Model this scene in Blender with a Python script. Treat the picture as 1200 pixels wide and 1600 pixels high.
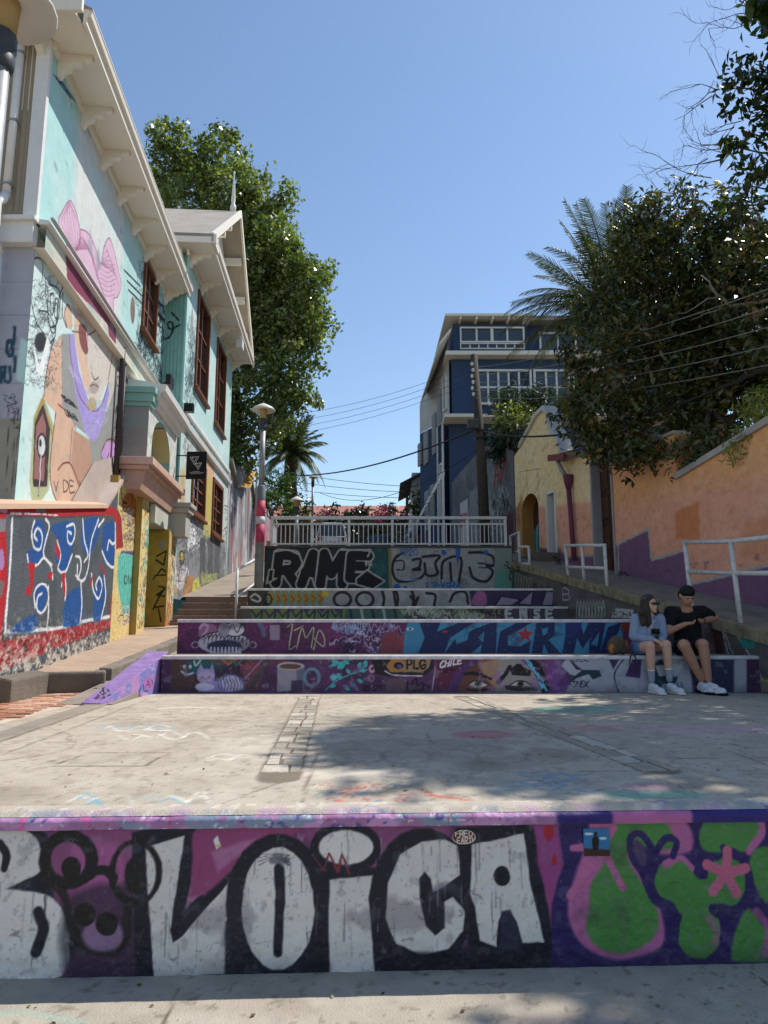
import bpy, math, random
import numpy as np
from mathutils import Vector, Matrix

# ------------------------------------------------------------------ scene, camera, sky, sun
scene = bpy.context.scene
for o in list(bpy.data.objects):
    bpy.data.objects.remove(o)
C = scene.collection
random.seed(7); RNG = np.random.default_rng(11)

F = 1100.0; TH = math.radians(9.0); CAMH = 1.55          # photo focal length in px, pitch, eye height
cam = bpy.data.cameras.new('camera'); cam_o = bpy.data.objects.new('camera', cam); C.objects.link(cam_o)
cam.sensor_fit = 'VERTICAL'; cam.sensor_height = 36.0; cam.lens = 36.0 * F / 1600.0
cam.clip_end = 2000; cam.clip_start = 0.05
cam_o.location = (0, 0, CAMH); cam_o.rotation_euler = (math.radians(90) + TH, 0, 0)
scene.camera = cam_o
scene.render.resolution_x = 768; scene.render.resolution_y = 1024

SUN = Vector((0.60, 0.33, 1.0)).normalized()
SUN_EL = math.asin(SUN.z); SUN_AZ = math.atan2(SUN.x, SUN.y)
world = bpy.data.worlds.new('World'); scene.world = world; world.use_nodes = True
wn = world.node_tree; wn.nodes.clear()
sky = wn.nodes.new('ShaderNodeTexSky'); sky.sky_type = 'NISHITA'; sky.sun_disc = False
sky.sun_elevation = SUN_EL; sky.sun_rotation = SUN_AZ
sky.altitude = 50; sky.air_density = 1.15; sky.dust_density = 0.25; sky.ozone_density = 1.4
bg = wn.nodes.new('ShaderNodeBackground'); bg.inputs['Strength'].default_value = 0.122
wo = wn.nodes.new('ShaderNodeOutputWorld')
hs = wn.nodes.new('ShaderNodeHueSaturation'); hs.inputs['Saturation'].default_value = 1.03
wn.links.new(sky.outputs[0], hs.inputs['Color']); wn.links.new(hs.outputs[0], bg.inputs[0]); wn.links.new(bg.outputs[0], wo.inputs[0])
sun = bpy.data.lights.new('sun', 'SUN'); sun.energy = 4.0; sun.angle = math.radians(0.53); sun.color = (1.0, 0.955, 0.89)
sun_o = bpy.data.objects.new('sun', sun); C.objects.link(sun_o)
sun_o.rotation_euler = SUN.to_track_quat('Z', 'Y').to_euler(); sun_o.location = (8, 6, 25)
vs = scene.view_settings
scene.display_settings.display_device = 'sRGB'
vs.view_transform = 'Standard'; vs.look = 'None'; vs.gamma = 1.0; vs.exposure = 0.45; vs.use_curve_mapping = False

# ------------------------------------------------------------------ pixel -> place helpers
ct, st = math.cos(TH), math.sin(TH)
def ray(u, v):
    x = (u - 600) / F; y = (800 - v) / F
    return x, ct - y * st, st + y * ct
def onY(u, v, Y):
    x, y, z = ray(u, v); return Vector((x / y * Y, Y, CAMH + z / y * Y))
def onZ(u, v, Z):
    x, y, z = ray(u, v); k = (Z - CAMH) / z; return Vector((x * k, y * k, Z))
class Frame:
    """vertical surface: X = a + b*s along Y=s; d = metres out of the surface (side=+1: towards +X)"""
    def __init__(self, a, b, side):
        self.a, self.b = a, b; n = math.hypot(1, b)
        self.N = (side * 1 / n, -side * b / n); self.side = side
    def W(self, s, d, z):
        return (self.a + self.b * s + self.N[0] * d, s + self.N[1] * d, z)
    def px(self, u, v, d=0):
        x, y, z = ray(u, v); n = math.hypot(1, self.b)
        k = (self.a + self.side * d * n) / (x - self.b * y)
        return (y * k - self.N[1] * d, CAMH + z * k)
class Front:
    """surface that faces the camera at Y = y0 (+ tilt*x); s = X, d towards the camera"""
    def __init__(self, y0, tilt=0.0): self.y0, self.t = y0, tilt
    def W(self, s, d, z): return (s, self.y0 + self.t * s - d, z)
    def px(self, u, v, d=0):
        x, y, z = ray(u, v); k = (self.y0 - d) / (y - self.t * x)
        return (x * k, CAMH + z * k)
class Floor:
    """level surface at height z0: s = X, second axis = Y, d up"""
    floor = True
    def __init__(self, z0): self.z0 = z0
    def W(self, s, d, z): return (s, z, self.z0 + d)
    def px(self, u, v, d=0):
        x, y, z = ray(u, v); k = (self.z0 + d - CAMH) / z
        return (x * k, y * k)
class World_:
    def W(self, s, d, z): return (s, d, z)
WF = World_()
FL = Frame(-4.137, -0.0674, 1)       # line of the left facades
FR = Frame(7.7, -0.18, -1)           # line of the right walls

# ------------------------------------------------------------------ colours and materials
def lin(c):
    if isinstance(c, str):
        c = c.lstrip('#'); c = c if len(c) == 6 else ''.join(k + k for k in c); c = [int(c[i:i + 2], 16) / 255 for i in (0, 2, 4)]
    return tuple(((x / 12.92) if x <= 0.04045 else ((x + 0.055) / 1.055) ** 2.4) for x in c)
def hexs(c):
    if isinstance(c, str):
        c = c.lstrip('#'); c = c if len(c) == 6 else ''.join(k + k for k in c); return np.array([int(c[i:i + 2], 16) / 255 for i in (0, 2, 4)])
    return np.array(c, float)
MATS = {}
def mat(name, col, rough=0.8, var=0.12, scale=2.0, bump=0.15, bscale=35.0, spec=0.3, metal=0.0, dirt=None, dirt_amt=0.35, dirt_scale=1.2, attr=None):
    """node material: base colour with two noise layers, optional dirt colour, fine bump; attr = colour attribute name"""
    if name in MATS: return MATS[name]
    m = bpy.data.materials.new(name); m.use_nodes = True; MATS[name] = m
    nt = m.node_tree; N = nt.nodes; L = nt.links; b = N['Principled BSDF']
    tc = N.new('ShaderNodeTexCoord')
    n1 = N.new('ShaderNodeTexNoise'); n1.inputs['Scale'].default_value = scale; n1.inputs['Detail'].default_value = 6; n1.inputs['Roughness'].default_value = 0.62
    L.new(tc.outputs['Object'], n1.inputs['Vector'])
    mr = N.new('ShaderNodeMapRange'); mr.inputs[1].default_value = 0.25; mr.inputs[2].default_value = 0.75
    mr.inputs[3].default_value = 1 - var; mr.inputs[4].default_value = 1 + var
    L.new(n1.outputs['Fac'], mr.inputs[0])
    mul = N.new('ShaderNodeMix'); mul.data_type = 'RGBA'; mul.blend_type = 'MULTIPLY'; mul.inputs[0].default_value = 1.0
    if attr:
        at = N.new('ShaderNodeAttribute'); at.attribute_name = attr; L.new(at.outputs['Color'], mul.inputs[6])
    else:
        mul.inputs[6].default_value = (*lin(col), 1)
    L.new(mr.outputs[0], mul.inputs[7])
    out = mul.outputs[2]
    if dirt is not None:
        n3 = N.new('ShaderNodeTexNoise'); n3.inputs['Scale'].default_value = dirt_scale; n3.inputs['Detail'].default_value = 8; n3.inputs['Roughness'].default_value = 0.7
        L.new(tc.outputs['Object'], n3.inputs['Vector'])
        r = N.new('ShaderNodeMapRange'); r.inputs[1].default_value = 0.48; r.inputs[2].default_value = 0.72; r.inputs[3].default_value = 0; r.inputs[4].default_value = dirt_amt
        L.new(n3.outputs['Fac'], r.inputs[0])
        mx = N.new('ShaderNodeMix'); mx.data_type = 'RGBA'; L.new(r.outputs[0], mx.inputs[0]); L.new(out, mx.inputs[6]); mx.inputs[7].default_value = (*lin(dirt), 1)
        out = mx.outputs[2]
    L.new(out, b.inputs['Base Color'])
    b.inputs['Roughness'].default_value = rough; b.inputs['Specular IOR Level'].default_value = spec; b.inputs['Metallic'].default_value = metal
    if bump:
        n2 = N.new('ShaderNodeTexNoise'); n2.inputs['Scale'].default_value = bscale; n2.inputs['Detail'].default_value = 5
        L.new(tc.outputs['Object'], n2.inputs['Vector'])
        bp = N.new('ShaderNodeBump'); bp.inputs['Strength'].default_value = bump; bp.inputs['Distance'].default_value = 0.02
        L.new(n2.outputs['Fac'], bp.inputs['Height']); L.new(bp.outputs[0], b.inputs['Normal'])
    return m
def leaf_mat(name, attr='Col', rough=0.45, trans=0.3, spec=0.4):
    m = bpy.data.materials.new(name); m.use_nodes = True
    nt = m.node_tree; N = nt.nodes; L = nt.links; b = N['Principled BSDF']; o = N['Material Output']
    at = N.new('ShaderNodeAttribute'); at.attribute_name = attr
    L.new(at.outputs['Color'], b.inputs['Base Color']); b.inputs['Roughness'].default_value = rough; b.inputs['Specular IOR Level'].default_value = spec
    tr = N.new('ShaderNodeBsdfTranslucent')
    g = N.new('ShaderNodeMix'); g.data_type = 'RGBA'; g.blend_type = 'MULTIPLY'; g.inputs[0].default_value = 1; L.new(at.outputs['Color'], g.inputs[6]); g.inputs[7].default_value = (1.6, 1.7, 0.6, 1)
    L.new(g.outputs[2], tr.inputs['Color'])
    mx = N.new('ShaderNodeMixShader'); mx.inputs[0].default_value = trans
    L.new(b.outputs[0], mx.inputs[1]); L.new(tr.outputs[0], mx.inputs[2]); L.new(mx.outputs[0], o.inputs['Surface'])
    return m
def glass_mat(name, col='#0d1418', rough=0.06):
    m = bpy.data.materials.new(name); m.use_nodes = True; b = m.node_tree.nodes['Principled BSDF']
    b.inputs['Base Color'].default_value = (*lin(col), 1); b.inputs['Roughness'].default_value = rough; b.inputs['Specular IOR Level'].default_value = 0.8
    MATS[name] = m; return m

# ------------------------------------------------------------------ objects
WLOC = {}
def tag(o, label=None, cat=None, group=None, kind=None):
    if label: o['label'] = label
    if cat: o['category'] = cat
    if group: o['group'] = group
    if kind: o['kind'] = kind
    return o
def thing(name, label, cat, loc=(0, 0, 0), group=None):
    o = bpy.data.objects.new(name, None); C.objects.link(o); o.location = loc; o.empty_display_size = 0.2
    WLOC[o.name] = Vector(loc); return tag(o, label, cat, group)
class B:
    """collects shapes (in world metres) and builds ONE mesh object"""
    def __init__(self): self.v = []; self.f = []; self.c = None
    def add(self, vs_, fs):
        n = len(self.v); self.v += [tuple(p) for p in vs_]; self.f += [tuple(i + n for i in q) for q in fs]; return self
    def box(self, s0, s1, d0, d1, z0, z1, fr=WF):
        P = [fr.W(s, d, z) for z in (z0, z1) for d in (d0, d1) for s in (s0, s1)]
        return self.add(P, [(0, 1, 3, 2), (4, 6, 7, 5), (0, 4, 5, 1), (2, 3, 7, 6), (0, 2, 6, 4), (1, 5, 7, 3)])
    def hexa(self, P):
        """8 corners: bottom 4 in ring order, top 4 in ring order"""
        return self.add(P, [(3, 2, 1, 0), (4, 5, 6, 7), (0, 1, 5, 4), (1, 2, 6, 5), (2, 3, 7, 6), (3, 0, 4, 7)])
    def prism(self, poly, d0, d1, fr=WF):
        """polygon in (s,z), extruded along d"""
        n = len(poly); P = [fr.W(s, d0, z) for s, z in poly] + [fr.W(s, d1, z) for s, z in poly]
        fs = [tuple(range(n)), tuple(range(2 * n - 1, n - 1, -1))] + [(i, i + n, (i + 1) % n + n, (i + 1) % n) for i in range(n)]
        return self.add(P, fs)
    def profile(self, prof, s0, s1, fr=WF):
        """profile in (d,z), swept along s"""
        n = len(prof); P = [fr.W(s0, d, z) for d, z in prof] + [fr.W(s1, d, z) for d, z in prof]
        fs = [tuple(range(n)), tuple(range(2 * n - 1, n - 1, -1))] + [(i, i + n, (i + 1) % n + n, (i + 1) % n) for i in range(n)]
        return self.add(P, fs)
    def slab(self, ring, h):
        """3D ring of points, thickened downwards by h"""
        n = len(ring); P = [tuple(p) for p in ring] + [(p[0], p[1], p[2] - h) for p in ring]
        return self.add(P, [tuple(range(n)), tuple(range(2 * n - 1, n - 1, -1))] + [(i, i + n, (i + 1) % n + n, (i + 1) % n) for i in range(n)])
    def tube(self, pts, r, n=8, r2=None, cap=True):
        pts = [Vector(p) for p in pts]; m = len(pts)
        if not isinstance(r, (list, tuple)):
            r = [r + ((r2 if r2 is not None else r) - r) * i / max(1, m - 1) for i in range(m)]
        V = []; up = None
        for i, p in enumerate(pts):
            t = (pts[min(i + 1, m - 1)] - pts[max(i - 1, 0)])
            t = t.normalized() if t.length > 1e-9 else Vector((0, 0, 1))
            if up is None:
                a = Vector((0, 0, 1)) if abs(t.z) < 0.9 else Vector((1, 0, 0)); up = (a - t * a.dot(t)).normalized()
            else:
                up = up - t * up.dot(t); up = up.normalized() if up.length > 1e-6 else t.orthogonal().normalized()
            w = t.cross(up)
            V += [p + (up * math.cos(2 * math.pi * k / n) + w * math.sin(2 * math.pi * k / n)) * r[i] for k in range(n)]
        fs = [(i * n + k, i * n + (k + 1) % n, (i + 1) * n + (k + 1) % n, (i + 1) * n + k) for i in range(m - 1) for k in range(n)]
        if cap: fs += [tuple(range(n - 1, -1, -1)), tuple((m - 1) * n + k for k in range(n))]
        return self.add(V, fs)
    def lathe(self, prof, c=(0, 0, 0), n=16, sx=1, sy=1):
        """(r,z) profile about vertical axis through c"""
        V = []
        for r, z in prof:
            V += [(c[0] + r * sx * math.cos(2 * math.pi * k / n), c[1] + r * sy * math.sin(2 * math.pi * k / n), c[2] + z) for k in range(n)]
        m = len(prof)
        fs = [(i * n + k, i * n + (k + 1) % n, (i + 1) * n + (k + 1) % n, (i + 1) * n + k) for i in range(m - 1) for k in range(n)]
        fs += [tuple(range(n - 1, -1, -1)), tuple((m - 1) * n + k for k in range(n))]
        return self.add(V, fs)
    def ball(self, c, r, n=10, R=None):
        rx, ry, rz = (r, r, r) if not isinstance(r, (tuple, list)) else r
        V = [(0, 0, -1)]; fs = []
        k = n // 2
        for i in range(1, k):
            a = -math.pi / 2 + math.pi * i / k
            V += [(math.cos(a) * math.cos(2 * math.pi * j / n), math.cos(a) * math.sin(2 * math.pi * j / n), math.sin(a)) for j in range(n)]
        V.append((0, 0, 1)); e = len(V) - 1
        fs += [(0, 1 + (j + 1) % n, 1 + j) for j in range(n)]
        fs += [(1 + i * n + j, 1 + i * n + (j + 1) % n, 1 + (i + 1) * n + (j + 1) % n, 1 + (i + 1) * n + j) for i in range(k - 2) for j in range(n)]
        fs += [(e, 1 + (k - 2) * n + j, 1 + (k - 2) * n + (j + 1) % n) for j in range(n)]
        Q = [Vector((x * rx, y * ry, z * rz)) for x, y, z in V]
        if R is not None: Q = [R @ q for q in Q]
        return self.add([Vector(c) + q for q in Q], fs)
    def build(self, name, m, parent=None, smooth=False, bevel=0.0, col=None, fix=False):
        off = WLOC.get(parent.name, Vector((0, 0, 0))) if parent else Vector((0, 0, 0))
        me = bpy.data.meshes.new(name)
        vv = np.array(self.v, dtype=np.float64) - np.array(off)
        me.from_pydata(vv.tolist(), [], self.f); me.update()
        if fix:
            import bmesh
            bm = bmesh.new(); bm.from_mesh(me); bmesh.ops.recalc_face_normals(bm, faces=bm.faces); bm.to_mesh(me); bm.free()
        o = bpy.data.objects.new(name, me); C.objects.link(o)
        if m is not None: me.materials.append(m)
        if smooth: me.polygons.foreach_set('use_smooth', [True] * len(me.polygons))
        if col is not None:
            a = me.color_attributes.new('Col', 'FLOAT_COLOR', 'POINT')
            a.data.foreach_set('color', np.concatenate([np.asarray(col, np.float32), np.ones((len(col), 1), np.float32)], 1).ravel())
        if parent: o.parent = parent; WLOC[o.name] = off
        if bevel:
            bv = o.modifiers.new('bevel', 'BEVEL'); bv.width = bevel; bv.segments = 2; bv.limit_method = 'ANGLE'
        return o
def raw_mesh(name, V, Fq, m, parent=None, col=None, smooth=False):
    """fast path: numpy verts (n,3), quads (k,4) or tris (k,3)"""
    off = np.array(WLOC.get(parent.name, Vector((0, 0, 0)))) if parent else np.zeros(3)
    V = (np.asarray(V, np.float64) - off).astype(np.float32); Fq = np.asarray(Fq, np.int32)
    me = bpy.data.meshes.new(name); k = Fq.shape[1]
    me.vertices.add(len(V)); me.vertices.foreach_set('co', V.ravel())
    me.loops.add(Fq.size); me.loops.foreach_set('vertex_index', Fq.ravel())
    me.polygons.add(len(Fq)); me.polygons.foreach_set('loop_start', np.arange(0, Fq.size, k, dtype=np.int32))
    me.polygons.foreach_set('loop_total', np.full(len(Fq), k, np.int32))
    if smooth: me.polygons.foreach_set('use_smooth', np.ones(len(Fq), bool))
    me.update(calc_edges=True)
    if col is not None:
        a = me.color_attributes.new('Col', 'FLOAT_COLOR', 'POINT')
        a.data.foreach_set('color', np.concatenate([np.asarray(col, np.float32), np.ones((len(V), 1), np.float32)], 1).ravel())
    o = bpy.data.objects.new(name, me); C.objects.link(o)
    if m is not None: me.materials.append(m)
    if parent: o.parent = parent; WLOC[o.name] = Vector(off)
    return o
def copy_tree(o, parent=None):
    c = o.copy(); C.objects.link(c); c.parent = parent
    for ch in list(o.children): copy_tree(ch, c)
    return c

# ------------------------------------------------------------------ painted surfaces: paint laid down stroke by stroke on a fine grid
GLY = dict(A='0,0 .32,1 .64,0|.12,.38 .52,.38', B='0,0 0,1 .42,.97 .5,.78 .4,.56 0,.52|.4,.54 .58,.3 .45,.02 0,0', C='.58,.85 .35,1 .08,.8 0,.45 .12,.1 .38,0 .6,.15',
 D='0,0 0,1 .35,.95 .58,.65 .55,.3 .35,.03 0,0', E='.52,1 0,1 0,0 .55,0|0,.52 .42,.52', F='.52,1 0,1 0,0|0,.52 .4,.52', G='.58,.85 .3,1 .05,.75 0,.4 .15,.05 .4,0 .58,.15 .58,.45 .35,.45',
 H='0,0 0,1|.56,0 .56,1|0,.5 .56,.5', I='.1,0 .1,1', J='.45,1 .45,.25 .3,0 .1,.03 0,.25', K='0,0 0,1|.55,1 0,.45 .6,0', L='0,1 0,0 .5,0', M='0,0 .08,1 .38,.35 .68,1 .76,0',
 N='0,0 0,1 .55,0 .55,1', O='.3,0 .05,.2 0,.55 .12,.9 .32,1 .55,.85 .62,.5 .52,.12 .3,0', P='0,0 0,1 .42,.96 .52,.72 .4,.48 0,.44', Q='.3,0 .05,.2 0,.55 .12,.9 .32,1 .55,.85 .62,.5 .52,.12 .3,0|.4,.25 .65,-.08',
 R='0,0 0,1 .42,.96 .52,.74 .4,.5 0,.46|.25,.46 .58,0', S='.55,.88 .3,1 .06,.86 .1,.62 .42,.46 .55,.25 .4,.03 .18,0 0,.14', T='.3,0 .3,1|0,1 .6,1', U='0,1 .02,.25 .2,0 .4,.02 .55,.25 .57,1',
 V='0,1 .3,0 .6,1', W='0,1 .15,0 .38,.7 .6,0 .76,1', X='0,0 .58,1|0,1 .58,0', Y='0,1 .3,.5 .6,1|.3,.5 .3,0', Z='0,1 .55,1 0,0 .58,0')
GLY.update({'0': GLY['O'], '1': '0,.8 .2,1 .2,0', '2': '0,.8 .2,1 .5,.9 .48,.6 0,0 .55,0', '3': '0,.9 .3,1 .5,.78 .2,.53 .52,.3 .3,0 0,.1', '5': '.5,1 .08,1 .04,.58 .35,.62 .54,.35 .35,0 0,.06', '8': '.28,.53 .05,.75 .25,1 .5,.78 .28,.53 .0,.27 .27,0 .56,.27 .28,.53',
 '9': '.5,.7 .25,.48 .03,.72 .25,1 .5,.75 .45,.3 .3,0', '6': '.45,1 .1,.6 .02,.25 .28,0 .52,.25 .3,.5 .04,.3', '7': '0,1 .55,1 .2,0', '4': '.45,0 .45,1 0,.35 .6,.35', '.': '.1,0 .14,.05', '-': '0,.5 .4,.5', '*': '.3,.1 .3,.9|0,.3 .6,.7|0,.7 .6,.3', ' ': '', '!': '.1,1 .1,.3|.1,.08 .1,0', ':': '.1,.7 .1,.75|.1,.2 .1,.25', '?': '0,.85 .25,1 .5,.8 .3,.5 .28,.3|.28,.05 .28,0'})
def smooth_pts(p, k=6, closed=False):
    p = np.asarray(p, float)
    if len(p) < 3: return p
    q = np.vstack([p[-1], p, p[0], p[1]]) if closed else np.vstack([2 * p[0] - p[1], p, 2 * p[-1] - p[-2]])
    out = []
    for i in range(1, len(q) - 2):
        t = np.linspace(0, 1, k, endpoint=False)[:, None]
        a, b, c, d = q[i - 1], q[i], q[i + 1], q[i + 2]
        out.append(0.5 * (2 * b + (c - a) * t + (2 * a - 5 * b + 4 * c - d) * t ** 2 + (3 * b - a - 3 * c + d) * t ** 3))
    out = np.vstack(out)
    return out if closed else np.vstack([out, p[-1]])
def vnoise(ny, nx, cell, rng, octaves=3):
    out = np.zeros((ny, nx)); amp = 1; tot = 0
    for o in range(octaves):
        c = max(cell / 2 ** o, 1.0); gy, gx = int(ny / c) + 3, int(nx / c) + 3
        g = rng.random((gy, gx)); y = np.arange(ny) / c; x = np.arange(nx) / c
        y0 = y.astype(int); x0 = x.astype(int); fy = (y - y0)[:, None]; fx = (x - x0)[None]
        fy = fy * fy * (3 - 2 * fy); fx = fx * fx * (3 - 2 * fx)
        a = g[y0][:, x0]; b_ = g[y0][:, x0 + 1]; c_ = g[y0 + 1][:, x0]; d_ = g[y0 + 1][:, x0 + 1]
        out += amp * (a * (1 - fy) * (1 - fx) + b_ * (1 - fy) * fx + c_ * fy * (1 - fx) + d_ * fy * fx); tot += amp; amp *= 0.55
    return out / tot
class Canvas:
    def __init__(self, fr, s0, s1, z0, z1, rs, rz, base, d=0.0, seed=1, wob=0.006):
        self.fr, self.d = fr, d
        self.S = np.linspace(s0, s1, max(2, int(round((s1 - s0) / rs)) + 1)); self.Z = np.linspace(z0, z1, max(2, int(round((z1 - z0) / rz)) + 1))
        self.rs, self.rz = rs, rz; self.img = np.empty((len(self.Z), len(self.S), 3)); self.img[:] = hexs(base)
        self.rng = np.random.default_rng(seed); self.rnd = random.Random(seed)
        sh = (len(self.Z), len(self.S))
        self.wobn = (vnoise(*sh, 0.09 / rs, self.rng) - 0.5) * wob * 2
        self.grain = self.rng.random(sh)
    def m(self, pts, mode='px'):
        if mode == 'm': return np.asarray(pts, float)
        ox, oy, k = self.tf
        return np.array([self.fr.px(ox + u / k, oy + v / k, self.d) for u, v in pts])
    softk = 1.0
    tf = (0.0, 0.0, 1.0)                       # zoomed pixel coordinates: photo px = (ox + u/k, oy + v/k)
    def mpp(self, u, v):
        ox, oy, k = self.tf; u = ox + u / k; v = oy + v / k
        if getattr(self.fr, 'floor', False): return abs(self.fr.px(u, v, self.d)[0] - self.fr.px(u + 1, v, self.d)[0]) / k
        return abs(self.fr.px(u, v, self.d)[1] - self.fr.px(u, v + 1, self.d)[1]) / k
    def _win(self, q, pad):
        i0 = np.searchsorted(self.S, q[:, 0].min() - pad); i1 = np.searchsorted(self.S, q[:, 0].max() + pad)
        j0 = np.searchsorted(self.Z, q[:, 1].min() - pad); j1 = np.searchsorted(self.Z, q[:, 1].max() + pad)
        return i0, i1, j0, j1
    def _dist(self, q, w, closed):
        X, Y = np.meshgrid(self.S[w[0]:w[1]], self.Z[w[2]:w[3]])
        D = np.full(X.shape, 1e9); n = len(q)
        for i in range(n if closed else n - 1):
            a = q[i]; b = q[(i + 1) % n]; ab = b - a; L2 = ab @ ab + 1e-12
            t = np.clip(((X - a[0]) * ab[0] + (Y - a[1]) * ab[1]) / L2, 0, 1)
            D = np.minimum(D, (X - a[0] - t * ab[0]) ** 2 + (Y - a[1] - t * ab[1]) ** 2)
        return np.sqrt(D), X, Y
    def _blend(self, w, al, col, grain=0.0):
        if grain: al = al * (1 - grain * (self.grain[w[2]:w[3], w[0]:w[1]] > 0.55))
        v = self.img[w[2]:w[3], w[0]:w[1]]; v += (hexs(col) - v) * al[..., None]
    def stroke(self, pts, width, col, soft=1.0, closed=False, sm=True, alpha=1.0, mode='px', grain=0.0, drips=0):
        p = np.asarray(pts, float)
        if sm and len(p) > 2: p = smooth_pts(p, 5, closed)
        q = self.m(p, mode)
        k = 1.0 if mode == 'm' else self.mpp(*np.mean(p, axis=0))
        hw = width * k / 2; sf = max(soft * k * self.softk, 0.6 * min(self.rs, self.rz))
        w = self._win(q, hw + sf + 0.02)
        if w[1] <= w[0] or w[3] <= w[2]: return
        D, X, Y = self._dist(q, w, closed)
        D = D + self.wobn[w[2]:w[3], w[0]:w[1]]
        self._blend(w, np.clip((hw - D) / sf + 0.5, 0, 1) * alpha, col, grain)
        for _ in range(drips):
            c = q[self.rnd.randrange(len(q))]; l = self.rnd.uniform(.04, .16)
            self.stroke([(c[0], c[1]), (c[0] + self.rnd.uniform(-.003, .003), c[1] - l)], max(hw * .35, .006), col, soft=.004, sm=False, mode='m', alpha=alpha * .9)
    def poly(self, pts, col, soft=1.0, sm=False, alpha=1.0, mode='px', grain=0.0, k=5):
        p = np.asarray(pts, float)
        if sm: p = smooth_pts(p, k, True)
        q = self.m(p, mode); kk = 1.0 if mode == 'm' else self.mpp(*np.mean(p, axis=0))
        sf = max(soft * kk * self.softk, 0.6 * min(self.rs, self.rz)); w = self._win(q, sf + 0.02)
        if w[1] <= w[0] or w[3] <= w[2]: return
        D, X, Y = self._dist(q, w, True); ins = np.zeros(X.shape, bool); n = len(q)
        for i in range(n):
            a = q[i]; b = q[(i + 1) % n]
            if a[1] == b[1]: continue
            ins ^= ((a[1] > Y) != (b[1] > Y)) & (X < (b[0] - a[0]) * (Y - a[1]) / (b[1] - a[1]) + a[0])
        sd = np.where(ins, D, -D) - self.wobn[w[2]:w[3], w[0]:w[1]]
        self._blend(w, np.clip(sd / sf + 0.5, 0, 1) * alpha, col, grain)
    def ell(self, c, rx, ry, col, soft=1.0, width=None, rot=0, alpha=1.0, mode='px', n=22, **kw):
        t = np.linspace(0, 2 * np.pi, n, endpoint=False); x = rx * np.cos(t); y = ry * np.sin(t)
        cr, sr = math.cos(rot), math.sin(rot); pts = np.stack([c[0] + x * cr - y * sr, c[1] + x * sr + y * cr], 1)
        if width: self.stroke(pts, width, col, soft, True, False, alpha, mode, **kw)
        else: self.poly(pts, col, soft, False, alpha, mode, **kw)
    def text(self, s, u, v, h, width, col, soft=0.7, slant=0.0, rot=0.0, sp=0.22, sx=1.0, alpha=1.0, mode='px', jit=0.06, sm=True, out=None, grain=0.0):
        """stroke lettering; (u,v) is the lower-left corner in photo pixels (v downwards) or metres"""
        sg = 1 if mode == 'm' else -1; segs = []; x = 0
        for ch in s:
            g = GLY.get(ch.upper(), ''); wmax = 0.3
            for part in g.split('|'):
                if not part: continue
                P = [tuple(map(float, t.split(','))) for t in part.split()]
                wmax = max(wmax, max(a for a, b in P))
                Q = []
                for a, b in P:
                    a += self.rnd.uniform(-jit, jit); b += self.rnd.uniform(-jit, jit)
                    xx = (x + a + slant * b) * h * sx; yy = b * h
                    Q.append((u + xx * math.cos(rot) - sg * 0 + (-yy * math.sin(rot) if mode == 'm' else yy * math.sin(rot)) , v + sg * (yy * math.cos(rot) + xx * math.sin(rot))))
                segs.append(Q)
            x += wmax + sp
        if out:
            for Q in segs: self.stroke(Q, width + 2 * out[1], out[0], soft, False, sm and len(Q) > 3, alpha, mode)
        for Q in segs: self.stroke(Q, width, col, soft, False, sm and len(Q) > 3, alpha, mode, grain)
    def scribble(self, box, n, col, width, soft=0.6, mode='px', alpha=0.9, size=14, cols=None):
        """a field of small tags: quick letter-like squiggles inside box"""
        r = self.rnd
        for _ in range(n):
            cx = r.uniform(box[0], box[2]); cy = r.uniform(box[1], box[3]); k = size * r.uniform(.5, 1.4); ang = r.uniform(-.3, .3)
            pts = [(cx, cy)]
            for i in range(r.randint(4, 8)):
                pts.append((pts[-1][0] + k * r.uniform(.05, .45), cy + k * r.uniform(-.6, .6) + ang * k * i * .2))
            self.stroke(pts, width * r.uniform(.7, 1.3), (cols[r.randrange(len(cols))] if cols else col), soft, alpha=alpha, mode=mode)
    def blotch(self, col, cell, thr, soft=0.08, alpha=1.0, zr=None, octaves=4, box=None):
        n = vnoise(len(self.Z), len(self.S), cell / self.rs, self.rng, octaves)
        a = np.clip((n - thr) / soft, 0, 1) * alpha
        if zr is not None: a = a * np.clip((zr[1] - self.Z) / max(zr[1] - zr[0], 1e-6), 0, 1)[:, None]
        if box is not None:
            a = a * ((self.Z >= box[1]) & (self.Z <= box[3]))[:, None] * ((self.S >= box[0]) & (self.S <= box[2]))[None]
        self.img += (hexs(col) - self.img) * a[..., None]
    def build(self, name, m, parent, mask=None, dfun=None):
        """grid mesh at offset d (plus dfun(S,Z) relief)"""
        S, Z = np.meshgrid(self.S, self.Z); D = np.full(S.shape, self.d)
        if dfun is not None: D = D + dfun(S, Z)
        x, y, z = self.fr.W(S, D, Z); V = np.stack([x + 0 * S, y + 0 * S, z], -1).reshape(-1, 3)
        ny, nx = S.shape; i = np.arange(ny * nx).reshape(ny, nx)
        Fq = np.stack([i[:-1, :-1], i[:-1, 1:], i[1:, 1:], i[1:, :-1]], -1).reshape(-1, 4)
        if mask is not None:
            cs = (S[:-1, :-1] + S[1:, 1:]) / 2; cz = (Z[:-1, :-1] + Z[1:, 1:]) / 2
            Fq = Fq[mask(cs, cz).ravel()]
            used = np.zeros(len(V), bool); used[Fq.ravel()] = True; re = np.cumsum(used) - 1
            V = V[used]; Fq = re[Fq]
        else: used = slice(None)
        c = np.clip(self.img, 0, 1).reshape(-1, 3)[used]
        c = np.where(c <= 0.04045, c / 12.92, ((c + 0.055) / 1.055) ** 2.4)
        return raw_mesh(name, V, Fq, m, parent, c)
M_PAINT = mat('painted_wall', '#ffffff', rough=0.6, var=0.10, scale=5, bump=0.22, bscale=28, spec=0.35, attr='Col')
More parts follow.
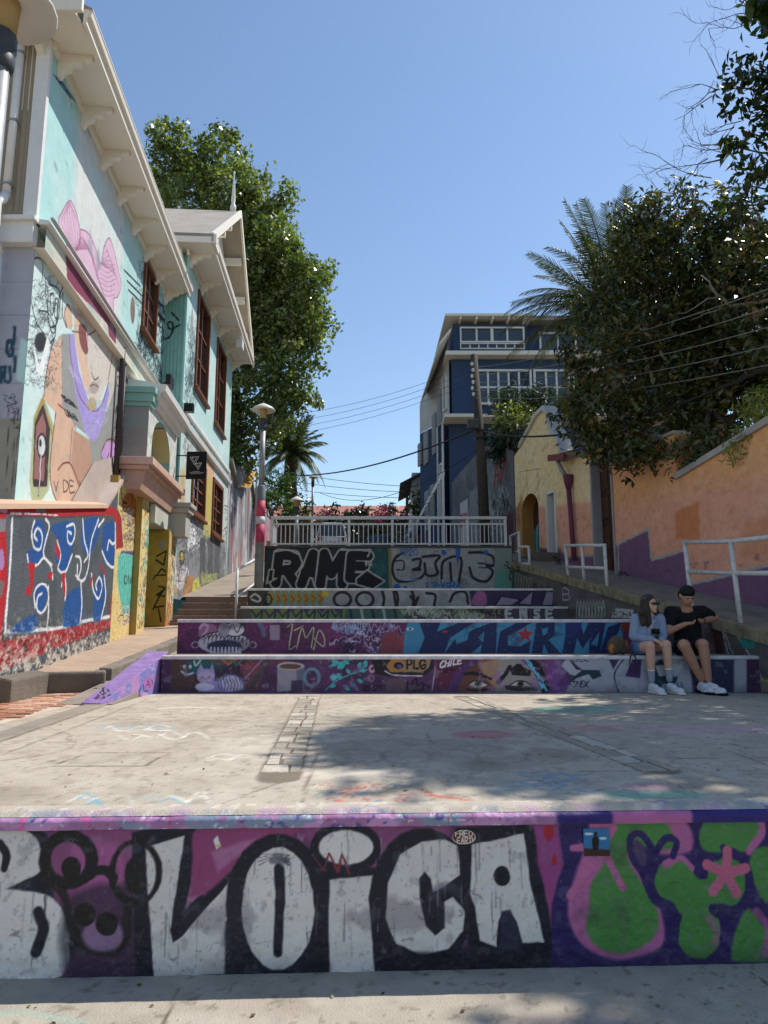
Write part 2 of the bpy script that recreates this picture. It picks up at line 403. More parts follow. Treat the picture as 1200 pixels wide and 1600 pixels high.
M_PAINT_ROUGH = mat('painted_render', '#ffffff', rough=0.85, var=0.14, scale=6, bump=0.6, bscale=40, spec=0.2, attr='Col')
M_CONC = mat('concrete', '#8f8577', rough=0.9, var=0.16, scale=1.6, bump=0.3, bscale=60, dirt='#5f574c', dirt_amt=0.45, dirt_scale=2.3)
M_CONC_D = mat('old_concrete', '#6f675c', rough=0.92, var=0.2, scale=3, bump=0.6, bscale=30, dirt='#3f3a33', dirt_amt=0.5)
# ================================================================== THE GROUND, TERRACES AND STEPS
ZP = 0.69                                     # plaza level
FW = Front(3.462, 0.0425)                     # painted front wall of the plaza
YS1, YS2, YS3, YS4, YS5 = 9.07, 9.9, 14.5, 15.2, 17.5
Z1, Z2, Z3, Z4, Z5 = 1.144, 1.605, 1.89, 2.29, 3.42
FK = Frame(6.36, -0.18, -1)                   # kerb line of the right-hand pavement
def zr(Y):                                    # height of the right pavement
    return 1.605 + 0.19 * (Y - 9.8) if Y < 16.3 else (2.84 + 0.17 * (Y - 16.3) if Y < 21 else 3.64 + 0.09 * (Y - 21))
def zl(Y):                                    # height of the left pavement / path
    return 0.96 + 0.088 * (Y - 9.07) if Y < 15.6 else 2.12 + 0.14 * (Y - 16.2)

# terrain sheet under everything, out to the horizon
def build_terrain():
    xs = np.concatenate([np.linspace(-400, -40, 10), np.linspace(-30, 30, 25), np.linspace(40, 400, 10)])
    ys = np.concatenate([np.linspace(-300, -20, 8), np.linspace(-10, 80, 37), np.linspace(100, 600, 14)])
    X, Y = np.meshgrid(xs, ys)
    Z = -0.12 + np.where(Y > 3.6, np.clip((Y - 3.6) * 0.075, 0, 12), 0)
    Z = np.where((Y > 3.2) & (Y < 16), np.minimum(Z, -0.05 + 0.03 * Y), Z)
    V = np.stack([X, Y, Z], -1).reshape(-1, 3); i = np.arange(V.shape[0]).reshape(X.shape)
    Q = np.stack([i[:-1, :-1], i[:-1, 1:], i[1:, 1:], i[1:, :-1]], -1).reshape(-1, 4)
    tag(raw_mesh('ground', V, Q, mat('earth', '#7a6c58', rough=0.95, var=0.25, scale=0.6, bump=0.4)), kind='structure')
build_terrain()

# lower pavement where the photographer stands
lp = Canvas(Floor(0.0), -3.4, 3.4, 1.2, 3.62, 0.014, 0.014, '#a49a8a', seed=3)
lp.blotch('#938778', 0.5, 0.5, 0.25, 0.6); lp.blotch('#b5ab9c', 0.3, 0.55, 0.2, 0.5); lp.blotch('#6f665a', 0.05, 0.66, 0.05, 0.5)
lp.stroke([(280, 1545), (255, 1600), (225, 1680)], 3, '#5b5349', soft=2)
lp.stroke([(1175, 1520), (1230, 1560)], 3, '#574f46', soft=2)
lp.stroke([(-60, 1590), (40, 1582), (130, 1600)], 16, '#8fb0a0', soft=12, alpha=.45)
for _ in range(70):
    x = lp.rnd.uniform(-2.6, 2.6); y = lp.rnd.uniform(2.2, 3.5); r = lp.rnd.uniform(.004, .018)
    lp.ell((x, y), r, r * lp.rnd.uniform(.6, 1), lp.rnd.choice(['#4d463e', '#5a5248', '#6b6154']), soft=.008, mode='m', alpha=.75)
lp.ell((0.75, 2.95), 0.3, .12, '#a56f86', soft=.15, mode='m', alpha=.25)
M_FLOOR = mat('paved_concrete', '#ffffff', rough=0.88, var=0.13, scale=9, bump=0.35, bscale=90, spec=0.25, attr='Col')
tag(lp.build('pavement', M_FLOOR, None), kind='structure')
tag(B().box(-30, 30, -25, 1.2, -0.3, -0.004).build('pavement', M_CONC), kind='structure')

# ---- plaza slab: floor canvas with joints, stains and faded paint
plaza = tag(B().add([(-8.5, 3.5 - .3, ZP - .006), (5.6, 3.5 + .2, ZP - .006), (5.6, YS1 + .3, ZP - .006), (-8.5, YS1 + .3, ZP - .006)], [(0, 1, 2, 3)]).build('plaza', M_CONC), kind='structure')
pc = Canvas(Floor(ZP), -7.6, 5.3, 3.16, YS1, 0.02, 0.025, '#aea392', seed=5)
pc.blotch('#9c907f', 0.9, 0.5, 0.2, .55); pc.blotch('#bdb3a3', 0.5, 0.55, 0.2, .5); pc.blotch('#8a7f70', 0.12, 0.62, 0.06, .4); pc.blotch('#71685c', .04, .72, .05, .5)
def pst(pts, w, col, soft=1.5, alpha=.6, **k): pc.stroke(pts, w, col, soft=soft, alpha=alpha, **k)
for a, b in [((0, 1160), (175, 1100)), ((0, 1181), (230, 1093)), ((440, 1222), (330, 1262)), ((905, 1205), (1200, 1204)), ((905, 1165), (1000, 1205)), ((1000, 1205), (1090, 1240)), ((940, 1090), (1200, 1131)), ((500, 1124), (250, 1127)), ((1060, 1185), (1200, 1184))]:
    pst([a, b], 2.2, '#5c5348', soft=1.2, alpha=.85, sm=False)
# access cover outline
pst([(80, 1197), (225, 1197), (265, 1176), (140, 1176)], 2.5, '#4c443b', soft=1, alpha=.9, sm=False, closed=True)
# faded chalk, spray and drips
pst([(248, 1107), (290, 1105), (340, 1107)], 5, '#e8e2d8', alpha=.8)
for y0, xs in [(1137, (145, 270)), (1150, (180, 400)), (1185, (280, 400))]:
    for k in range(7):
        x = pc.rnd.uniform(*xs); pst([(x, y0 + pc.rnd.uniform(-5, 5)), (x + 20, y0 + pc.rnd.uniform(-7, 7)), (x + 42, y0 + pc.rnd.uniform(-5, 5))], 3.5, pc.rnd.choice(['#e8e4da', '#d8d2c8', '#ece7df']), alpha=.6)
for k in range(6):
    x = 140 + 22 * k; pst([(x, 1137), (x + 14, 1133), (x + 24, 1140)], 4, '#78a9c4', alpha=.55)
for k in range(12):
    x = pc.rnd.uniform(100, 300); pst([(x, 1250 + pc.rnd.uniform(-9, 9)), (x + 18, 1246 + pc.rnd.uniform(-9, 9)), (x + 30, 1252 + pc.rnd.uniform(-9, 9))], 3.2, pc.rnd.choice(['#5fb0b5', '#dfe6e2', '#4d9fc0', '#e9e4da']), alpha=.65)
for k in range(34):
    x = pc.rnd.uniform(480, 640); y = pc.rnd.uniform(1228, 1258); pst([(x, y), (x + 9, y - pc.rnd.uniform(2, 8)), (x + 18, y + pc.rnd.uniform(-3, 5))], 2.3, pc.rnd.choice(['#b5483f', '#5c88a5', '#c24a3e', '#8a5a6a', '#e6ded2']), alpha=.7)
pst([(655, 1232), (680, 1243), (712, 1247), (742, 1258)], 7, '#c0503f', alpha=.7); pst([(668, 1243), (735, 1250)], 9, '#c65a48', alpha=.6)
for k in range(22):
    x = pc.rnd.uniform(745, 900); y = pc.rnd.uniform(1205, 1240); pst([(x, y), (x + 24, y + pc.rnd.uniform(-6, 6)), (x + 50, y + pc.rnd.uniform(-5, 5))], 6, pc.rnd.choice(['#4b79a5', '#3f6d99', '#5a8bb0']), alpha=.4)
for c, col, rx, ry in [((900, 1108), '#4fa58f', 70, 6), ((1020, 1242), '#4fa08c', 80, 9), ((755, 1148), '#b0535f', 50, 7), ((935, 1138), '#b56a73', 45, 4), ((1010, 1230), '#b57a90', 40, 7), ((640, 1170), '#8d8274', 160, 16), ((1120, 1140), '#c59aa0', 120, 8), ((560, 1210), '#d2c7b6', 90, 9)]:
    pc.ell(c, rx, ry, col, soft=14, alpha=.4)
for k in range(5):                                            # old, worn outline lettering
    x = 560 + k * 75; pc.ell((x, 1182), 40, 11, '#6b6259', soft=2, width=3.5, alpha=.45)
for _ in range(240):
    x = pc.rnd.uniform(-5, 5); y = pc.rnd.uniform(3.6, 9); r = pc.rnd.uniform(.008, .026)
    pc.ell((x, y), r, r, pc.rnd.choice(['#5f564b', '#73695c', '#867b6c']), soft=.012, mode='m', alpha=.7, n=10)
for _ in range(16):
    x = pc.rnd.uniform(-4, 4); y = pc.rnd.uniform(3.8, 8.8); p = [(x, y)]; da = pc.rnd.uniform(0, 6.3)
    for k in range(pc.rnd.randint(5, 12)): da += pc.rnd.uniform(-.6, .6); p.append((p[-1][0] + .14 * math.cos(da), p[-1][1] + .14 * math.sin(da)))
    pc.stroke(p, .012, '#5f5548', soft=.014, sm=False, mode='m', alpha=.6)
for _ in range(26):
    x = pc.rnd.uniform(-4.5, 4.5); y = pc.rnd.uniform(3.6, 9); pc.ell((x, y), pc.rnd.uniform(.1, .5), pc.rnd.uniform(.06, .3), pc.rnd.choice(['#7d7264', '#8d8272', '#c9bfae', '#96897a']), soft=.15, mode='m', alpha=pc.rnd.uniform(.2, .5), rot=pc.rnd.uniform(0, 3))
for x0 in (-3.0, -.4, 2.4): pc.stroke([(x0, 3.5), (x0 - .05, 5.0)], .014, '#6a6052', soft=.012, sm=False, mode='m', alpha=.7)
edge = lambda S, Y: Y > 3.462 + .0425 * S + .085
# mortar beds of the two cobbled drains
ST_L = [(484, 1089), (435, 1216)]; ST_R = [(724, 1089), (1030, 1203)]
for (a, b), w in ((ST_L, 28), (ST_R, 30)):
    pa, pb = pc.m([a, b]); pc.stroke([pa, pb], .25, '#75695a', soft=.015, sm=False, mode='m', alpha=.95)
o = pc.build('floor_slab', M_FLOOR, plaza, mask=edge)
M_STONE = [mat('drain_stone_' + n, c, rough=.85, var=.25, scale=8, bump=.5, bscale=30) for n, c in (('pale', '#b5ab9b'), ('grey', '#978d7f'), ('warm', '#a39785'))]
stone_me = {}
for (a, b), skip in ((ST_L, 0.0), (ST_R, 0.3)):
    pa, pb = [Vector((*q, 0)) for q in pc.m([a, b])]; L = (pb - pa).length; dr = (pb - pa).normalized(); wv = Vector((-dr.y, dr.x, 0))
    t = 0.0
    while t < L - .15:
        l = random.uniform(.16, .3)
        for lat0, lat1 in ((-.112, .0 + random.uniform(-.05, .05)), (None, .112)):
            if lat0 is None: lat0 = last + .018
            last = lat1
            c = pa + dr * t
            h = random.uniform(.002, .006); bb = B()
            P = [c + wv * lat0, c + wv * lat1, c + wv * lat1 + dr * (l - .02), c + wv * lat0 + dr * (l - .02)]
            P = [Vector((p.x + random.uniform(-.008, .008), p.y + random.uniform(-.008, .008), 0)) for p in P]
            cen = sum(P, Vector()) / 4
            bb.hexa([(p.x, p.y, ZP - .003) for p in P] + [(p.x + (cen.x - p.x) * .06, p.y + (cen.y - p.y) * .06, ZP + h) for p in P])
            bb.build('cobble', random.choice(M_STONE), plaza)
        t += l
# ---- brick pavers beside the plaza (left)
M_BRICK = [mat('paver_' + n, c, rough=.9, var=.2, scale=6, bump=.35) for n, c in (('red', '#a5745c'), ('pink', '#b58a72'), ('brown', '#96684f'), ('tan', '#bd9b84'))]
pav = tag(B().box(-7.6, -3.32, 5.6, YS1, ZP - .05, ZP + .004).build('brick_path', mat('paver_sand', '#b9ab97', rough=.95)), kind='structure')
E_a, E_b = onZ(0, 1160, ZP), onZ(172, 1100, ZP)
def right_of_edge(x, y): return (E_b.x - E_a.x) * (y - E_a.y) - (E_b.y - E_a.y) * (x - E_a.x) > 0.10
ang = math.radians(9); bm_shared = []
for k in range(4):
    bb = B(); bb.hexa([(-.115, -.055, 0), (.115, -.055, 0), (.115, .055, 0), (-.115, .055, 0), (-.111, -.051, .012), (.111, -.051, .012), (.111, .051, .012), (-.111, .051, .012)])
    ob = bb.build('brick', M_BRICK[k], pav); bm_shared.append(ob.data); bpy.data.objects.remove(ob)
nb = 0
for j in range(40):
    for i in range(40):
        lx = -4.4 + i * .243 + (.12 if j % 2 else 0) - 3.2; ly = j * .125
        x = -4.2 + lx * math.cos(ang) + 3.6 - ly * math.sin(ang); y = 4.9 + lx * math.sin(ang) + ly * math.cos(ang) + .6
        if x < -6.3 or x > -3.1 or y > YS1 - .06 or y < 5.7 or not right_of_edge(x, y) or x > -3.42: continue
        if nb >= 300: continue
        ob = bpy.data.objects.new('brick', bm_shared[random.randrange(4)]); C.objects.link(ob); ob.parent = pav
        ob.location = (x, y, ZP + .004 + random.uniform(-.003, .004)); ob.rotation_euler = (random.uniform(-.01, .01), random.uniform(-.01, .01), ang); nb += 1
# concrete edging between pavers and plaza
dE = (E_b - E_a).normalized(); nE = Vector((-dE.y, dE.x, 0))
P0, P1 = E_a - dE * 1.5, E_b + dE * .3
ce = B()
ce.hexa([(P0 + nE * .22).to_tuple()[:2] + (ZP - .02,), P0.to_tuple()[:2] + (ZP - .02,), P1.to_tuple()[:2] + (ZP - .02,), (P1 + nE * .22).to_tuple()[:2] + (ZP - .02,),
         (P0 + nE * .22).to_tuple()[:2] + (ZP + .014,), P0.to_tuple()[:2] + (ZP + .02,), P1.to_tuple()[:2] + (ZP + .02,), (P1 + nE * .22).to_tuple()[:2] + (ZP + .014,)])
ce.build('edging', M_CONC, pav, bevel=.01)

# ---- painted front wall
front = thing('retaining_wall', 'low plaza wall covered in large silver and navy graffiti letters', 'wall', FW.W(0, 0, 0))
B().hexa([FW.W(-4.2, -.02, -.1), FW.W(4.2, -.02, -.1), FW.W(4.2, -.4, -.1), FW.W(-4.2, -.4, -.1), FW.W(-4.2, -.02, ZP - .008), FW.W(4.2, -.02, ZP - .008), FW.W(4.2, -.4, ZP - .008), FW.W(-4.2, -.4, ZP - .008)]).build('core', M_CONC, front)
fw = Canvas(FW, -2.9, 2.9, -.02, .645, 0.0052, 0.0052, '#7d3f6c', seed=21, wob=.006)
fw.softk = .6; N1 = '#0c0f1e'; SV = '#cbc6c0'; SV2 = '#d2cdc6'
fw.blotch('#9a4a80', .3, .5, .12, .8); fw.blotch('#5c2f55', .25, .58, .1, .7); fw.blotch('#b98aa8', .12, .66, .06, .6); fw.blotch('#4a4a78', .1, .7, .05, .6)
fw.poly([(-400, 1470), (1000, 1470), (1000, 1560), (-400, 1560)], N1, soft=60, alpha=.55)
# piece left of the frame goes on with the same outlines
fw.poly([(-330, 1300), (-60, 1300), (-20, 1420), (-60, 1530), (-330, 1530)], N1, soft=8, sm=True); fw.poly([(-300, 1320), (-90, 1320), (-60, 1420), (-100, 1505), (-300, 1500)], SV, soft=6, sm=True)
fw.ell((-190, 1410), 40, 60, N1, soft=5)
# first letter
fw.poly([(-20, 1280), (35, 1280), (78, 1310), (84, 1345), (70, 1375), (108, 1410), (126, 1460), (112, 1540), (-30, 1545)], N1, soft=6, sm=True)
fw.poly([(-10, 1293), (32, 1294), (57, 1310), (66, 1335), (62, 1362), (34, 1376), (-10, 1388)], SV, soft=5, sm=True)
fw.poly([(-10, 1404), (42, 1393), (84, 1405), (108, 1440), (108, 1472), (98, 1525), (-10, 1534)], SV2, soft=6, sm=True)
fw.stroke([(0, 1318), (10, 1335), (6, 1358)], 12, N1, soft=4); fw.stroke([(60, 1425), (68, 1452), (56, 1488)], 17, N1, soft=6)
# purple ground with looping black outlines over it
fw.poly([(92, 1300), (210, 1300), (215, 1420), (210, 1535), (100, 1535), (125, 1460), (80, 1390)], '#83456f', soft=14, sm=True)
fw.poly([(120, 1310), (190, 1330), (180, 1430), (140, 1420), (110, 1370)], '#a4548a', soft=18, sm=True, alpha=.8)
fw.poly([(110, 1400), (225, 1395), (215, 1530), (105, 1530)], N1, soft=25, sm=True, alpha=.6)
# "L"
fw.poly([(205, 1300), (245, 1290), (306, 1284), (306, 1330), (290, 1420), (365, 1345), (392, 1380), (386, 1540), (212, 1540)], N1, soft=6, sm=False)
fw.poly([(222, 1325), (288, 1306), (266, 1455), (270, 1473), (284, 1463), (358, 1378), (352, 1521), (240, 1527)], SV, soft=4, sm=False)
fw.poly([(300, 1380), (300, 1300), (320, 1294), (480, 1292), (385, 1340), (320, 1400), (296, 1402)], '#8c3b69', soft=9); fw.poly([(330, 1330), (400, 1310), (385, 1325), (340, 1365)], '#a9779a', soft=12, alpha=.7)
fw.stroke([(218, 1330), (222, 1420), (229, 1522)], 22, N1, soft=6)
# loops
for c, rx, ry, w in (((107, 1343), 37, 38, 19), ((212, 1363), 37, 48, 10)):
    fw.ell(c, rx, ry, '#0d0b10', soft=6, width=w)
fw.ell((111, 1358), 16, 20, '#0b0a0d', soft=3); fw.ell((210, 1367), 15, 28, '#0f0d10', soft=6); fw.stroke([(142, 1368), (150, 1361), (165, 1360), (178, 1371)], 13, '#0d0b10', soft=4)
fw.stroke([(75, 1375), (100, 1400), (112, 1450), (135, 1480), (175, 1486), (196, 1465), (200, 1420)], 15, '#120f14', soft=10, alpha=.9)
fw.ell((160, 1462), 32, 26, '#8f6f92', soft=12, alpha=.9); fw.ell((132, 1429), 18, 19, '#0b0a0d', soft=3); fw.ell((166, 1444), 17, 19, '#0b0a0d', soft=3)
for x, y, l in ((120, 1375, 22), (173, 1372, 12), (70, 1400, 24), (96, 1420, 18)): fw.stroke([(x, y), (x, y + l)], 1.8, '#141016', soft=1, sm=False)
# "O"
fw.ell((434, 1415), 82, 112, N1, soft=6); fw.poly([(352, 1440), (395, 1440), (400, 1535), (352, 1535)], N1, soft=8); fw.poly([(470, 1440), (520, 1440), (520, 1535), (470, 1535)], N1, soft=8)
fw.ell((434, 1420), 57, 97, SV2, soft=4); fw.stroke([(436, 1358), (438, 1400), (436, 1440), (434, 1488)], 17, N1, soft=5); fw.stroke([(425, 1345), (445, 1345)], 10, N1, soft=7, alpha=.5)
for k in range(4): fw.stroke([(405, 1352 - k * 6), (430, 1340 - k * 2), (452, 1352 - k * 5)], 2.2, '#3a3a48', soft=1.2, alpha=.7)
# "i"
fw.poly([(500, 1360), (590, 1355), (600, 1540), (500, 1540)], N1, soft=8); fw.ell((540, 1325), 56, 42, N1, soft=6); fw.ell((541, 1324), 43, 27, SV2, soft=5)
fw.poly([(514, 1374), (584, 1367), (576, 1405), (586, 1520), (515, 1523)], SV, soft=5)
fw.stroke([(488, 1335), (506, 1360), (514, 1333), (528, 1362), (534, 1333), (546, 1366)], 3, '#7c2a35', soft=1.3, sm=False)
# "C"
fw.tf = (600, 1250, 2)
fw.ell((120, 310), 165, 225, N1, soft=14)
fw.poly([(235, 150), (190, 122), (120, 130), (50, 170), (12, 260), (5, 370), (40, 450), (120, 486), (200, 465), (248, 410), (252, 350), (215, 305), (190, 320), (190, 400), (160, 428), (130, 395), (110, 310), (108, 245), (128, 222), (148, 245), (155, 285), (195, 265), (238, 235)], SV, soft=8)
fw.stroke([(150, 300), (190, 270), (235, 290), (270, 330)], 30, '#4a4a58', soft=22, alpha=.55)
# "A"
fw.poly([(225, 90), (450, 70), (475, 110), (545, 540), (270, 540), (250, 300)], N1, soft=14); fw.stroke([(240, 120), (262, 200), (258, 300)], 26, N1, soft=8)
fw.poly([(276, 140), (436, 105), (458, 260), (500, 444), (432, 446), (415, 380), (392, 345), (368, 350), (358, 380), (352, 460), (300, 440), (285, 330), (270, 290)], SV, soft=8)
fw.ell((368, 238), 26, 33, N1, soft=5); fw.poly([(368, 350), (395, 345), (420, 400), (440, 540), (352, 540)], '#23253a', soft=14)
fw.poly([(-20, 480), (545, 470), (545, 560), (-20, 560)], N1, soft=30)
# violet and green piece
fw.poly([(470, 60), (540, 60), (560, 250), (520, 330), (480, 200)], '#8f3d78', soft=20); fw.ell((515, 100), 16, 30, '#a4202f', soft=6); fw.ell((532, 185), 9, 20, '#a4202f', soft=5)
VI = '#241553'; PK = '#b0608f'; GR = '#46803a'
fw.poly([(580, 20), (900, 0), (1260, 0), (1900, 0), (1900, 560), (520, 560), (525, 320), (560, 200), (545, 90)], VI, soft=14)
fw.poly([(575, 320), (600, 220), (640, 110), (650, 50), (760, 30), (900, 40), (960, 90), (958, 165), (850, 165), (800, 120), (770, 140), (790, 210), (845, 280), (868, 360), (876, 430), (850, 470), (740, 500), (640, 470), (585, 400)], PK, soft=22, sm=True)
fw.poly([(640, 340), (650, 260), (690, 190), (715, 110), (750, 60), (850, 55), (900, 100), (900, 150), (830, 150), (780, 140), (760, 170), (790, 240), (845, 320), (855, 400), (820, 450), (740, 480), (670, 460), (632, 410)], GR, soft=20, sm=True)
fw.poly([(846, 270), (860, 205), (920, 180), (970, 205), (990, 245), (1030, 195), (1080, 180), (1135, 215), (1145, 285), (1095, 330), (1040, 325), (1055, 400), (1050, 455), (1000, 494), (945, 482), (915, 430), (930, 360), (880, 335)], GR, soft=12, sm=True)
fw.stroke([(880, 200), (930, 182), (965, 215)], 22, PK, soft=10); fw.stroke([(1015, 370), (1040, 410), (1035, 450)], 26, PK, soft=22, alpha=.6)
fw.poly([(985, 110), (1010, 50), (1070, 25), (1160, 30), (1185, 90), (1150, 155), (1060, 165), (1000, 155)], GR, soft=14, sm=True); fw.stroke([(1020, 40), (1100, 22), (1165, 45), (1180, 100), (1140, 160)], 26, PK, soft=12)
fw.poly([(1085, 480), (1100, 400), (1140, 340), (1185, 390), (1230, 420), (1230, 500), (1100, 505)], GR, soft=16, sm=True); fw.poly([(1140, 190), (1200, 150), (1260, 300), (1190, 320)], GR, soft=16, sm=True); fw.stroke([(1165, 350), (1200, 400), (1190, 480)], 30, PK, soft=16, alpha=.8)
fw.poly([(1300, 80), (1480, 60), (1520, 300), (1440, 480), (1300, 440)], GR, soft=18, sm=True); fw.stroke([(1290, 90), (1280, 300), (1310, 450)], 34, PK, soft=12)
for P_ in ([(770, 120), (800, 105), (835, 150), (845, 215), (815, 230), (775, 180)], [(845, 165), (880, 120), (915, 130), (905, 175)]): fw.stroke(P_, 22, VI, soft=7, closed=(len(P_) == 6))
fw.ell((800, 165), 18, 44, '#4b3a5c', soft=14, rot=-.3); fw.stroke([(815, 230), (850, 310), (905, 350), (900, 500)], 34, VI, soft=8); fw.stroke([(1030, 340), (1065, 380), (1060, 510)], 34, VI, soft=8); fw.stroke([(1065, 375), (1130, 310), (1140, 240), (1110, 175), (1060, 150)], 26, VI, soft=8); fw.stroke([(985, 195), (975, 230), (1005, 240), (1000, 190)], 16, VI, soft=5)
for a in range(5):
    t = math.radians(-90 + 72 * a + 4); fw.stroke([(1068, 230), (1068 + 62 * math.cos(t), 230 + 72 * math.sin(t))], 34, '#c4617f', soft=6, sm=False)
for P_ in ([(655, 50), (658, 100)], [(690, 165), (745, 272)], [(582, 298), (640, 205)], [(590, 150), (640, 148)], [(700, 110), (715, 90)]): fw.stroke(P_, 26, '#b9628f', soft=8, sm=False)
for _ in range(30):
    x = fw.rnd.uniform(640, 1150); y = fw.rnd.uniform(230, 470); fw.stroke([(x, y), (x + fw.rnd.uniform(10, 30), y + fw.rnd.uniform(-4, 4))], 4, '#2f6128', soft=6, alpha=.5)
fw.tf = (0, 0, 1)
# chips, flaking, stains
fw.blotch('#77747a', .05, .64, .08, .3); fw.blotch('#5f5a62', .02, .7, .06, .35)
for _ in range(110):
    x = fw.rnd.uniform(-1.8, .75); z = fw.rnd.uniform(.1, .62); fw.stroke([(x, z), (x + fw.rnd.uniform(-.006, .006), z - fw.rnd.uniform(.03, .2))], fw.rnd.uniform(.002, .007), fw.rnd.choice(['#2a2c3a', '#6d6a6c', '#c3bfba', '#4a3a48']), soft=.004, sm=False, mode='m', alpha=fw.rnd.uniform(.15, .5))
for _ in range(50):
    x = fw.rnd.uniform(-1.8, 1.8); z = fw.rnd.uniform(.05, .6); r = fw.rnd.uniform(.008, .03); a0 = fw.rnd.uniform(0, 6.3)
    fw.stroke([(x + r * fw.rnd.uniform(.6, 1.3) * math.cos(a0 + .5 * k), z + r * fw.rnd.uniform(.6, 1.2) * math.sin(a0 + .5 * k)) for k in range(fw.rnd.randint(3, 8))], .003, fw.rnd.choice(['#6d6a70', '#8d8a8c', '#4a4850']), soft=.003, mode='m', alpha=.5)
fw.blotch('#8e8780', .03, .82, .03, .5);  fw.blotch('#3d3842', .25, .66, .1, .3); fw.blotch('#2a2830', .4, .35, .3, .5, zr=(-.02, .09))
for _ in range(26):
    x = fw.rnd.uniform(-1.8, 1.8); z = fw.rnd.uniform(.05, .6); p = [(x, z)]
    for k in range(5): p.append((p[-1][0] + fw.rnd.uniform(-.02, .03), p[-1][1] + fw.rnd.uniform(-.02, .02)))
    fw.stroke(p, .003, '#6d6a6e', soft=.003, mode='m', alpha=.6)
fw.poly([(340, 1305), (346, 1322), (338, 1328), (333, 1312)], '#d9d6cf', soft=2); fw.poly([(336, 1318), (345, 1320), (342, 1327)], '#c9963a', soft=2)
M_FW = mat('flaking_paint', '#ffffff', rough=0.55, var=0.10, scale=7, bump=0.4, bscale=22, spec=0.4, attr='Col')
rel = vnoise(len(fw.Z), len(fw.S), 12, fw.rng, 4)
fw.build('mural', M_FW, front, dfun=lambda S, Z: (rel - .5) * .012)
cp = Canvas(FW, -2.9, 2.9, .622, .690, 0.008, 0.006, '#9c6b92', d=.0, seed=22)
cp.blotch('#c08cb4', .12, .5, .1, .9); cp.blotch('#7c8a9a', .16, .58, .06, .9); cp.blotch('#4b3e83', .05, .68, .05, .8); cp.blotch('#d65a9a', .07, .7, .05, .8); cp.blotch('#d8cfd2', .03, .72, .05, .8); cp.blotch('#b02d35', .04, .78, .03, .8)
for (u0, u1) in ((870, 960), (1075, 1200)): cp.poly([(u0, 1250), (u1, 1250), (u1, 1300), (u0, 1300)], '#2a1a66', soft=6)
cp.poly([(955, 1250), (1080, 1250), (1080, 1300), (955, 1300)], '#b0608f', soft=6)
rel2 = vnoise(len(cp.Z), len(cp.S), 14, cp.rng, 3)
cp.build('coping', M_FW, front, dfun=lambda S, Z: .016 + (rel2 - .5) * .012 - .075 * np.clip((Z - .650) / .040, 0, 1) ** 2.2)
class EdgeTop:
    def W(self, s, d, z): return (s, 3.462 + .0425 * s + z, ZP + .003 - .6 * np.clip(.035 - z, 0, 1))
    floor = True
    def px(self, u, v, d=0):
        x, y, z = ray(u, v); k = (ZP - CAMH) / z; return (x * k, y * k - 3.462 - .0425 * x * k)
et = Canvas(EdgeTop(), -2.9, 2.9, .005, .14, .012, .015, '#b0a595', seed=24)
et.blotch('#b98fae', .15, .5, .1, .7, zr=(.0, .09)); et.blotch('#7d8a96', .12, .6, .08, .6, zr=(.0, .12)); et.blotch('#d2c8ba', .05, .62, .06, .6); et.blotch('#5a4a80', .06, .72, .04, .5)
et.build('coping_top', M_FLOOR, front)
# stickers on the wall
stk = thing('sticker', 'small square poster sticker of a dark standing figure under blue sky, on green graffiti', 'sticker', FW.W(1.0, 0, .5))
sc = Canvas(FW, *sorted((FW.px(911, 1300)[0], FW.px(951, 1300)[0])), FW.px(930, 1337)[1], FW.px(930, 1294)[1], .003, .003, '#2f6f9c', d=.006, seed=4, wob=.001)
sc.poly([(905, 1325), (955, 1328), (955, 1345), (905, 1345)], '#3a2417', soft=3); sc.ell((920, 1303), 7, 2, '#cfdbe2', soft=2); sc.ell((942, 1310), 6, 2, '#c3d3dd', soft=2)
sc.poly([(926, 1328), (925, 1312), (928, 1306), (933, 1306), (936, 1312), (935, 1328)], '#0d0f14', soft=1.5); sc.ell((930.5, 1302.5), 2.6, 3.4, '#171518', soft=1)
sc.build('print', mat('sticker_print', '#fff', rough=.35, var=.03, bump=0, attr='Col'), stk)
ov = thing('sticker', 'brown oval sticker with pale lettering stuck beside the silver letter A', 'sticker', FW.W(.4, 0, .55))
so = Canvas(FW, *sorted((FW.px(704, 1300)[0], FW.px(745, 1300)[0])), FW.px(725, 1321)[1], FW.px(725, 1294)[1], .0022, .0022, '#5a2f2a', d=.006, seed=4, wob=.0006)
so.ell((724.5, 1307.5), 18, 11, '#c8b7a6', width=1.6, soft=.6); so.text('FREO', 712, 1307, 9, 1.7, '#d8cbbd', soft=.5, jit=.02); so.text('EARTH', 715, 1318, 9, 1.7, '#d8cbbd', soft=.5, jit=.02, sx=.8)
c0 = FW.px(724.5, 1307.5); rr = (abs(FW.px(743, 1307)[0] - FW.px(706, 1307)[0]) / 2, abs(FW.px(724, 1296)[1] - FW.px(724, 1319)[1]) / 2)
so.build('print', MATS['sticker_print'], ov, mask=lambda s, z: ((s - c0[0]) / rr[0]) ** 2 + ((z - c0[1]) / rr[1]) ** 2 < 1)

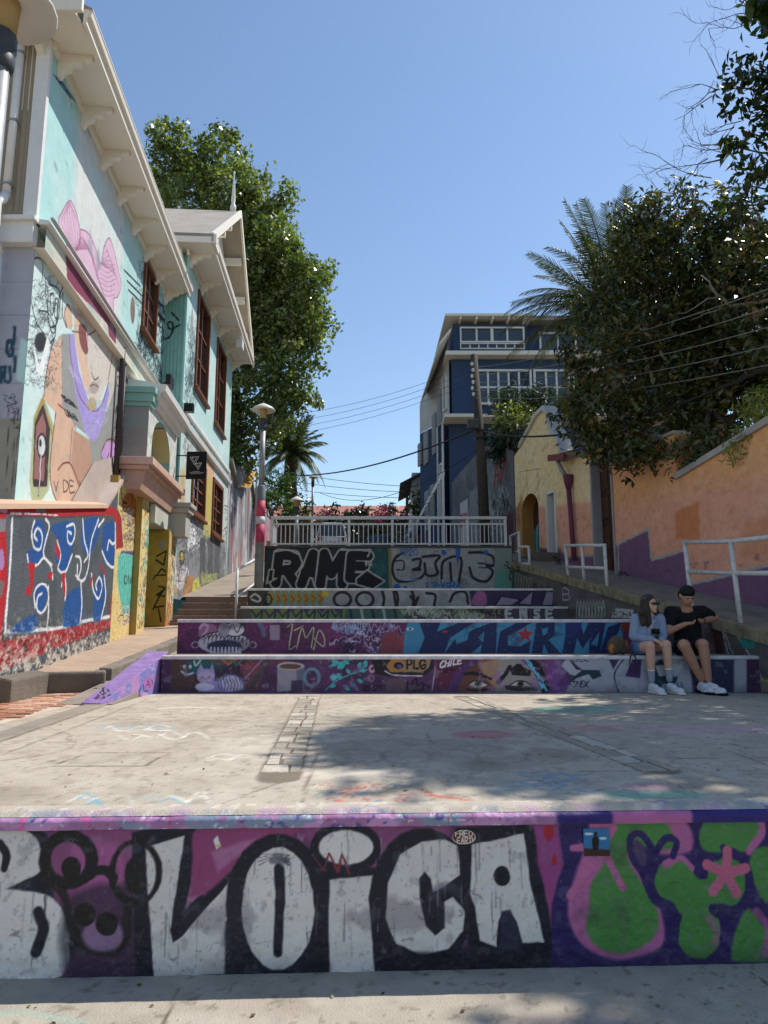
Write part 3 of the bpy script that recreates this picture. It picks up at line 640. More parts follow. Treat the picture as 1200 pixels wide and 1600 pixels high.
# ---- terrace steps with painted risers
def step(label, y0, y1, z0, z1, x0, x1, mural, nos='#a8a4a0'):
    t = thing('terrace_step', label, 'step', (0.8, y0, z0), group='terrace steps of the plaza')
    B().box(x0, x1(y0) if callable(x1) else x1, y0 + .012, y1, z0 - .6, z1 - .004).build('core', M_CONC, t)
    b = B(); xr = x1(y0) if callable(x1) else x1
    b.box(x0 - .015, xr, y0 - .012, y0 + .12, z1 - .042, z1 + .004).build('nosing', mat('nosing_' + nos, nos, rough=.8, var=.3, scale=6, bump=.4, dirt='#8d8090', dirt_amt=.4, dirt_scale=9), t, bevel=.012)  # nosing colour lightened to paint in the sunlit step edge
    if mural: mural.build('painted_riser', M_PAINT, t)
    return t
xk = lambda Y: 6.36 - .18 * Y + .02
# first riser
F1 = Front(YS1); r1 = Canvas(F1, -2.80, xk(YS1), ZP - .01, Z1 - .02, .0095, .0085, '#3e2646', seed=31, wob=.005)
r1.tf = (260, 840, 3)
r1.blotch('#552f5c', .4, .5, .1, .8); r1.blotch('#6d3c53', .3, .6, .08, .6)
r1.poly([(20, 560), (110, 560), (150, 700), (20, 730)], '#463534', soft=25); r1.poly([(90, 560), (330, 555), (300, 640), (120, 640)], '#1d5158', soft=20); r1.poly([(150, 640), (420, 560), (380, 730), (120, 735)], '#2b2438', soft=30)
for a, b, c in ((205, 330, '#7a3d33'), (250, 320, '#b35b35'), (290, 350, '#355e54')): r1.stroke([(a, 560), (a + 40, 595), (b + 20, 560)], 10, c, soft=3, sm=False)
r1.poly([(380, 560), (480, 560), (420, 735), (330, 735)], '#5b3845', soft=14); r1.stroke([(480, 560), (400, 700)], 26, '#3f3a3f', soft=8, sm=False); r1.stroke([(370, 660), (450, 570)], 6, '#8f7fa3', soft=2, sm=False)
# cat
CA = '#8f88b8'
r1.poly([(140, 640), (160, 590), (175, 615), (205, 615), (215, 585), (228, 640), (225, 670), (280, 640), (340, 650), (370, 680), (365, 715), (290, 725), (150, 720), (140, 690), (160, 680)], CA, soft=6, sm=False)
r1.ell((310, 685), 55, 34, '#b8b3d2', soft=8); r1.ell((185, 655), 40, 30, '#a39dc6', soft=6); r1.ell((180, 700), 45, 18, '#c2bfd8', soft=8)
for k in range(9): r1.stroke([(235 + 15 * k, 655 + (k % 2) * 8), (245 + 15 * k, 690), (240 + 15 * k, 715)], 4, '#4d4677', soft=2)
for x in (168, 200): r1.ell((x, 655), 8, 6, '#b55f78', soft=2)
r1.stroke([(185, 665), (188, 675), (200, 682)], 3, '#3c3558', soft=1.5); r1.stroke([(230, 672), (300, 640), (345, 660), (368, 705)], 5, '#433c68', soft=2)
for k in range(2): r1.ell((85 + 26 * k, 605), 7, 9, '#a9b9cf', soft=2)
r1.stroke([(72, 628), (95, 642), (125, 635)], 9, '#9fb2c9', soft=2); r1.stroke([(130, 580), (138, 600), (160, 575)], 8, '#9fb9a9', soft=2)
for k in range(10): r1.stroke([(340 + 10 * k, 585 + 6 * (k % 3)), (352 + 10 * k, 610), (346 + 12 * k, 640)], 3, '#b9566b', soft=1.5, alpha=.7)
# mug
r1.poly([(520, 600), (640, 600), (640, 712), (520, 722)], '#8d8894', soft=4); r1.poly([(610, 600), (650, 600), (645, 712), (612, 714)], '#5e6478', soft=6)
r1.ell((582, 602), 64, 19, '#a7a4ae', soft=3); r1.ell((580, 604), 52, 13, '#5f4234', soft=3); r1.ell((682, 655), 34, 40, '#5f7a92', width=16, soft=4); r1.poly([(585, 670), (640, 668), (640, 716), (585, 718)], '#3f3350', soft=4); r1.blotch('#b9b5bd', .03, .7, .04, .4, box=(-.97, .74, -.5, 1.1))
# leaves
TQ = '#3aa9ad'
for P_ in ([(745, 715), (800, 670), (880, 635), (940, 620)], [(760, 605), (800, 590), (860, 575), (890, 560)]): r1.stroke(P_, 5, TQ, soft=2)
for x, y, dx, dy in ((775, 575, 35, 18), (800, 610, 40, -18), (830, 572, 28, 22), (770, 600, 30, -8), (795, 690, -30, 10), (820, 665, -18, -30), (830, 690, 28, 26), (860, 680, 30, 22), (860, 640, -16, -26), (895, 665, 26, 14), (900, 620, 10, -36), (925, 615, 12, -40), (930, 630, -34, -30), (880, 700, 22, 16)):
    r1.poly([(x, y), (x + dx * .5 - dy * .28, y + dy * .5 + dx * .28), (x + dx, y + dy), (x + dx * .5 + dy * .28, y + dy * .5 - dx * .28)], TQ, soft=2, sm=True)
for k in range(6): t = k * math.pi / 6; r1.stroke([(785 - 18 * math.cos(t), 655 - 16 * math.sin(t)), (785 + 18 * math.cos(t), 655 + 16 * math.sin(t))], 3, '#64b7c4', soft=1.5, sm=False)
r1.blotch('#6e3b68', .12, .58, .06, .5, box=(-.9, ZP, .6, Z1)); r1.text('25.23', 925, 717, 24, 6, '#0f0d10', soft=2)
for x, y, c in ((965, 615, '#b98fa5'), (1012, 600, '#4d4f8e'), (960, 660, '#7d5a7b')): r1.ell((x, y), 16, 20, c, soft=4); r1.ell((x, y), 6, 8, '#4c2b33', soft=3)
r1.tf = (600, 840, 3)
# orange cloud with PLG
r1.poly([(-60, 570), (235, 560), (230, 610), (190, 650), (30, 650), (-40, 640)], '#1c1720', soft=6); r1.poly([(10, 600), (35, 570), (90, 565), (110, 605), (85, 630), (30, 632)], '#a5703a', soft=4); r1.poly([(100, 565), (225, 562), (210, 610), (180, 632), (90, 630)], '#94795a', soft=6)
r1.ell((68, 600), 22, 16, '#15121a', soft=4); r1.ell((72, 603), 10, 8, '#4a4a9a', soft=2); r1.text('PLG', 108, 615, 42, 9, '#100d10', soft=2); r1.stroke([(5, 625), (50, 645), (180, 648)], 6, '#c4bccb', soft=2)
r1.stroke([(120, 700), (150, 660), (160, 700), (190, 690), (215, 700)], 8, '#171219', soft=2); r1.poly([(10, 660), (110, 655), (100, 720), (5, 725)], '#5f4652', soft=12); r1.text('LEO', 110, 716, 36, 6, '#17121a', soft=2); r1.text('AL', 175, 640, 14, 3, '#b03a38')
r1.stroke([(248, 560), (225, 720)], 5, '#b39aa8', soft=3, sm=False); r1.poly([(240, 570), (420, 560), (330, 700), (250, 720)], '#5a1f3d', soft=14); r1.text('CHILE', 262, 610, 30, 7, '#d5d0d6', soft=2, rot=.2); r1.text('VENDOR', 275, 640, 24, 3.5, '#1d1322', soft=1.5, rot=.25)
# face with eyes
r1.poly([(300, 700), (340, 620), (420, 565), (560, 552), (660, 570), (740, 640), (770, 728), (310, 728)], '#4b2c5e', soft=5, sm=False)
r1.poly([(340, 725), (380, 630), (450, 575), (540, 558), (530, 728)], '#5f3b31', soft=6); r1.poly([(520, 560), (640, 562), (700, 610), (740, 700), (745, 728), (520, 728)], '#8c8582', soft=6); r1.poly([(440, 590), (540, 560), (530, 720), (470, 650)], '#9a7a63', soft=14)
r1.stroke([(378, 640), (420, 636), (470, 650), (500, 662)], 15, '#120d0f', soft=4); r1.stroke([(535, 680), (570, 640), (590, 605), (605, 625), (625, 600), (680, 630)], 18, '#0f0c0e', soft=4, sm=False); r1.poly([(590, 610), (640, 590), (690, 650), (600, 645)], '#131012', soft=4)
for cx in (440, 640):
    r1.poly([(cx - 45, 688), (cx - 15, 672), (cx + 20, 676), (cx + 48, 690), (cx, 702)], '#bcb4ab', soft=3, sm=True); r1.ell((cx, 686), 17, 13, '#3f3a2a', soft=2); r1.ell((cx, 686), 7, 7, '#0b0a0a', soft=1); r1.stroke([(cx - 48, 690), (cx - 15, 672), (cx + 20, 675), (cx + 50, 690)], 6, '#1a1214', soft=2); r1.stroke([(cx - 50, 710), (cx, 716), (cx + 55, 708)], 9, '#17100f', soft=4)
r1.poly([(565, 692), (720, 700), (720, 718), (570, 712)], '#141114', soft=4, alpha=.8)
r1.stroke([(660, 560), (720, 620), (760, 720)], 44, '#151221', soft=4)
for ch, x, y in (('D', 680, 598), ('Y', 702, 630), ('A', 726, 662), ('M', 740, 705)): r1.text(ch, x, y, 34, 10, '#5fb3cf', soft=2, rot=-.5)
r1.poly([(745, 560), (850, 560), (860, 728), (790, 728), (770, 640)], '#6a3f7c', soft=10); r1.blotch('#8d5c9c', .08, .6, .05, .7, box=(1.2, ZP, 2.2, Z1))
# white lettering
r1.poly([(860, 560), (1330, 560), (1700, 560), (1700, 728), (850, 728), (880, 660), (940, 630)], '#9a9ba3', soft=8); r1.poly([(860, 560), (900, 620), (1010, 630), (1010, 655), (940, 660), (870, 640), (830, 600)], '#a5a6ae', soft=4); r1.poly([(880, 660), (930, 620), (1010, 622), (1020, 650), (980, 665), (960, 640), (900, 660), (850, 700)], '#17333c', soft=3); r1.poly([(880, 690), (850, 640), (800, 700)], '#56306c', soft=8)
r1.poly([(1050, 560), (1110, 560), (1075, 620)], '#3a2450', soft=4); r1.stroke([(1100, 728), (1080, 640), (1130, 560)], 7, '#22324a', soft=3); r1.poly([(1130, 650), (1170, 560), (1210, 560), (1200, 660)], '#43215a', soft=4); r1.poly([(1240, 600), (1300, 570), (1340, 630), (1300, 700), (1250, 700)], '#18343c', soft=6); r1.poly([(1270, 600), (1400, 590), (1380, 640), (1290, 650)], '#a8a9b0', soft=4); r1.poly([(1250, 660), (1380, 650), (1370, 680), (1260, 690)], '#163a44', soft=4)
r1.text('CRBK', 885, 582, 24, 3.5, '#33203c', soft=1.5, slant=.2); r1.text('SNEK', 882, 700, 26, 4, '#2c2240', soft=1.5, slant=.2); r1.text('GUI', 1360, 702, 24, 4, '#2e2d60', soft=1.5); r1.poly([(1430, 560), (1640, 560), (1640, 728), (1450, 728)], '#282c49', soft=12); r1.blotch('#807f8c', .1, .66, .06, .5)
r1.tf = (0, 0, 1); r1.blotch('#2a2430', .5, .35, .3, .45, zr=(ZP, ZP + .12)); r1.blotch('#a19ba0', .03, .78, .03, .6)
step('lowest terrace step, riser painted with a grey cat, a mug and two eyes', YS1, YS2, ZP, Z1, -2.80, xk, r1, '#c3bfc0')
# second riser
F2 = Front(YS2); r2 = Canvas(F2, -2.86, xk(YS2), Z1 - .01, Z2 - .02, .0095, .0085, '#57294f', seed=32, wob=.005)
r2.tf = (260, 840, 3); r2.blotch('#6b2f5c', .35, .5, .1, .8); r2.blotch('#472348', .3, .58, .1, .7); r2.blotch('#7a5070', .06, .7, .05, .5)
r2.poly([(150, 440), (180, 405), (225, 410), (235, 440), (190, 475), (160, 470)], '#8c6080', soft=4, sm=True); r2.text('2', 160, 475, 65, 14, '#b78fae', soft=4)
r2.ell((270, 495), 125, 55, '#b7b3bf', soft=5); r2.ell((270, 495), 125, 55, '#332a3c', width=6, soft=2); r2.ell((272, 512), 82, 32, '#2c3450', soft=4)
for k in range(9): r2.poly([(200 + 17 * k, 545), (205 + 17 * k, 512), (213 + 17 * k, 512), (216 + 17 * k, 545)], '#c5c1c9', soft=2)
for k in range(12): r2.stroke([(165 + 18 * k, 480 - 14 * math.sin(k * .5)), (180 + 18 * k, 462 - 10 * math.sin(k * .4)), (176 + 18 * k, 500)], 4, '#3b3144', soft=1.5)
r2.ell((320, 430), 48, 34, '#c9c4cd', soft=4); r2.ell((320, 430), 48, 34, '#2d2436', width=5, soft=2); r2.stroke([(275, 400), (290, 440), (310, 405), (330, 445), (350, 410)], 6, '#332a3d', soft=2); r2.ell((270, 430), 28, 34, '#9b97a5', soft=4)
for x in (135, 405): r2.ell((x, 503), 16, 14, '#9d86a0', width=6, soft=2)
r2.poly([(485, 410), (532, 410), (532, 480), (485, 480)], '#8f7f90', soft=3); r2.blotch('#5b4a60', .03, .55, .05, .7, box=(-1.0, 1.3, -.8, 1.5)); r2.stroke([(430, 395), (448, 420), (458, 455)], 22, '#5c5f80', soft=6)
for P_ in ([(565, 420), (590, 410), (575, 520), (610, 505)], [(610, 520), (635, 425), (655, 470), (690, 420), (680, 515)], [(690, 525), (715, 435), (740, 470), (735, 510), (690, 470)], [(600, 435), (640, 415)]): r2.stroke(P_, 11, '#2f2636', soft=3); r2.stroke(P_, 6, '#b5a78f', soft=2)
r2.scribble((760, 405, 1060, 450), 26, '#7f8fae', 4, size=30, cols=['#8fa3bd', '#6f7fa8', '#9a8fb5']); r2.scribble((750, 450, 1070, 530), 40, '#2c2036', 4, size=30, cols=['#2c2036', '#b7aebd', '#8d86a8', '#3a2b49']); r2.text('SUPRANTE', 780, 430, 26, 4, '#87a0b9', soft=1.5)
r2.poly([(1060, 530), (1110, 440), (1130, 545), (1050, 545)], '#8a3f45', soft=12)
r2.tf = (600, 840, 3); LB = '#3d7f9f'; DB = '#1a2550'
r2.poly([(-10, 460), (60, 430), (90, 548), (-20, 548)], '#7c3b48', soft=14); r2.poly([(90, 548), (95, 460), (110, 400), (180, 392), (1120, 392), (1120, 548)], LB, soft=4)
r2.ell((120, 428), 18, 8, '#a9c4d0', soft=2); r2.ell((122, 428), 6, 5, '#1c1622', soft=1)
for P_ in ([(165, 395), (265, 395), (250, 440), (350, 400), (420, 400), (310, 470), (280, 548), (160, 548), (190, 470)], [(280, 548), (330, 480), (420, 430), (500, 400), (530, 395), (525, 545), (450, 545), (460, 500), (400, 548)], [(525, 545), (545, 440), (620, 400), (700, 395), (640, 430), (580, 460), (580, 505), (640, 510), (690, 480), (680, 545)], [(690, 545), (715, 400), (800, 395), (800, 460), (770, 480), (830, 545), (770, 545), (750, 500), (740, 545)], [(835, 545), (860, 400), (920, 395), (935, 450), (960, 395), (1040, 400), (1010, 545), (960, 545), (965, 470), (930, 520), (905, 470), (890, 545)], [(1010, 545), (1050, 420), (1115, 395), (1100, 440), (1070, 500), (1110, 545)]):
    r2.poly(P_, DB, soft=4)
for P_ in ([(335, 470), (400, 440), (390, 480), (340, 500)], [(440, 470), (470, 440), (465, 490)], [(600, 470), (640, 455), (630, 490)], [(740, 430), (770, 420), (765, 450), (745, 460)], [(970, 500), (1010, 440), (1000, 510)]): r2.poly(P_, LB, soft=3)
r2.poly([(850, 400), (930, 395), (900, 470), (850, 470)], '#212a63', soft=10)
for k in range(5):
    a0 = math.radians(-90 + 72 * k); a1 = math.radians(-90 + 72 * k + 36); a2 = math.radians(-90 + 72 * k - 36)
    r2.poly([(662, 455), (662 + 17 * math.cos(a2), 455 + 17 * math.sin(a2)), (662 + 44 * math.cos(a0), 455 + 44 * math.sin(a0)), (662 + 17 * math.cos(a1), 455 + 17 * math.sin(a1))], '#a5242b', soft=1.5)
r2.ell((285, 442), 14, 6, '#9b3238', soft=3); r2.poly([(1110, 395), (1160, 395), (1160, 440), (1110, 440)], '#7d2a26', soft=5); r2.poly([(1160, 395), (1700, 395), (1700, 548), (1160, 548)], '#58504f', soft=16); r2.ell((1240, 450), 90, 60, '#53618c', soft=20); r2.poly([(1520, 395), (1640, 395), (1640, 548), (1560, 548)], '#3b2528', soft=20); r2.text('W O', 1570, 470, 50, 6, '#6f2c32')
r2.stroke([(110, 390), (530, 392)], 4, '#a4b6c4', soft=2, sm=False); r2.tf = (0, 0, 1); r2.blotch('#9a90a0', .025, .77, .03, .6); r2.blotch('#231c2a', .3, .66, .1, .4)
step('second terrace step, its riser painted with light and dark blue letters and a red star', YS2, YS3 + .1, Z1, Z2, -2.86, xk, r2, '#cdc6ca')
# third riser
xk3 = lambda Y: min(6.36 - .18 * Y + .02, 3.9)
F3 = Front(YS3); r3 = Canvas(F3, -2.92, xk3(YS3), Z2 - .01, Z3 - .02, .014, .012, '#4d4f4a', seed=33, wob=.005)
r3.tf = (260, 840, 3); r3.poly([(395, 330), (860, 330), (840, 385), (400, 385)], '#5d7440', soft=8)
for k in range(7): r3.stroke([(400 + 62 * k, 340), (420 + 62 * k, 372), (450 + 62 * k, 338), (444 + 62 * k, 385)], 8, '#2b2250', soft=2, sm=False)
for k in range(5): r3.poly([(500 + 70 * k, 330), (540 + 70 * k, 330), (520 + 70 * k, 352)], '#3f2f70', soft=3)
r3.poly([(845, 328), (1110, 328), (1110, 386), (835, 386)], '#3e5a55', soft=6)
for k in range(5): r3.stroke([(860 + 52 * k, 330), (870 + 52 * k, 385)], 12, '#89a59c' if k % 2 else '#20302c', soft=3)
r3.tf = (600, 840, 3); r3.scribble((70, 335, 430, 380), 60, '#222', 5, size=34, cols=['#1b1c1d', '#8d9a86', '#5d6f5a', '#b3b4ae'])
r3.scribble((430, 335, 560, 380), 20, '#6a4a6e', 6, size=34, cols=['#6a4a6e', '#8fa36a', '#1b1c1d']); r3.poly([(555, 326), (830, 326), (830, 386), (555, 386)], '#4c4450', soft=6)
for ch, x in (('E', 575), ('N', 640), ('S', 705), ('E', 765)): r3.text(ch, x, 378, 42, 15, '#b5b2ae', soft=2, out=('#2a2530', 5))
step('third terrace step, a thin riser with green, purple and pale grey lettering', YS3, YS4 + .1, Z2, Z3, -2.92, xk3, r3, '#cfccc7')
# fourth riser
F4 = Front(YS4); r4 = Canvas(F4, -2.92, xk3(YS4), Z3 - .01, Z4 - .02, .014, .012, '#8b8a88', seed=34, wob=.005)
r4.tf = (260, 840, 3); r4.poly([(365, 240), (480, 240), (480, 322), (365, 322)], '#34372f', soft=10); r4.stroke([(395, 280), (415, 265), (440, 285), (430, 300), (400, 290)], 9, '#b5b3ac', soft=3)
for k in range(8): r4.ell((490 + 33 * k, 283), 19, 36, '#3f8a78', soft=3); r4.ell((490 + 33 * k, 283), 13, 30, '#a0702c', soft=3); r4.stroke([(484 + 33 * k, 270), (498 + 33 * k, 288), (486 + 33 * k, 300)], 4, '#5c3c17', soft=2)
r4.ell((475, 290), 18, 24, '#15140f', width=6, soft=2); r4.ell((745, 265), 16, 14, '#b2a42c', soft=3); r4.blotch('#a4a3a1', .3, .5, .1, .7, box=(-.6, 1.8, 2, 2.4))
for x in (825, 930): r4.ell((x, 290), 40, 34, '#1a1a1c', width=13, soft=3)
for x in (1010, 1075, 1150): r4.stroke([(x, 245), (x + 10, 285), (x + 5, 322)], 13, '#1d1d1f', soft=3)
r4.tf = (600, 840, 3)
for P_ in ([(45, 250), (55, 320)], [(125, 275), (145, 300), (160, 280), (145, 318)], [(200, 260), (240, 270), (235, 318)], [(310, 300), (330, 262), (380, 255), (395, 310)]): r4.stroke(P_, 12, '#1d1d20', soft=3)
r4.poly([(400, 242), (900, 242), (900, 322), (410, 322)], '#3a2c4b', soft=10); r4.poly([(410, 300), (440, 250), (475, 260), (480, 312), (430, 318)], '#9c5a86', soft=5, sm=True)
for P_ in ([(520, 320), (550, 275), (640, 290), (600, 318)], [(630, 310), (700, 245), (690, 318)], [(740, 318), (760, 250), (800, 255), (790, 318)], [(810, 318), (835, 235), (870, 250), (860, 318)]): r4.poly(P_, '#8b8394', soft=4); r4.stroke(P_, 5, '#17121f', soft=2, closed=True, sm=False)
r4.text('B', 835, 300, 55, 8, '#a59fb0', soft=2)
step('fourth terrace step, riser with orange bubble letters then black outline letters', YS4, YS5 + .1, Z3, Z4, -2.92, xk3, r4, '#d2cfca')
# upper wall with two painted panels
up = thing('terrace_wall', 'upper wall below the white railing, black letters on the left panel and white ones on the right', 'wall', (0, YS5, Z4))
F5 = Front(YS5); B().box(-2.98, 3.2, YS5 + .015, YS5 + .5, Z4 - .3, Z5).build('core', M_CONC, up)
r5 = Canvas(F5, -2.98, 3.2, Z4 - .02, Z5, .0155, .0145, '#1c2a2c', seed=35, wob=.008)
r5.tf = (400, 780, 3)
r5.poly([(400, 225), (630, 225), (630, 425), (560, 425)], '#1f4a4a', soft=12); r5.blotch('#2d6a62', .15, .62, .08, .6, box=(-.9, Z4, .2, Z5))
WH = '#a9a7a3'
for ch, x, y, h_, sx_ in (('R', 96, 392, 128, 1.25), ('A', 214, 396, 140, .92), ('M', 300, 398, 140, 1.0), ('E', 440, 372, 108, 1.3)):
    r5.rnd.seed(ord(ch)); r5.text(ch, x, y, h_, 44, '#0b0b0e', soft=3, slant=.08, sx=sx_, jit=.03, sm=False, out=(WH, 8))
for P_ in ([(50, 395), (62, 330), (84, 330), (78, 372), (96, 372)], [(470, 372), (520, 332), (604, 384), (548, 422), (470, 400)], [(85, 246), (150, 236), (200, 258)], [(395, 238), (538, 236), (524, 268)]): r5.poly(P_, '#0b0b0e', soft=3) if len(P_) > 3 else None; r5.stroke(P_, 8, WH, soft=2.5, closed=len(P_) > 3, sm=False)
for x in (515, 538): r5.stroke([(x, 290), (x + 2, 310)], 9, WH, soft=2, sm=False)
r5.poly([(622, 222), (900, 222), (1175, 225), (1165, 430), (625, 430)], '#9a9996', soft=4); r5.stroke([(628, 225), (632, 428)], 14, '#8f7a3a', soft=6, sm=False); r5.blotch('#7d7c7a', .2, .55, .1, .5, box=(.3, Z4, 3.2, Z5)); r5.scribble((660, 330, 1100, 410), 30, '#555', 3, size=40, alpha=.4)
for P_ in ([(690, 250), (650, 280), (640, 340), (670, 385), (760, 375), (790, 350)], [(735, 285), (770, 280), (765, 320), (735, 330), (770, 330)], [(780, 270), (860, 265), (840, 300), (850, 350), (800, 355), (790, 300)], [(870, 370), (880, 290), (960, 275), (950, 400)], [(910, 300), (915, 380)], [(1000, 250), (1060, 250), (1110, 270), (1115, 310), (1080, 310), (1110, 340), (1080, 385), (1020, 370), (1000, 320)]):
    r5.stroke(P_, 12, '#19191c', soft=3)
r5.stroke([(650, 290), (690, 290), (690, 330), (660, 330)], 7, '#1c1c1f', soft=2); r5.stroke([(1040, 300), (1080, 302)], 5, '#1c1c1f'); r5.stroke([(1045, 320), (1085, 322)], 5, '#1c1c1f')
BL = '#2a5f9e'; r5.text('SPZO', 678, 262, 27, 5, BL, soft=1.5); r5.poly([(932, 228), (962, 228), (946, 320)], BL, soft=2); r5.poly([(1118, 228), (1142, 228), (1130, 276)], BL, soft=2)
for c, r_ in (((880, 250), 13), ((1078, 250), 13), ((660, 412), 16), ((700, 415), 8), ((850, 245), 3), ((838, 246), 3)): r5.ell(c, r_, r_, BL, soft=2)
r5.text('1 3-VSRA', 795, 420, 30, 8, BL, soft=2); r5.stroke([(690, 380), (770, 378)], 5, '#7fa4cc', soft=2); r5.poly([(1120, 225), (1200, 225), (1200, 430), (1115, 430)], '#7d8a80', soft=6); r5.poly([(1125, 330), (1200, 330), (1200, 430), (1120, 430)], '#5f8f80', soft=6)
r5.tf = (0, 0, 1)
r5.build('painted_face', M_PAINT, up)
B().box(-2.98, 3.2, YS5 - .04, YS5 + .5, Z5, Z5 + .045).build('coping', mat('dark_kerb', '#4b4a44', rough=.9, var=.2), up, bevel=.01)
# landings and upper road
road = B(); ys = [YS5 + .05, 24, 30, 32, 38, 46, 70]; 
zroad = lambda Y: Z5 + .02 + .09 * (Y - YS5)
P = []
for y in ys: P += [(-2.95, y, zroad(y)), ((6.36 - .18 * y + .1) if y < 31 else max(7.7 - .18 * y, .5) + 6, y, zroad(y))]
road.add(P, [(2 * i, 2 * i + 1, 2 * i + 3, 2 * i + 2) for i in range(len(ys) - 1)])
tag(road.build('upper_road', mat('asphalt', '#5b5854', rough=.92, var=.15, scale=2, bump=.4)), kind='structure')
tag(B().add([(-14, 46, zroad(46) - .03), (25, 46, zroad(46) - .03), (25, 90, zroad(90)), (-14, 90, zroad(90))], [(0, 1, 2, 3)]).build('upper_road', MATS['asphalt']), kind='structure')
B().box(-3.02, -2.9, YS5 + .5, 36, 1.5, 5.0).build('retaining_wall', M_CONC).location = (0, 0, -1.35)
rw = bpy.data.objects['retaining_wall.001'] if 'retaining_wall.001' in bpy.data.objects else None
if rw: tag(rw, 'bare concrete side wall of the upper road next to the left path', 'wall')
# ================================================================== LEFT SIDE: PAVEMENT, PAINTED HOUSE, WALLS
FH = Frame(-3.66, -0.097, 1)                  # street face of the turquoise house
M_CREAM = mat('cream_paint', '#e3dbcc', rough=.6, var=.07, scale=3, bump=.06, dirt='#b3a690', dirt_amt=.25, dirt_scale=3)
M_WHITE = mat('white_paint', '#dcdad5', rough=.5, var=.06, scale=4, bump=.06, dirt='#9c968b', dirt_amt=.3, dirt_scale=4)
M_TURQ = mat('turquoise_paint', '#86b5ac', rough=.55, var=.07, scale=3, bump=.08, dirt='#6b968e', dirt_amt=.4)
M_WOOD = mat('window_wood', '#6d4027', rough=.5, var=.25, scale=9, bump=.15)
M_GLASS = glass_mat('window_glass', '#161b1e')
M_GLASS_R = glass_mat('window_glass_dusty', '#2a2f31', .15)
M_GREYP = mat('grey_metal', '#8f9294', rough=.45, var=.1, bump=.05, metal=.4)

# ---- left pavement: tiled ramp with kerb
sw = B(); YA, YB = YS1, 15.59
ring = lambda Y, xr: [(-(3.66 + .097 * Y) + .1, Y, zl(Y)), (xr, Y, zl(Y))]
P = [(-9.5, YA - 1.5, zl(YA)), (-4.6, YA - .36, zl(YA)), (-3.66, YA, zl(YA))] + [ring(YB, -3.80)[1]] + [(-9.5, YB, zl(YB))]
m_tile = mat('floor_tile', '#a48d79', rough=.85, var=.2, scale=2.5, bump=.25, bscale=50, dirt='#c3b6a4', dirt_amt=.5, dirt_scale=1.6)
def add_brick_nodes(m, sc=(1, 1, 1), mortar='#8d8172', c1='#a58a74', c2='#b79f89', w=.22, h=.11, rot=0, ms=.012):
    nt = m.node_tree; N = nt.nodes; L = nt.links; b = N['Principled BSDF']; src = b.inputs['Base Color'].links[0].from_socket
    tc = N.new('ShaderNodeTexCoord'); mp = N.new('ShaderNodeMapping'); mp.inputs['Rotation'].default_value = (0, 0, rot); L.new(tc.outputs['Object'], mp.inputs['Vector'])
    br = N.new('ShaderNodeTexBrick'); L.new(mp.outputs[0], br.inputs['Vector']); br.inputs['Scale'].default_value = 1
    br.inputs['Brick Width'].default_value = w; br.inputs['Row Height'].default_value = h; br.inputs['Mortar Size'].default_value = ms
    br.inputs['Color1'].default_value = (*lin(c1), 1); br.inputs['Color2'].default_value = (*lin(c2), 1); br.inputs['Mortar'].default_value = (*lin(mortar), 1)
    mx = N.new('ShaderNodeMix'); mx.data_type = 'RGBA'; mx.inputs[0].default_value = .55; L.new(src, mx.inputs[6]); L.new(br.outputs['Color'], mx.inputs[7]); L.new(mx.outputs[2], b.inputs['Base Color'])
add_brick_nodes(m_tile, w=.2, h=.1, ms=.01)
sw_o = tag(B().slab(P, .4).build('pavement', m_tile, fix=True), kind='structure')
ka, kb_ = Vector((-3.5, YA - .02)), Vector((-4.75, YA - .42)); kn = Vector((-(ka - kb_).y, (ka - kb_).x)).normalized() * .2
kq = [(kb_.x, kb_.y), (ka.x, ka.y), (ka.x + kn.x, ka.y + kn.y), (kb_.x + kn.x, kb_.y + kn.y)]
B().hexa([(x, y, ZP - .02) for x, y in kq] + [(x, y, .955 + (.012 if i > 1 else 0)) for i, (x, y) in enumerate(kq)]).build('kerb', M_CONC_D, sw_o, bevel=.025)
ks = B()
for i in range(6):                                               # sloping kerb stones along the plaza side
    y0 = YA + .2 + i * .92; y1 = y0 + .905; xx = -3.5 - .03 * i
    kb2 = B().hexa([(xx - .18, y0, ZP - .1), (xx, y0, ZP - .1), (xx, y1, ZP - .1), (xx - .18, y1, ZP - .1), (xx - .18, y0, zl(y0) + .012), (xx, y0, zl(y0) + .004), (xx, y1, zl(y1) + .004), (xx - .18, y1, zl(y1) + .012)])
    kb2.build('kerb_stone', mat('kerb_stone', '#7d7468', rough=.9, var=.3, scale=5, bump=.7, bscale=22, dirt='#574e45', dirt_amt=.6), sw_o, bevel=.02)
# ground wedge between kerb and purple ramp wall
tag(B().hexa([(-3.5, 7.75, ZP - .1), (-2.9, 7.75, ZP - .1), (-2.8, YS3, ZP - .1), (-3.75, YS3, ZP - .1), (-3.5, 7.75, ZP + .01), (-2.9, 7.75, ZP + .01), (-2.8, YS3, 1.25), (-3.75, YS3, 1.25)]).build('gutter_ramp', M_CONC), kind='structure')
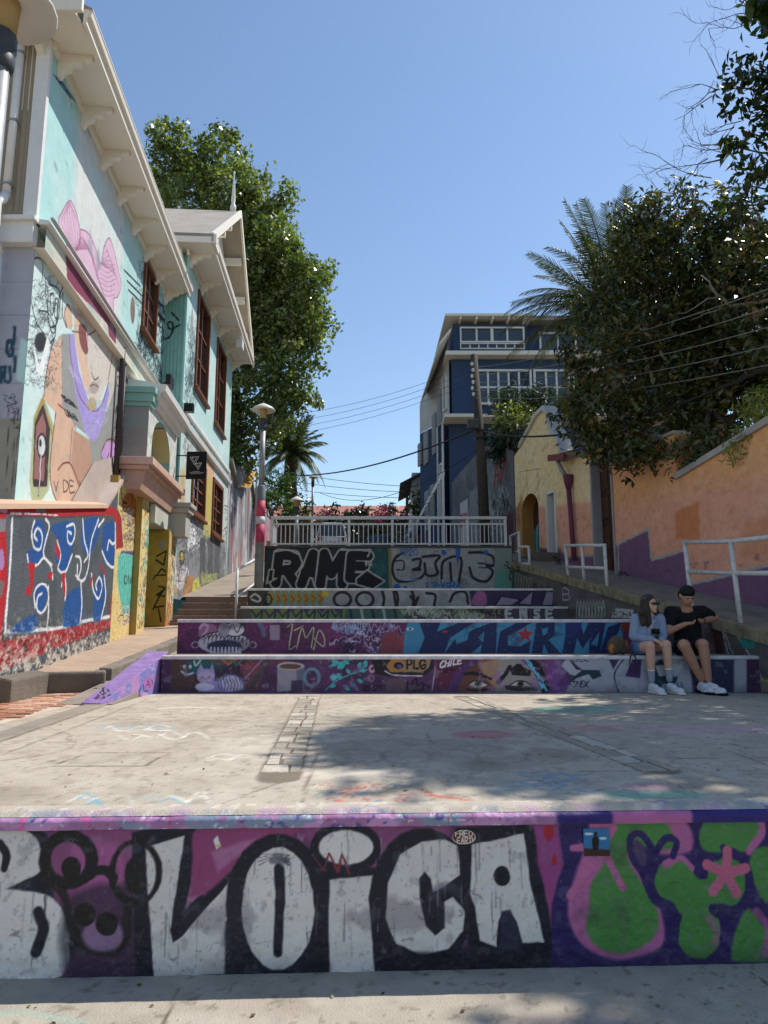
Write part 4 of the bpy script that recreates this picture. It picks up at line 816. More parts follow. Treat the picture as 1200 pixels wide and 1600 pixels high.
# ---- purple ramp wall
wd = thing('ramp_wall', 'low sloping wall end painted violet and pink with small dark tags', 'wall', (-2.9, 8.3, ZP))
B().hexa([(-3.22, 7.68, ZP - .05), (-2.975, 7.62, ZP - .05), (-2.815, YS1 + .3, ZP - .05), (-3.08, YS1 + .3, ZP - .05), (-3.22, 7.70, ZP + .03), (-2.975, 7.64, ZP + .03), (-2.815, YS1 + .3, Z1 + .05), (-3.08, YS1 + .3, Z1 + .05)]).build('core', mat('violet_paint', '#8f73a5', rough=.7, var=.25, scale=6, bump=.3, dirt='#5d5f92', dirt_amt=.7, dirt_scale=7), wd, bevel=.012)
FWd = Frame(-2.975 - (7.62) * (.16 / 1.75), .16 / 1.75, 1)
wc = Canvas(FWd, 7.64, YS1 - .02, ZP, Z1 + .03, .012, .009, '#8a78b3', d=.004, seed=41)
wc.blotch('#b07fae', .25, .5, .1, .9); wc.blotch('#6877b0', .2, .56, .1, .8); wc.blotch('#c3a5c8', .08, .66, .06, .7)
wc.tf = (0, 900, 4)
for P_ in ([(930, 640), (955, 660), (940, 700), (905, 720), (895, 680)], [(880, 690), (870, 745), (890, 790)], [(800, 760), (830, 770), (835, 805)], [(1000, 620), (1010, 690), (985, 700)], [(1040, 560), (1050, 640)]): wc.stroke(P_, 12, '#3a3a6d', soft=4)
wc.text('CEHD', 780, 805, 34, 6, '#26264a', soft=2, rot=.35); wc.ell((925, 675), 28, 40, '#a56aa4', soft=6); wc.text('A', 912, 695, 40, 7, '#2d2a55', soft=2)
wc.tf = (0, 0, 1)
zt = lambda s: ZP + .03 + (s - 7.62) / (YS1 + .3 - 7.62) * (Z1 + .02 - ZP)
wc.build('painted_side', M_PAINT, wd, mask=lambda s, z: z < zt(s) - .005)

# ---- the house
house = thing('turquoise_house', 'two-storey turquoise house with cream bracketed eaves, gabled bay and a large portrait mural', 'house', FH.W(11, 0, 1.2))
def window(fr, s0, s1, z0, z1, d, cols, rows, parent, mfr=M_WOOD, fw=.09, depth=.06, glass=M_GLASS, sill=True, tr=None, mw=.035):
    w = B().box(s0, s0 + fw, d - depth, d + .045, z0, z1, fr).box(s1 - fw, s1, d - depth, d + .045, z0, z1, fr).box(s0 + fw, s1 - fw, d - depth, d + .043, z1 - fw, z1, fr).box(s0 + fw, s1 - fw, d - depth, d + .043, z0, z0 + fw, fr)
    o = w.build('window', mfr, parent)
    iw = (s1 - s0 - 2 * fw) / cols; ih = (z1 - z0 - 2 * fw) / rows
    for i in range(cols):
        for j in range(rows):
            a = s0 + fw + i * iw; b = z0 + fw + j * ih
            B().add([fr.W(a, d - depth * .8, b), fr.W(a + iw, d - depth * .8 + .004 * ((i + j) % 2), b), fr.W(a + iw, d - depth * .8, b + ih), fr.W(a, d - depth * .8 + .004 * (j % 2), b + ih)], [(0, 1, 2, 3)]).build('pane', glass, o)
    mu = B()
    for i in range(1, cols): a = s0 + fw + i * iw; k = mw * (1.7 if i == cols // 2 and cols % 2 == 0 else 1); mu.box(a - k / 2, a + k / 2, d - depth * .85, d - depth * .3, z0 + fw, z1 - fw, fr)
    for j in range(1, rows): b = z0 + fw + j * ih; mu.box(s0 + fw, s1 - fw, d - depth * .83, d - depth * .35, b - mw / 2, b + mw / 2, fr)
    if mu.v: mu.build('muntins', mfr, o)
    if sill: B().box(s0 - .06, s1 + .06, d - .02, d + .11, z0 - .07, z0, fr).build('sill', mfr, o, bevel=.008)
    return o
HOLE1 = (13.65, 14.86, 7.55, 9.1)
# upper storey mural canvas
hu = Canvas(FH, 8.40, 15.88, 6.52, 9.3, .022, .017, '#a7c9c4', seed=51, wob=.004)
hu.tf = (0, 0, 3)
hu.poly([(8.4, 6.5), (9.5, 6.5), (9.4, 9.3), (8.4, 9.3)], '#a3cbc7', soft=.15, mode='m'); hu.poly([(9.6, 6.5), (12.2, 6.5), (12.1, 9.3), (9.5, 9.3)], '#c9cbc6', soft=.3, mode='m'); hu.blotch('#bcd2cd', .7, .5, .2, .6); hu.poly([(12.4, 6.5), (15.9, 6.5), (15.9, 9.3), (13.5, 9.3)], '#a9cbc7', soft=.6, mode='m', alpha=.7)
PKH = '#cdaabd'; PKD = '#8d5674'
hu.tf = (0, 312, 3)
BUN = [(275, 105), (290, 60), (325, 5), (350, 40), (370, 110), (376, 190), (352, 245), (312, 205)]
MID = [(312, 205), (345, 165), (380, 140), (420, 165), (452, 240), (472, 300), (486, 225), (510, 180), (530, 220), (555, 330), (568, 400), (552, 455), (532, 470), (528, 580), (430, 420), (330, 260)]
for P_ in (MID, BUN):
    hu.poly(P_, PKH, soft=3, sm=True); hu.stroke(P_, 7, '#94607c', soft=2, closed=True)
for k in range(7): x = 290 + 12 * k; hu.stroke([(350, 240), (x + 14, 150 + 4 * k), (x, 60 + 12 * abs(k - 3)), (325, 12)], 4.5, PKD, soft=2, alpha=.7)
for k in range(9): hu.stroke([(355, 235), (385 + 5 * k, 175 + 9 * k), (425 + 6 * k, 250 + 20 * k), (440 + 9 * k, 330 + 22 * k)], 4.5, PKD, soft=2, alpha=.7)
for k in range(7): hu.stroke([(478, 300), (492 + 9 * k, 215 + 24 * k), (510 + 8 * k, 260 + 28 * k)], 4.5, PKD, soft=2, alpha=.7); hu.stroke([(470, 300 + 22 * k), (505, 320 + 22 * k), (540, 300 + 24 * k)], 4, PKD, soft=2, alpha=.6)
hu.tf = (0, 0, 3); hu.text('UNTIN K', 290, 380, 50, 5, '#2a4570', soft=2, rot=-.95, sx=.55)
hu.tf = (0, 380, 3.81)
for k, s_ in enumerate(('FYMAO', 'COBRA', 'BRLO')): hu.text(s_, 770 + 14 * k, 190 + 60 * k, 46, 12, '#1e2226', soft=2, rot=-.8, sx=.55)
for k, s_ in enumerate(('KNTF', 'OSMEY', 'HKZ')): hu.text(s_, 935, 330 + 70 * k, 60, 12, '#1c2023', soft=2, rot=-.9, sx=.45)
hu.scribble((13.2, 6.55, 15.7, 7.5), 150, '#23272a', .022, soft=.015, mode='m', size=.3, alpha=.75); hu.scribble((14.9, 7.4, 15.8, 8.9), 60, '#23272a', .022, soft=.015, mode='m', size=.3, alpha=.7); hu.scribble((13.1, 7.6, 13.6, 8.9), 22, '#23272a', .018, soft=.015, mode='m', size=.25, alpha=.6)
hu.ell((790, 400), 14, 80, '#6d4a3c', soft=10, alpha=.8); hu.blotch('#4f6e70', .4, .68, .1, .35)
hu.tf = (0, 0, 1)
board = lambda S, Z: -.012 * (np.abs(((S * 1.0) % .9) - .45) > .435)
hu.build('mural', M_PAINT, house, mask=lambda s, z: ~((s > HOLE1[0] + .03) & (s < HOLE1[1] - .03) & (z > HOLE1[2] + .03) & (z < HOLE1[3] - .03)), dfun=board)
window(FH, *HOLE1, 0, 2, 3, house, glass=M_GLASS_R, mw=.05)
# lower storey mural
hl = Canvas(FH, 8.40, 15.88, 2.4, 6.32, .021, .0165, '#b9d8d2', seed=52, wob=.004)
hl.tf = (0, 380, 3.81); SK = '#c9a68d'; SKS = '#b08a74'; LN = '#6d3434'
hl.poly([(180, 0), (420, 200), (420, 520), (360, 540), (270, 800), (240, 900), (330, 1000), (300, 1300), (310, 1540), (140, 1540)], '#c3d6d2', soft=8)
hl.poly([(640, 480), (760, 560), (780, 1300), (640, 1350)], '#bdb8ad', soft=6)
# spoon-and-house panel
hl.poly([(190, 1540), (175, 1420), (200, 1030), (255, 900), (330, 1110), (290, 1470), (240, 1540)], '#8f8f4f', soft=12, alpha=.6)
hl.poly([(195, 1420), (205, 1060), (260, 950), (300, 1080), (280, 1450), (200, 1450)], '#3a2c2b', soft=5); hl.poly([(200, 1400), (215, 1090), (255, 1010), (275, 1090), (262, 1420)], '#8c5f5c', soft=5)
hl.stroke([(205, 1060), (255, 930), (315, 1150)], 26, '#9c8447', soft=5, sm=False)
hl.ell((248, 1205), 30, 75, '#1c1a1c', soft=3); hl.ell((248, 1205), 21, 62, '#c9c9cc', soft=3); hl.stroke([(243, 1270), (237, 1400), (228, 1500)], 17, '#1c1a1c', soft=3); hl.stroke([(243, 1270), (237, 1400), (228, 1495)], 10, '#d2d2d4', soft=2); hl.ell((240, 1190), 8, 24, '#222', soft=3)
# figure: arms and shoulders
hl.poly([(360, 545), (300, 650), (270, 820), (262, 930), (330, 1010), (300, 1300), (300, 1440), (340, 1545), (520, 1545), (480, 1350), (440, 1100), (470, 1000), (370, 900), (375, 560)], SK, soft=5)
hl.poly([(440, 1110), (560, 1190), (575, 1420), (500, 1530), (420, 1330)], SKS, soft=8); hl.poly([(460, 1400), (600, 1380), (590, 1545), (500, 1545)], '#b38d78', soft=8)
hl.stroke([(330, 545), (300, 650), (272, 800), (262, 910)], 11, LN, soft=2); hl.stroke([(332, 1010), (300, 1290), (305, 1440), (340, 1545)], 11, LN, soft=2); hl.stroke([(345, 1350), (380, 1310), (430, 1330), (500, 1530)], 11, LN, soft=2); hl.stroke([(430, 1100), (415, 1300)], 10, LN, soft=2); hl.stroke([(345, 960), (420, 1020), (450, 1110)], 11, '#8c4a45', soft=2)
hl.poly([(640, 1180), (700, 900), (740, 960), (735, 1200), (700, 1290)], SK, soft=5); hl.stroke([(700, 960), (735, 930), (745, 1050)], 11, LN, soft=2)
# overalls and scarf
hl.poly([(365, 540), (410, 540), (430, 700), (520, 1000), (640, 1000), (700, 800), (705, 1180), (640, 1260), (560, 1400), (530, 1150), (450, 1090), (370, 960)], '#8f8f8b', soft=5)
hl.poly([(410, 540), (440, 540), (470, 760), (545, 990), (600, 970), (645, 830), (650, 900), (610, 1080), (565, 1190), (500, 1110), (450, 900), (420, 680)], '#9a8cc6', soft=4); hl.stroke([(412, 545), (425, 700), (470, 900), (530, 990)], 11, '#6f4a6a', soft=2); hl.stroke([(645, 830), (610, 950), (570, 1000), (530, 985)], 11, '#6f4a6a', soft=2)
# face
hl.poly([(430, 330), (560, 330), (680, 470), (672, 640), (645, 810), (590, 940), (550, 965), (500, 860), (455, 640), (440, 520)], '#c6bcb2', soft=5); hl.poly([(440, 420), (480, 380), (500, 520), (540, 860), (500, 850), (455, 640)], '#cfae97', soft=14); hl.ell((548, 958), 26, 40, '#a89a5a', soft=5)
hl.poly([(385, 420), (400, 365), (425, 390), (430, 500), (400, 500)], SK, soft=4, sm=True); hl.stroke([(400, 500), (383, 420), (402, 365), (424, 400)], 10, LN, soft=2)
hl.poly([(430, 300), (560, 340), (650, 470), (640, 500), (540, 420), (470, 380), (440, 400)], '#d8d3cc', soft=8)
hl.poly([(405, 215), (440, 210), (560, 370), (680, 490), (690, 600), (640, 540), (540, 420), (430, 300)], '#7a2f45', soft=5)
hl.poly([(470, 490), (500, 485), (520, 530), (525, 640), (505, 660), (475, 590)], '#7b463f', soft=3, sm=True); hl.stroke([(430, 525), (470, 530), (525, 545), (570, 520), (640, 500)], 9, '#6f3a35', soft=2); hl.stroke([(515, 535), (525, 620)], 10, '#e3ddd6', soft=2)
hl.stroke([(450, 440), (470, 425), (500, 450), (520, 500)], 10, '#a58fb8', soft=2); hl.stroke([(585, 550), (615, 555), (640, 590)], 10, '#8f7f9f', soft=2); hl.ell((605, 650), 22, 34, '#b5aaa2', width=5, soft=3); hl.stroke([(545, 770), (562, 812), (585, 800)], 10, '#4f3a38', soft=2); hl.stroke([(570, 700), (575, 750)], 6, '#d9d2ca', soft=4)
hl.ell((560, 860), 26, 38, '#a7968e', soft=6); hl.stroke([(535, 850), (560, 842), (588, 855)], 9, '#6f5651', soft=2)
hl.stroke([(645, 810), (672, 640), (680, 490)], 11, '#8a3f4a', soft=2)
hl.text('SENA', 385, 940, 50, 9, '#161616', soft=1.5, rot=-.55, sx=.6); hl.text('ONAI', 400, 1030, 48, 9, '#161616', soft=1.5, rot=-.45, sx=.6); hl.text('V DE VI', 320, 1480, 64, 9, '#2a2730', soft=1.5, sx=.7)
hl.text('OUREL', 435, 740, 40, 4, '#b9aed8', soft=2, rot=-1.1, sx=.8); hl.scribble((470, 940, 590, 1130), 20, '#b3a8d6', 4, size=40)
hl.poly([(600, 1250), (625, 1180), (680, 1190), (705, 1290), (640, 1330)], '#b98fc0', soft=4); hl.stroke([(600, 1250), (640, 1170), (690, 1190), (705, 1300)], 11, LN, soft=2); hl.stroke([(600, 1240), (612, 1330), (650, 1250)], 10, '#5a4a78', soft=2)
# black line work on the left edge
for P_ in ([(190, 200), (200, 100), (235, 90), (255, 130), (250, 230)], [(270, 210), (275, 330), (300, 510), (330, 520), (350, 330), (375, 250), (370, 130)], [(290, 240), (355, 290), (340, 470), (290, 480), (285, 260)], [(300, 300), (320, 310), (315, 420), (300, 410), (300, 300)], [(330, 330), (345, 340), (338, 440), (325, 430), (330, 330)], [(230, 400), (290, 420), (330, 540), (280, 620)], [(180, 180), (180, 300), (215, 470), (270, 560), (260, 700), (230, 770), (190, 640)], [(375, 300), (372, 420), (395, 500)]): hl.stroke(P_, 11, '#17181a', soft=2)
hl.scribble((170, 210, 280, 500), 60, '#2c2e30', 4, size=50, alpha=.6); hl.scribble((120, 520, 300, 860), 70, '#333', 4, size=40, alpha=.7); hl.ell((240, 590), 34, 60, '#101012', soft=14, alpha=.85); hl.ell((290, 70), 40, 60, '#1a1a1c', soft=14, alpha=.85); hl.poly([(200, 600), (235, 740), (280, 560), (300, 600), (250, 790), (215, 760)], '#dcdcda', soft=4)
# tag thicket under the moulding
hl.scribble((12.2, 4.6, 13.2, 6.3), 130, '#1b1c1d', .022, soft=.012, mode='m', size=.3, alpha=.85); hl.scribble((13.0, 4.5, 15.8, 6.4), 120, '#2a2a2c', .02, soft=.012, mode='m', size=.3, alpha=.7); hl.blotch('#8f9a90', .2, .66, .08, .4)
hl.tf = (0, 0, 1)
hl.build('mural', M_PAINT, house)
# body of the house behind the painted faces
B().add([FH.W(8.40, -.02, 1), FH.W(15.9, -.02, 1), FH.W(15.9, -5.5, 1), (-10, 8.405, 1), FH.W(8.40, -.02, 9.3), FH.W(15.9, -.02, 9.3), FH.W(15.9, -5.5, 9.3), (-10, 8.405, 9.3)], [(2, 1, 5, 6), (4, 5, 6, 7), (0, 3, 7, 4)]).build('wall', M_CREAM, house)
B().box(13.55, 14.95, -.5, -.3, 7.3, 9.2, FH).build('room_shade', mat('dark_room', '#141210', bump=0), house)  # dark panel standing in for the unlit room behind the window
# side wall seen end-on: corrugated upper part, block lower part
xc = FH.W(8.4, 0, 0)[0]
def corrugated(name, x0, x1, y, z0, z1, m, parent, pitch=.076, amp=.011):
    n = int((x1 - x0) / (pitch / 6)); xs = np.linspace(x0, x1, n); yy = y - amp * np.sin(2 * np.pi * xs / pitch)
    V = np.concatenate([np.stack([xs, yy, np.full(n, z0)], 1), np.stack([xs, yy, np.full(n, z1)], 1)]); i = np.arange(n - 1)
    return raw_mesh(name, V, np.stack([i, i + 1, i + 1 + n, i + n], 1), m, parent, smooth=True)
M_CORR = mat('beige_sheet_metal', '#a2957f', rough=.55, var=.1, scale=2, bump=.05, dirt='#7d705c', dirt_amt=.4, dirt_scale=2)
corrugated('corrugated_sheet', -9.4, xc - .16, 8.39, 8.22, 9.25, M_CORR, house); corrugated('corrugated_sheet', -9.4, xc - .16, 8.378, 6.6, 8.27, M_CORR, house)
B().box(xc - .17, xc + .012, 8.33, 8.402, 6.6, 9.3).build('corner_board', M_WHITE, house, bevel=.006)
FS = Front(8.39)
sd = Canvas(FS, -9.2, xc + .0, 2.2, 6.35, .02, .018, '#a9a7b0', seed=53)
sd.poly([(-9.2, 2.2), (xc, 2.2), (xc, 4.05), (-9.2, 4.05)], '#97907f', soft=.02, mode='m')
for z in (4.5, 4.95, 5.4, 5.85): sd.stroke([(-9.2, z), (xc, z)], .012, '#8f8e98', soft=.01, sm=False, mode='m')
for z in (4.05, 4.5, 4.95, 5.4, 5.85):
    for k in range(8): x = xc - .35 - k * .62 - (.31 if int(z * 10) % 2 else 0); sd.stroke([(x, z), (x, z + .45)], .012, '#92919b', soft=.01, sm=False, mode='m')
sd.tf = (0, 380, 3.81)
for ch, u, v in (('J', 60, 600), ('O', 40, 670), ('F', 5, 830), ('U', 30, 830), ('I', 85, 770)): sd.text(ch, u, v, 95, 20, '#27495a', soft=4, sx=.6)
sd.text('JOSLO*', 80, 900, 70, 5, '#15161a', soft=1.5, rot=-1.25, sx=.8)
for u in (45, 80, 100, 115): sd.stroke([(u + 8, 980), (u, 1200 + u), (u - 8, 1480)], 2.5, '#24252a', soft=1.2)
sd.poly([(120, 560), (185, 600), (185, 860), (95, 810)], '#b9d8d2', soft=4); sd.tf = (0, 0, 1)
sd.build('side_wall', M_PAINT, house)
B().box(-9.4, xc + .02, 8.26, 8.40, 6.32, 6.62).build('side_band', M_WHITE, house, bevel=.01)
B().box(-9.4, xc + .06, 8.2, 8.40, 6.6, 6.66).build('side_ledge', M_WHITE, house, bevel=.008)
dp = B().tube([(-4.82, 8.27, 9.3), (-4.84, 8.27, 6.95)], .05, 10).tube([(-4.84, 8.27, 6.98), (-4.84, 8.20, 6.86), (-4.86, 8.12, 6.78), (-4.86, 8.13, 6.3), (-4.85, 8.25, 6.15)], .058, 10).tube([(-4.85, 8.25, 6.2), (-4.86, 8.27, 4.0)], .045, 10)
dpo = dp.build('downpipe', M_WHITE, house, smooth=True)
for z in (9.0, 8.0, 7.1): B().box(-4.89, -4.77, 8.22, 8.33, z, z + .03).build('pipe_clip', M_GREYP, dpo)
# belt moulding with gutter between the storeys
be = Canvas(FH, 8.36, 15.86, 6.30, 6.6, .03, .02, '#c2bfae', d=.13, seed=55, wob=.01)
be.tf = (0, 380, 3.81); be.poly([(385, -20), (470, 80), (690, 470), (690, 600), (640, 540), (400, 215)], '#7d3049', soft=6); be.poly([(405, 260), (470, 300), (640, 480), (650, 560), (560, 430)], '#c9bcae', soft=6); be.blotch('#8fb0a8', .5, .6, .1, .5); be.tf = (0, 0, 1)
be.build('belt_moulding', M_PAINT, house)
B().box(8.36, 15.86, -.01, .13, 6.29, 6.30, FH).build('belt_underside', M_CREAM, house)
B().profile([(0, 6.6), (.17, 6.6), (.19, 6.63), (.17, 6.66), (0, 6.68)], 8.32, 15.86, FH).build('belt_ledge', M_WHITE, house)
B().tube([FH.W(8.3, .22, 6.67), FH.W(15.8, .22, 6.63)], .028, 8).build('belt_gutter', mat('pale_pipe', '#a9aaa4', rough=.5, var=.15), house, smooth=True)
B().tube([FH.W(12.15, .1, 6.5), FH.W(12.2, .09, 6.2), FH.W(12.22, .09, 3.9)], .05, 8).tube([FH.W(12.42, .08, 6.3), FH.W(12.46, .08, 3.9)], .025, 6).build('downpipe', mat('dark_pipe', '#3c3538', rough=.5, var=.3), house, smooth=True)
# flood lamp on the gutter
fl = B().box(14.25, 14.62, .42, .52, 6.55, 6.78, FH).tube([FH.W(14.4, .3, 6.6), FH.W(14.42, .42, 6.66)], .02, 6)
fl.build('floodlight', mat('black_metal', '#151515', rough=.45, var=.1, bump=0), house)
# eaves of the long wing
def eave(parent, fr, s0, s1, zt_, d0, d1, n, nb_depth):
    B().profile([(d0 - .02, zt_ - .14), (d0 + .05, zt_ - .14), (d0 + .05, zt_ + .02), (d0 - .02, zt_ + .02)], s0, s1, fr).build('frieze', M_CREAM, parent)
    B().box(s0 - .3, s1, d0 - .1, d1, zt_, zt_ + .03, fr).build('soffit', M_CREAM, parent)
    B().profile([(d1 - .02, zt_ - .03), (d1 + .03, zt_ - .03), (d1 + .03, zt_ + .07), (d1 + .08, zt_ + .09), (d1 + .1, zt_ + .2), (d1 - .02, zt_ + .2)], s0 - .35, s1, fr).build('gutter', M_CREAM, parent, bevel=.006)
    w = .09; pr = [(d0, zt_ - .36), (d0 + .05, zt_ - .36), (d0 + .09, zt_ - .27), (d0 + .16, zt_ - .24), (d0 + .2, zt_ - .16), (d0 + .3, zt_ - .15), (d0 + .34, zt_ - .08), (d1 - .08, zt_ - .07), (d1 - .06, zt_), (d0, zt_)]
    for i in range(n):
        s = s0 + .25 + i * (s1 - s0 - .5) / (n - 1); B().profile(pr, s - w / 2, s + w / 2, fr).build('bracket', M_CREAM, parent, bevel=.006)
eave(house, FH, 8.40, 15.85, 9.33, 0, .52, 8, .4)
rf = B(); rf.add([FH.W(8.0, .62, 9.5), FH.W(15.9, .62, 9.5), FH.W(15.9, -4, 11.6), FH.W(8.0, -4, 11.6)], [(0, 1, 2, 3)]); rf.build('roof', mat('roof_sheet', '#a89e90', rough=.6, var=.15, scale=2), house)
# return of the eaves along the side wall
B().box(-9.4, xc + .5, 7.9, 8.42, 9.32, 9.36).build('soffit', M_CREAM, house)
B().box(-9.4, xc + .62, 7.86, 7.92, 9.28, 9.52).build('gutter', M_CREAM, house, bevel=.008)
for k in range(4): x = xc - .1 - k * .95; B().prism([(0, 0), (0, 0)], 0, 0) if False else B().hexa([(x - .05, 8.0, 9.22), (x + .05, 8.0, 9.22), (x + .05, 8.4, 9.0), (x - .05, 8.4, 9.0), (x - .05, 7.98, 9.32), (x + .05, 7.98, 9.32), (x + .05, 8.4, 9.32), (x - .05, 8.4, 9.32)]).build('bracket', M_CREAM, house, bevel=.01)
# ---- portico with arched niche
PO = .45
port = B(); na = 12; ac, ar, zs = 14.05, .85, 5.0
arc = [(ac + ar * math.cos(math.pi * k / na), zs + .62 * math.sin(math.pi * k / na)) for k in range(na + 1)]
s0p, s1p, z0p, z1p = 12.85, 15.55, 4.5, 5.95
Pv = [FH.W(s1p, PO, z0p), FH.W(s1p, PO, z1p), FH.W(s0p, PO, z1p), FH.W(s0p, PO, z0p), FH.W(ac - ar, PO, z0p), FH.W(ac + ar, PO, z0p)] + [FH.W(s, PO, z) for s, z in arc]
port.add(Pv, [(0, 1, 6, 5)] + [(1, 6 + k + 1, 6 + k) for k in range(na // 2)] + [(1, 2, 6 + na // 2)] + [(2, 6 + k + 1, 6 + k) for k in range(na // 2, na)] + [(2, 3, 4, 6 + na)])
port.build('portico_front', mat('portico_paint', '#c6c8bf', rough=.6, var=.2, scale=5, dirt='#4d5252', dirt_amt=.7, dirt_scale=6), house)
ring = [(ac + ar, z0p)] + arc + [(ac - ar, z0p)]
ir = B(); ir.add([FH.W(s, PO, z) for s, z in ring] + [FH.W(s, .05, z) for s, z in ring], [(i, i + 1, i + 1 + len(ring), i + len(ring)) for i in range(len(ring) - 1)])
ir.build('arch_reveal', M_TURQ, house)
B().box(ac - ar - .1, ac + ar + .1, .02, .05, z0p, z1p - .1, FH).build('arch_back', mat('brown_shutter', '#5b3420', rough=.6, var=.2), house)
ch = [(ac + (ar - .0) * math.cos(math.pi * k / na), zs + .61 * math.sin(math.pi * k / na)) for k in range(0, na // 2)]
B().add([FH.W(s, PO - .01, z - .012) for s, z in ch] + [FH.W(s, .1, z - .012) for s, z in ch], [(i, i + 1, i + 1 + len(ch), i + len(ch)) for i in range(len(ch) - 1)]).build('arch_patch', mat('yellow_green_paint', '#b5b583', rough=.7, var=.1), house)
B().add([FH.W(s0p, 0, z0p), FH.W(s0p, PO, z0p), FH.W(s0p, PO, z1p), FH.W(s0p, 0, z1p)], [(0, 1, 2, 3)]).build('portico_side', mat('portico_grey', '#93908d', rough=.7, var=.15, dirt='#7fa39c', dirt_amt=.5, dirt_scale=2), house)
B().box(s0p - .05, s0p + .25, 0, PO + .05, 5.62, 5.70, FH).box(s0p - .09, s0p + .3, 0, PO + .09, 5.70, 5.86, FH).box(s0p - .13, s0p + .34, 0, PO + .13, 5.86, 5.98, FH).build('capital', M_TURQ, house, bevel=.01)
B().profile([(PO - .05, 5.72), (PO + .06, 5.74), (PO + .08, 5.82), (PO + .16, 5.86), (PO + .18, 5.94), (PO + .26, 5.98), (PO + .28, 6.1), (0, 6.2), (0, 5.72)], s0p + .1, 15.5, FH).build('cornice', M_WHITE, house)
B().box(12.35, 15.5, 0, .62, 4.30, 4.38, FH).box(12.3, 15.5, 0, .70, 4.38, 4.52, FH).build('ledge', mat('peach_plaster', '#b99483', rough=.75, var=.15, dirt='#d2c3b5', dirt_amt=.5), house, bevel=.012)
B().profile([(0, 3.95), (.46, 3.95), (.56, 4.30), (0, 4.30)], 12.45, 15.45, FH).build('ledge_base', MATS['peach_plaster'], house)
# ---- gabled bay
DB_ = .5; FBw = FL
BW = [(16.95, 18.65, 7.45, 10.05), (19.9, 21.6, 7.36, 10.0), (17.15, 18.95, 4.28, 5.75), (20.1, 21.85, 4.12, 5.78)]
bc = Canvas(FL, 15.78, 23.0, 2.1, 10.35, .03, .021, '#b1cfca', d=DB_, seed=54, wob=.012)
bc.blotch('#c4d6d1', .8, .5, .15, .8); bc.poly([(15.7, 2), (23, 2), (23, 4.4), (15.7, 4.0)], '#77787a', soft=.5, mode='m'); bc.poly([(15.7, 4.0), (23, 4.2), (23, 6.2), (15.7, 6.2)], '#bfc3b8', soft=.5, mode='m', alpha=.8)
bc.poly([(17.6, 4.6), (20.4, 5.0), (20.2, 6.4), (18.4, 6.4)], '#c9a37f', soft=.3, mode='m'); bc.poly([(18.9, 3.9), (20.1, 4.0), (20.0, 5.6), (19.0, 5.6)], '#b9a85a', soft=.2, mode='m'); bc.poly([(15.9, 2.2), (16.6, 2.4), (16.4, 5.2), (15.9, 5.0)], '#b79d6e', soft=.25, mode='m')
bc.tf = (160, 680, 4)
bc.poly([(480, 540), (570, 500), (620, 620), (600, 960), (470, 980), (450, 760)], '#7f8185', soft=8); bc.poly([(450, 850), (530, 820), (540, 930), (490, 965), (460, 940)], '#c2c2c4', soft=5, sm=True); bc.ell((497, 765), 16, 46, '#1c1b1a', soft=2); bc.ell((497, 765), 11, 36, '#b9a83a', soft=2); bc.stroke([(490, 750), (505, 770), (492, 790)], 4, '#1c1b1a')
bc.poly([(540, 540), (590, 600), (575, 720), (530, 720)], '#d5d5d4', soft=5); bc.scribble((480, 520, 600, 720), 50, '#eee', 5, size=40, cols=['#e2e2e0', '#55575a', '#98999b'])
for x in (610, 660, 700): bc.poly([(x, 640), (x + 34, 650), (x + 34, 900), (x, 930)], '#58595d', soft=5); bc.stroke([(x, 640), (x, 930)], 4, '#2a2a2c', soft=2, sm=False)
bc.poly([(540, 950), (600, 880), (620, 980), (560, 1010)], '#b9b44a', soft=5); bc.poly([(615, 850), (660, 870), (720, 860), (720, 940), (620, 980)], '#9b9f62', soft=8); bc.poly([(520, 880), (570, 880), (560, 1000), (500, 1010)], '#a8794a', soft=8); bc.scribble((620, 880, 790, 970), 50, '#555', 4, size=40, cols=['#4a5a4a', '#b5b39a', '#2f3030'])
bc.scribble((440, 450, 480, 1000), 50, '#7d4a4a', 4, size=26, cols=['#6d4a4a', '#b58a6a', '#3a3a3c', '#c9b9a9']); bc.scribble((750, 420, 800, 880), 60, '#4a4a6a', 4, size=28, cols=['#5a5a8a', '#2f2f33', '#d5d5d0'])
bc.tf = (0, 0, 1)
bc.scribble((15.9, 5.3, 16.8, 9.0), 90, '#3c4244', .02, soft=.012, mode='m', size=.3, alpha=.6); bc.scribble((15.85, 7, 16.6, 8.6), 40, '#1d2023', .03, soft=.04, mode='m', size=.35, alpha=.5); bc.ell((16.4, 8.8), .12, .5, '#8f8f8a', soft=.1, mode='m'); bc.scribble((16.7, 5.9, 19.5, 6.3), 40, '#4a4a4c', .02, soft=.012, mode='m', size=.3, alpha=.5); bc.scribble((15.9, 2.2, 22.8, 4.0), 120, '#3a3b3d', .03, soft=.02, mode='m', size=.4, alpha=.55, )
bc.stroke([(18.0, 6.4), (18.6, 5.2), (18.4, 4.2)], .04, '#9c4a42', soft=.02, mode='m')
def inhole(s, z):
    r = np.zeros(np.shape(s), bool)
    for a, b, c, d_ in BW: r |= (s > a + .03) & (s < b - .03) & (z > c + .03) & (z < d_ - .03)
    return ~r
bc.build('mural', M_PAINT, house, mask=inhole)
for i, w_ in enumerate(BW): window(FL, *w_, DB_, 2, 4 if i > 1 else 3, house, glass=M_GLASS, fw=.12, depth=.07, mw=.05)
B().box(16, 22.5, -.3, -.1, 3.2, 10.3, FL).build('room_shade', MATS['dark_room'], house)  # dark panel painted as the unlit rooms of the bay
sf_ = Front(FL.W(15.78, 0, 0)[1])
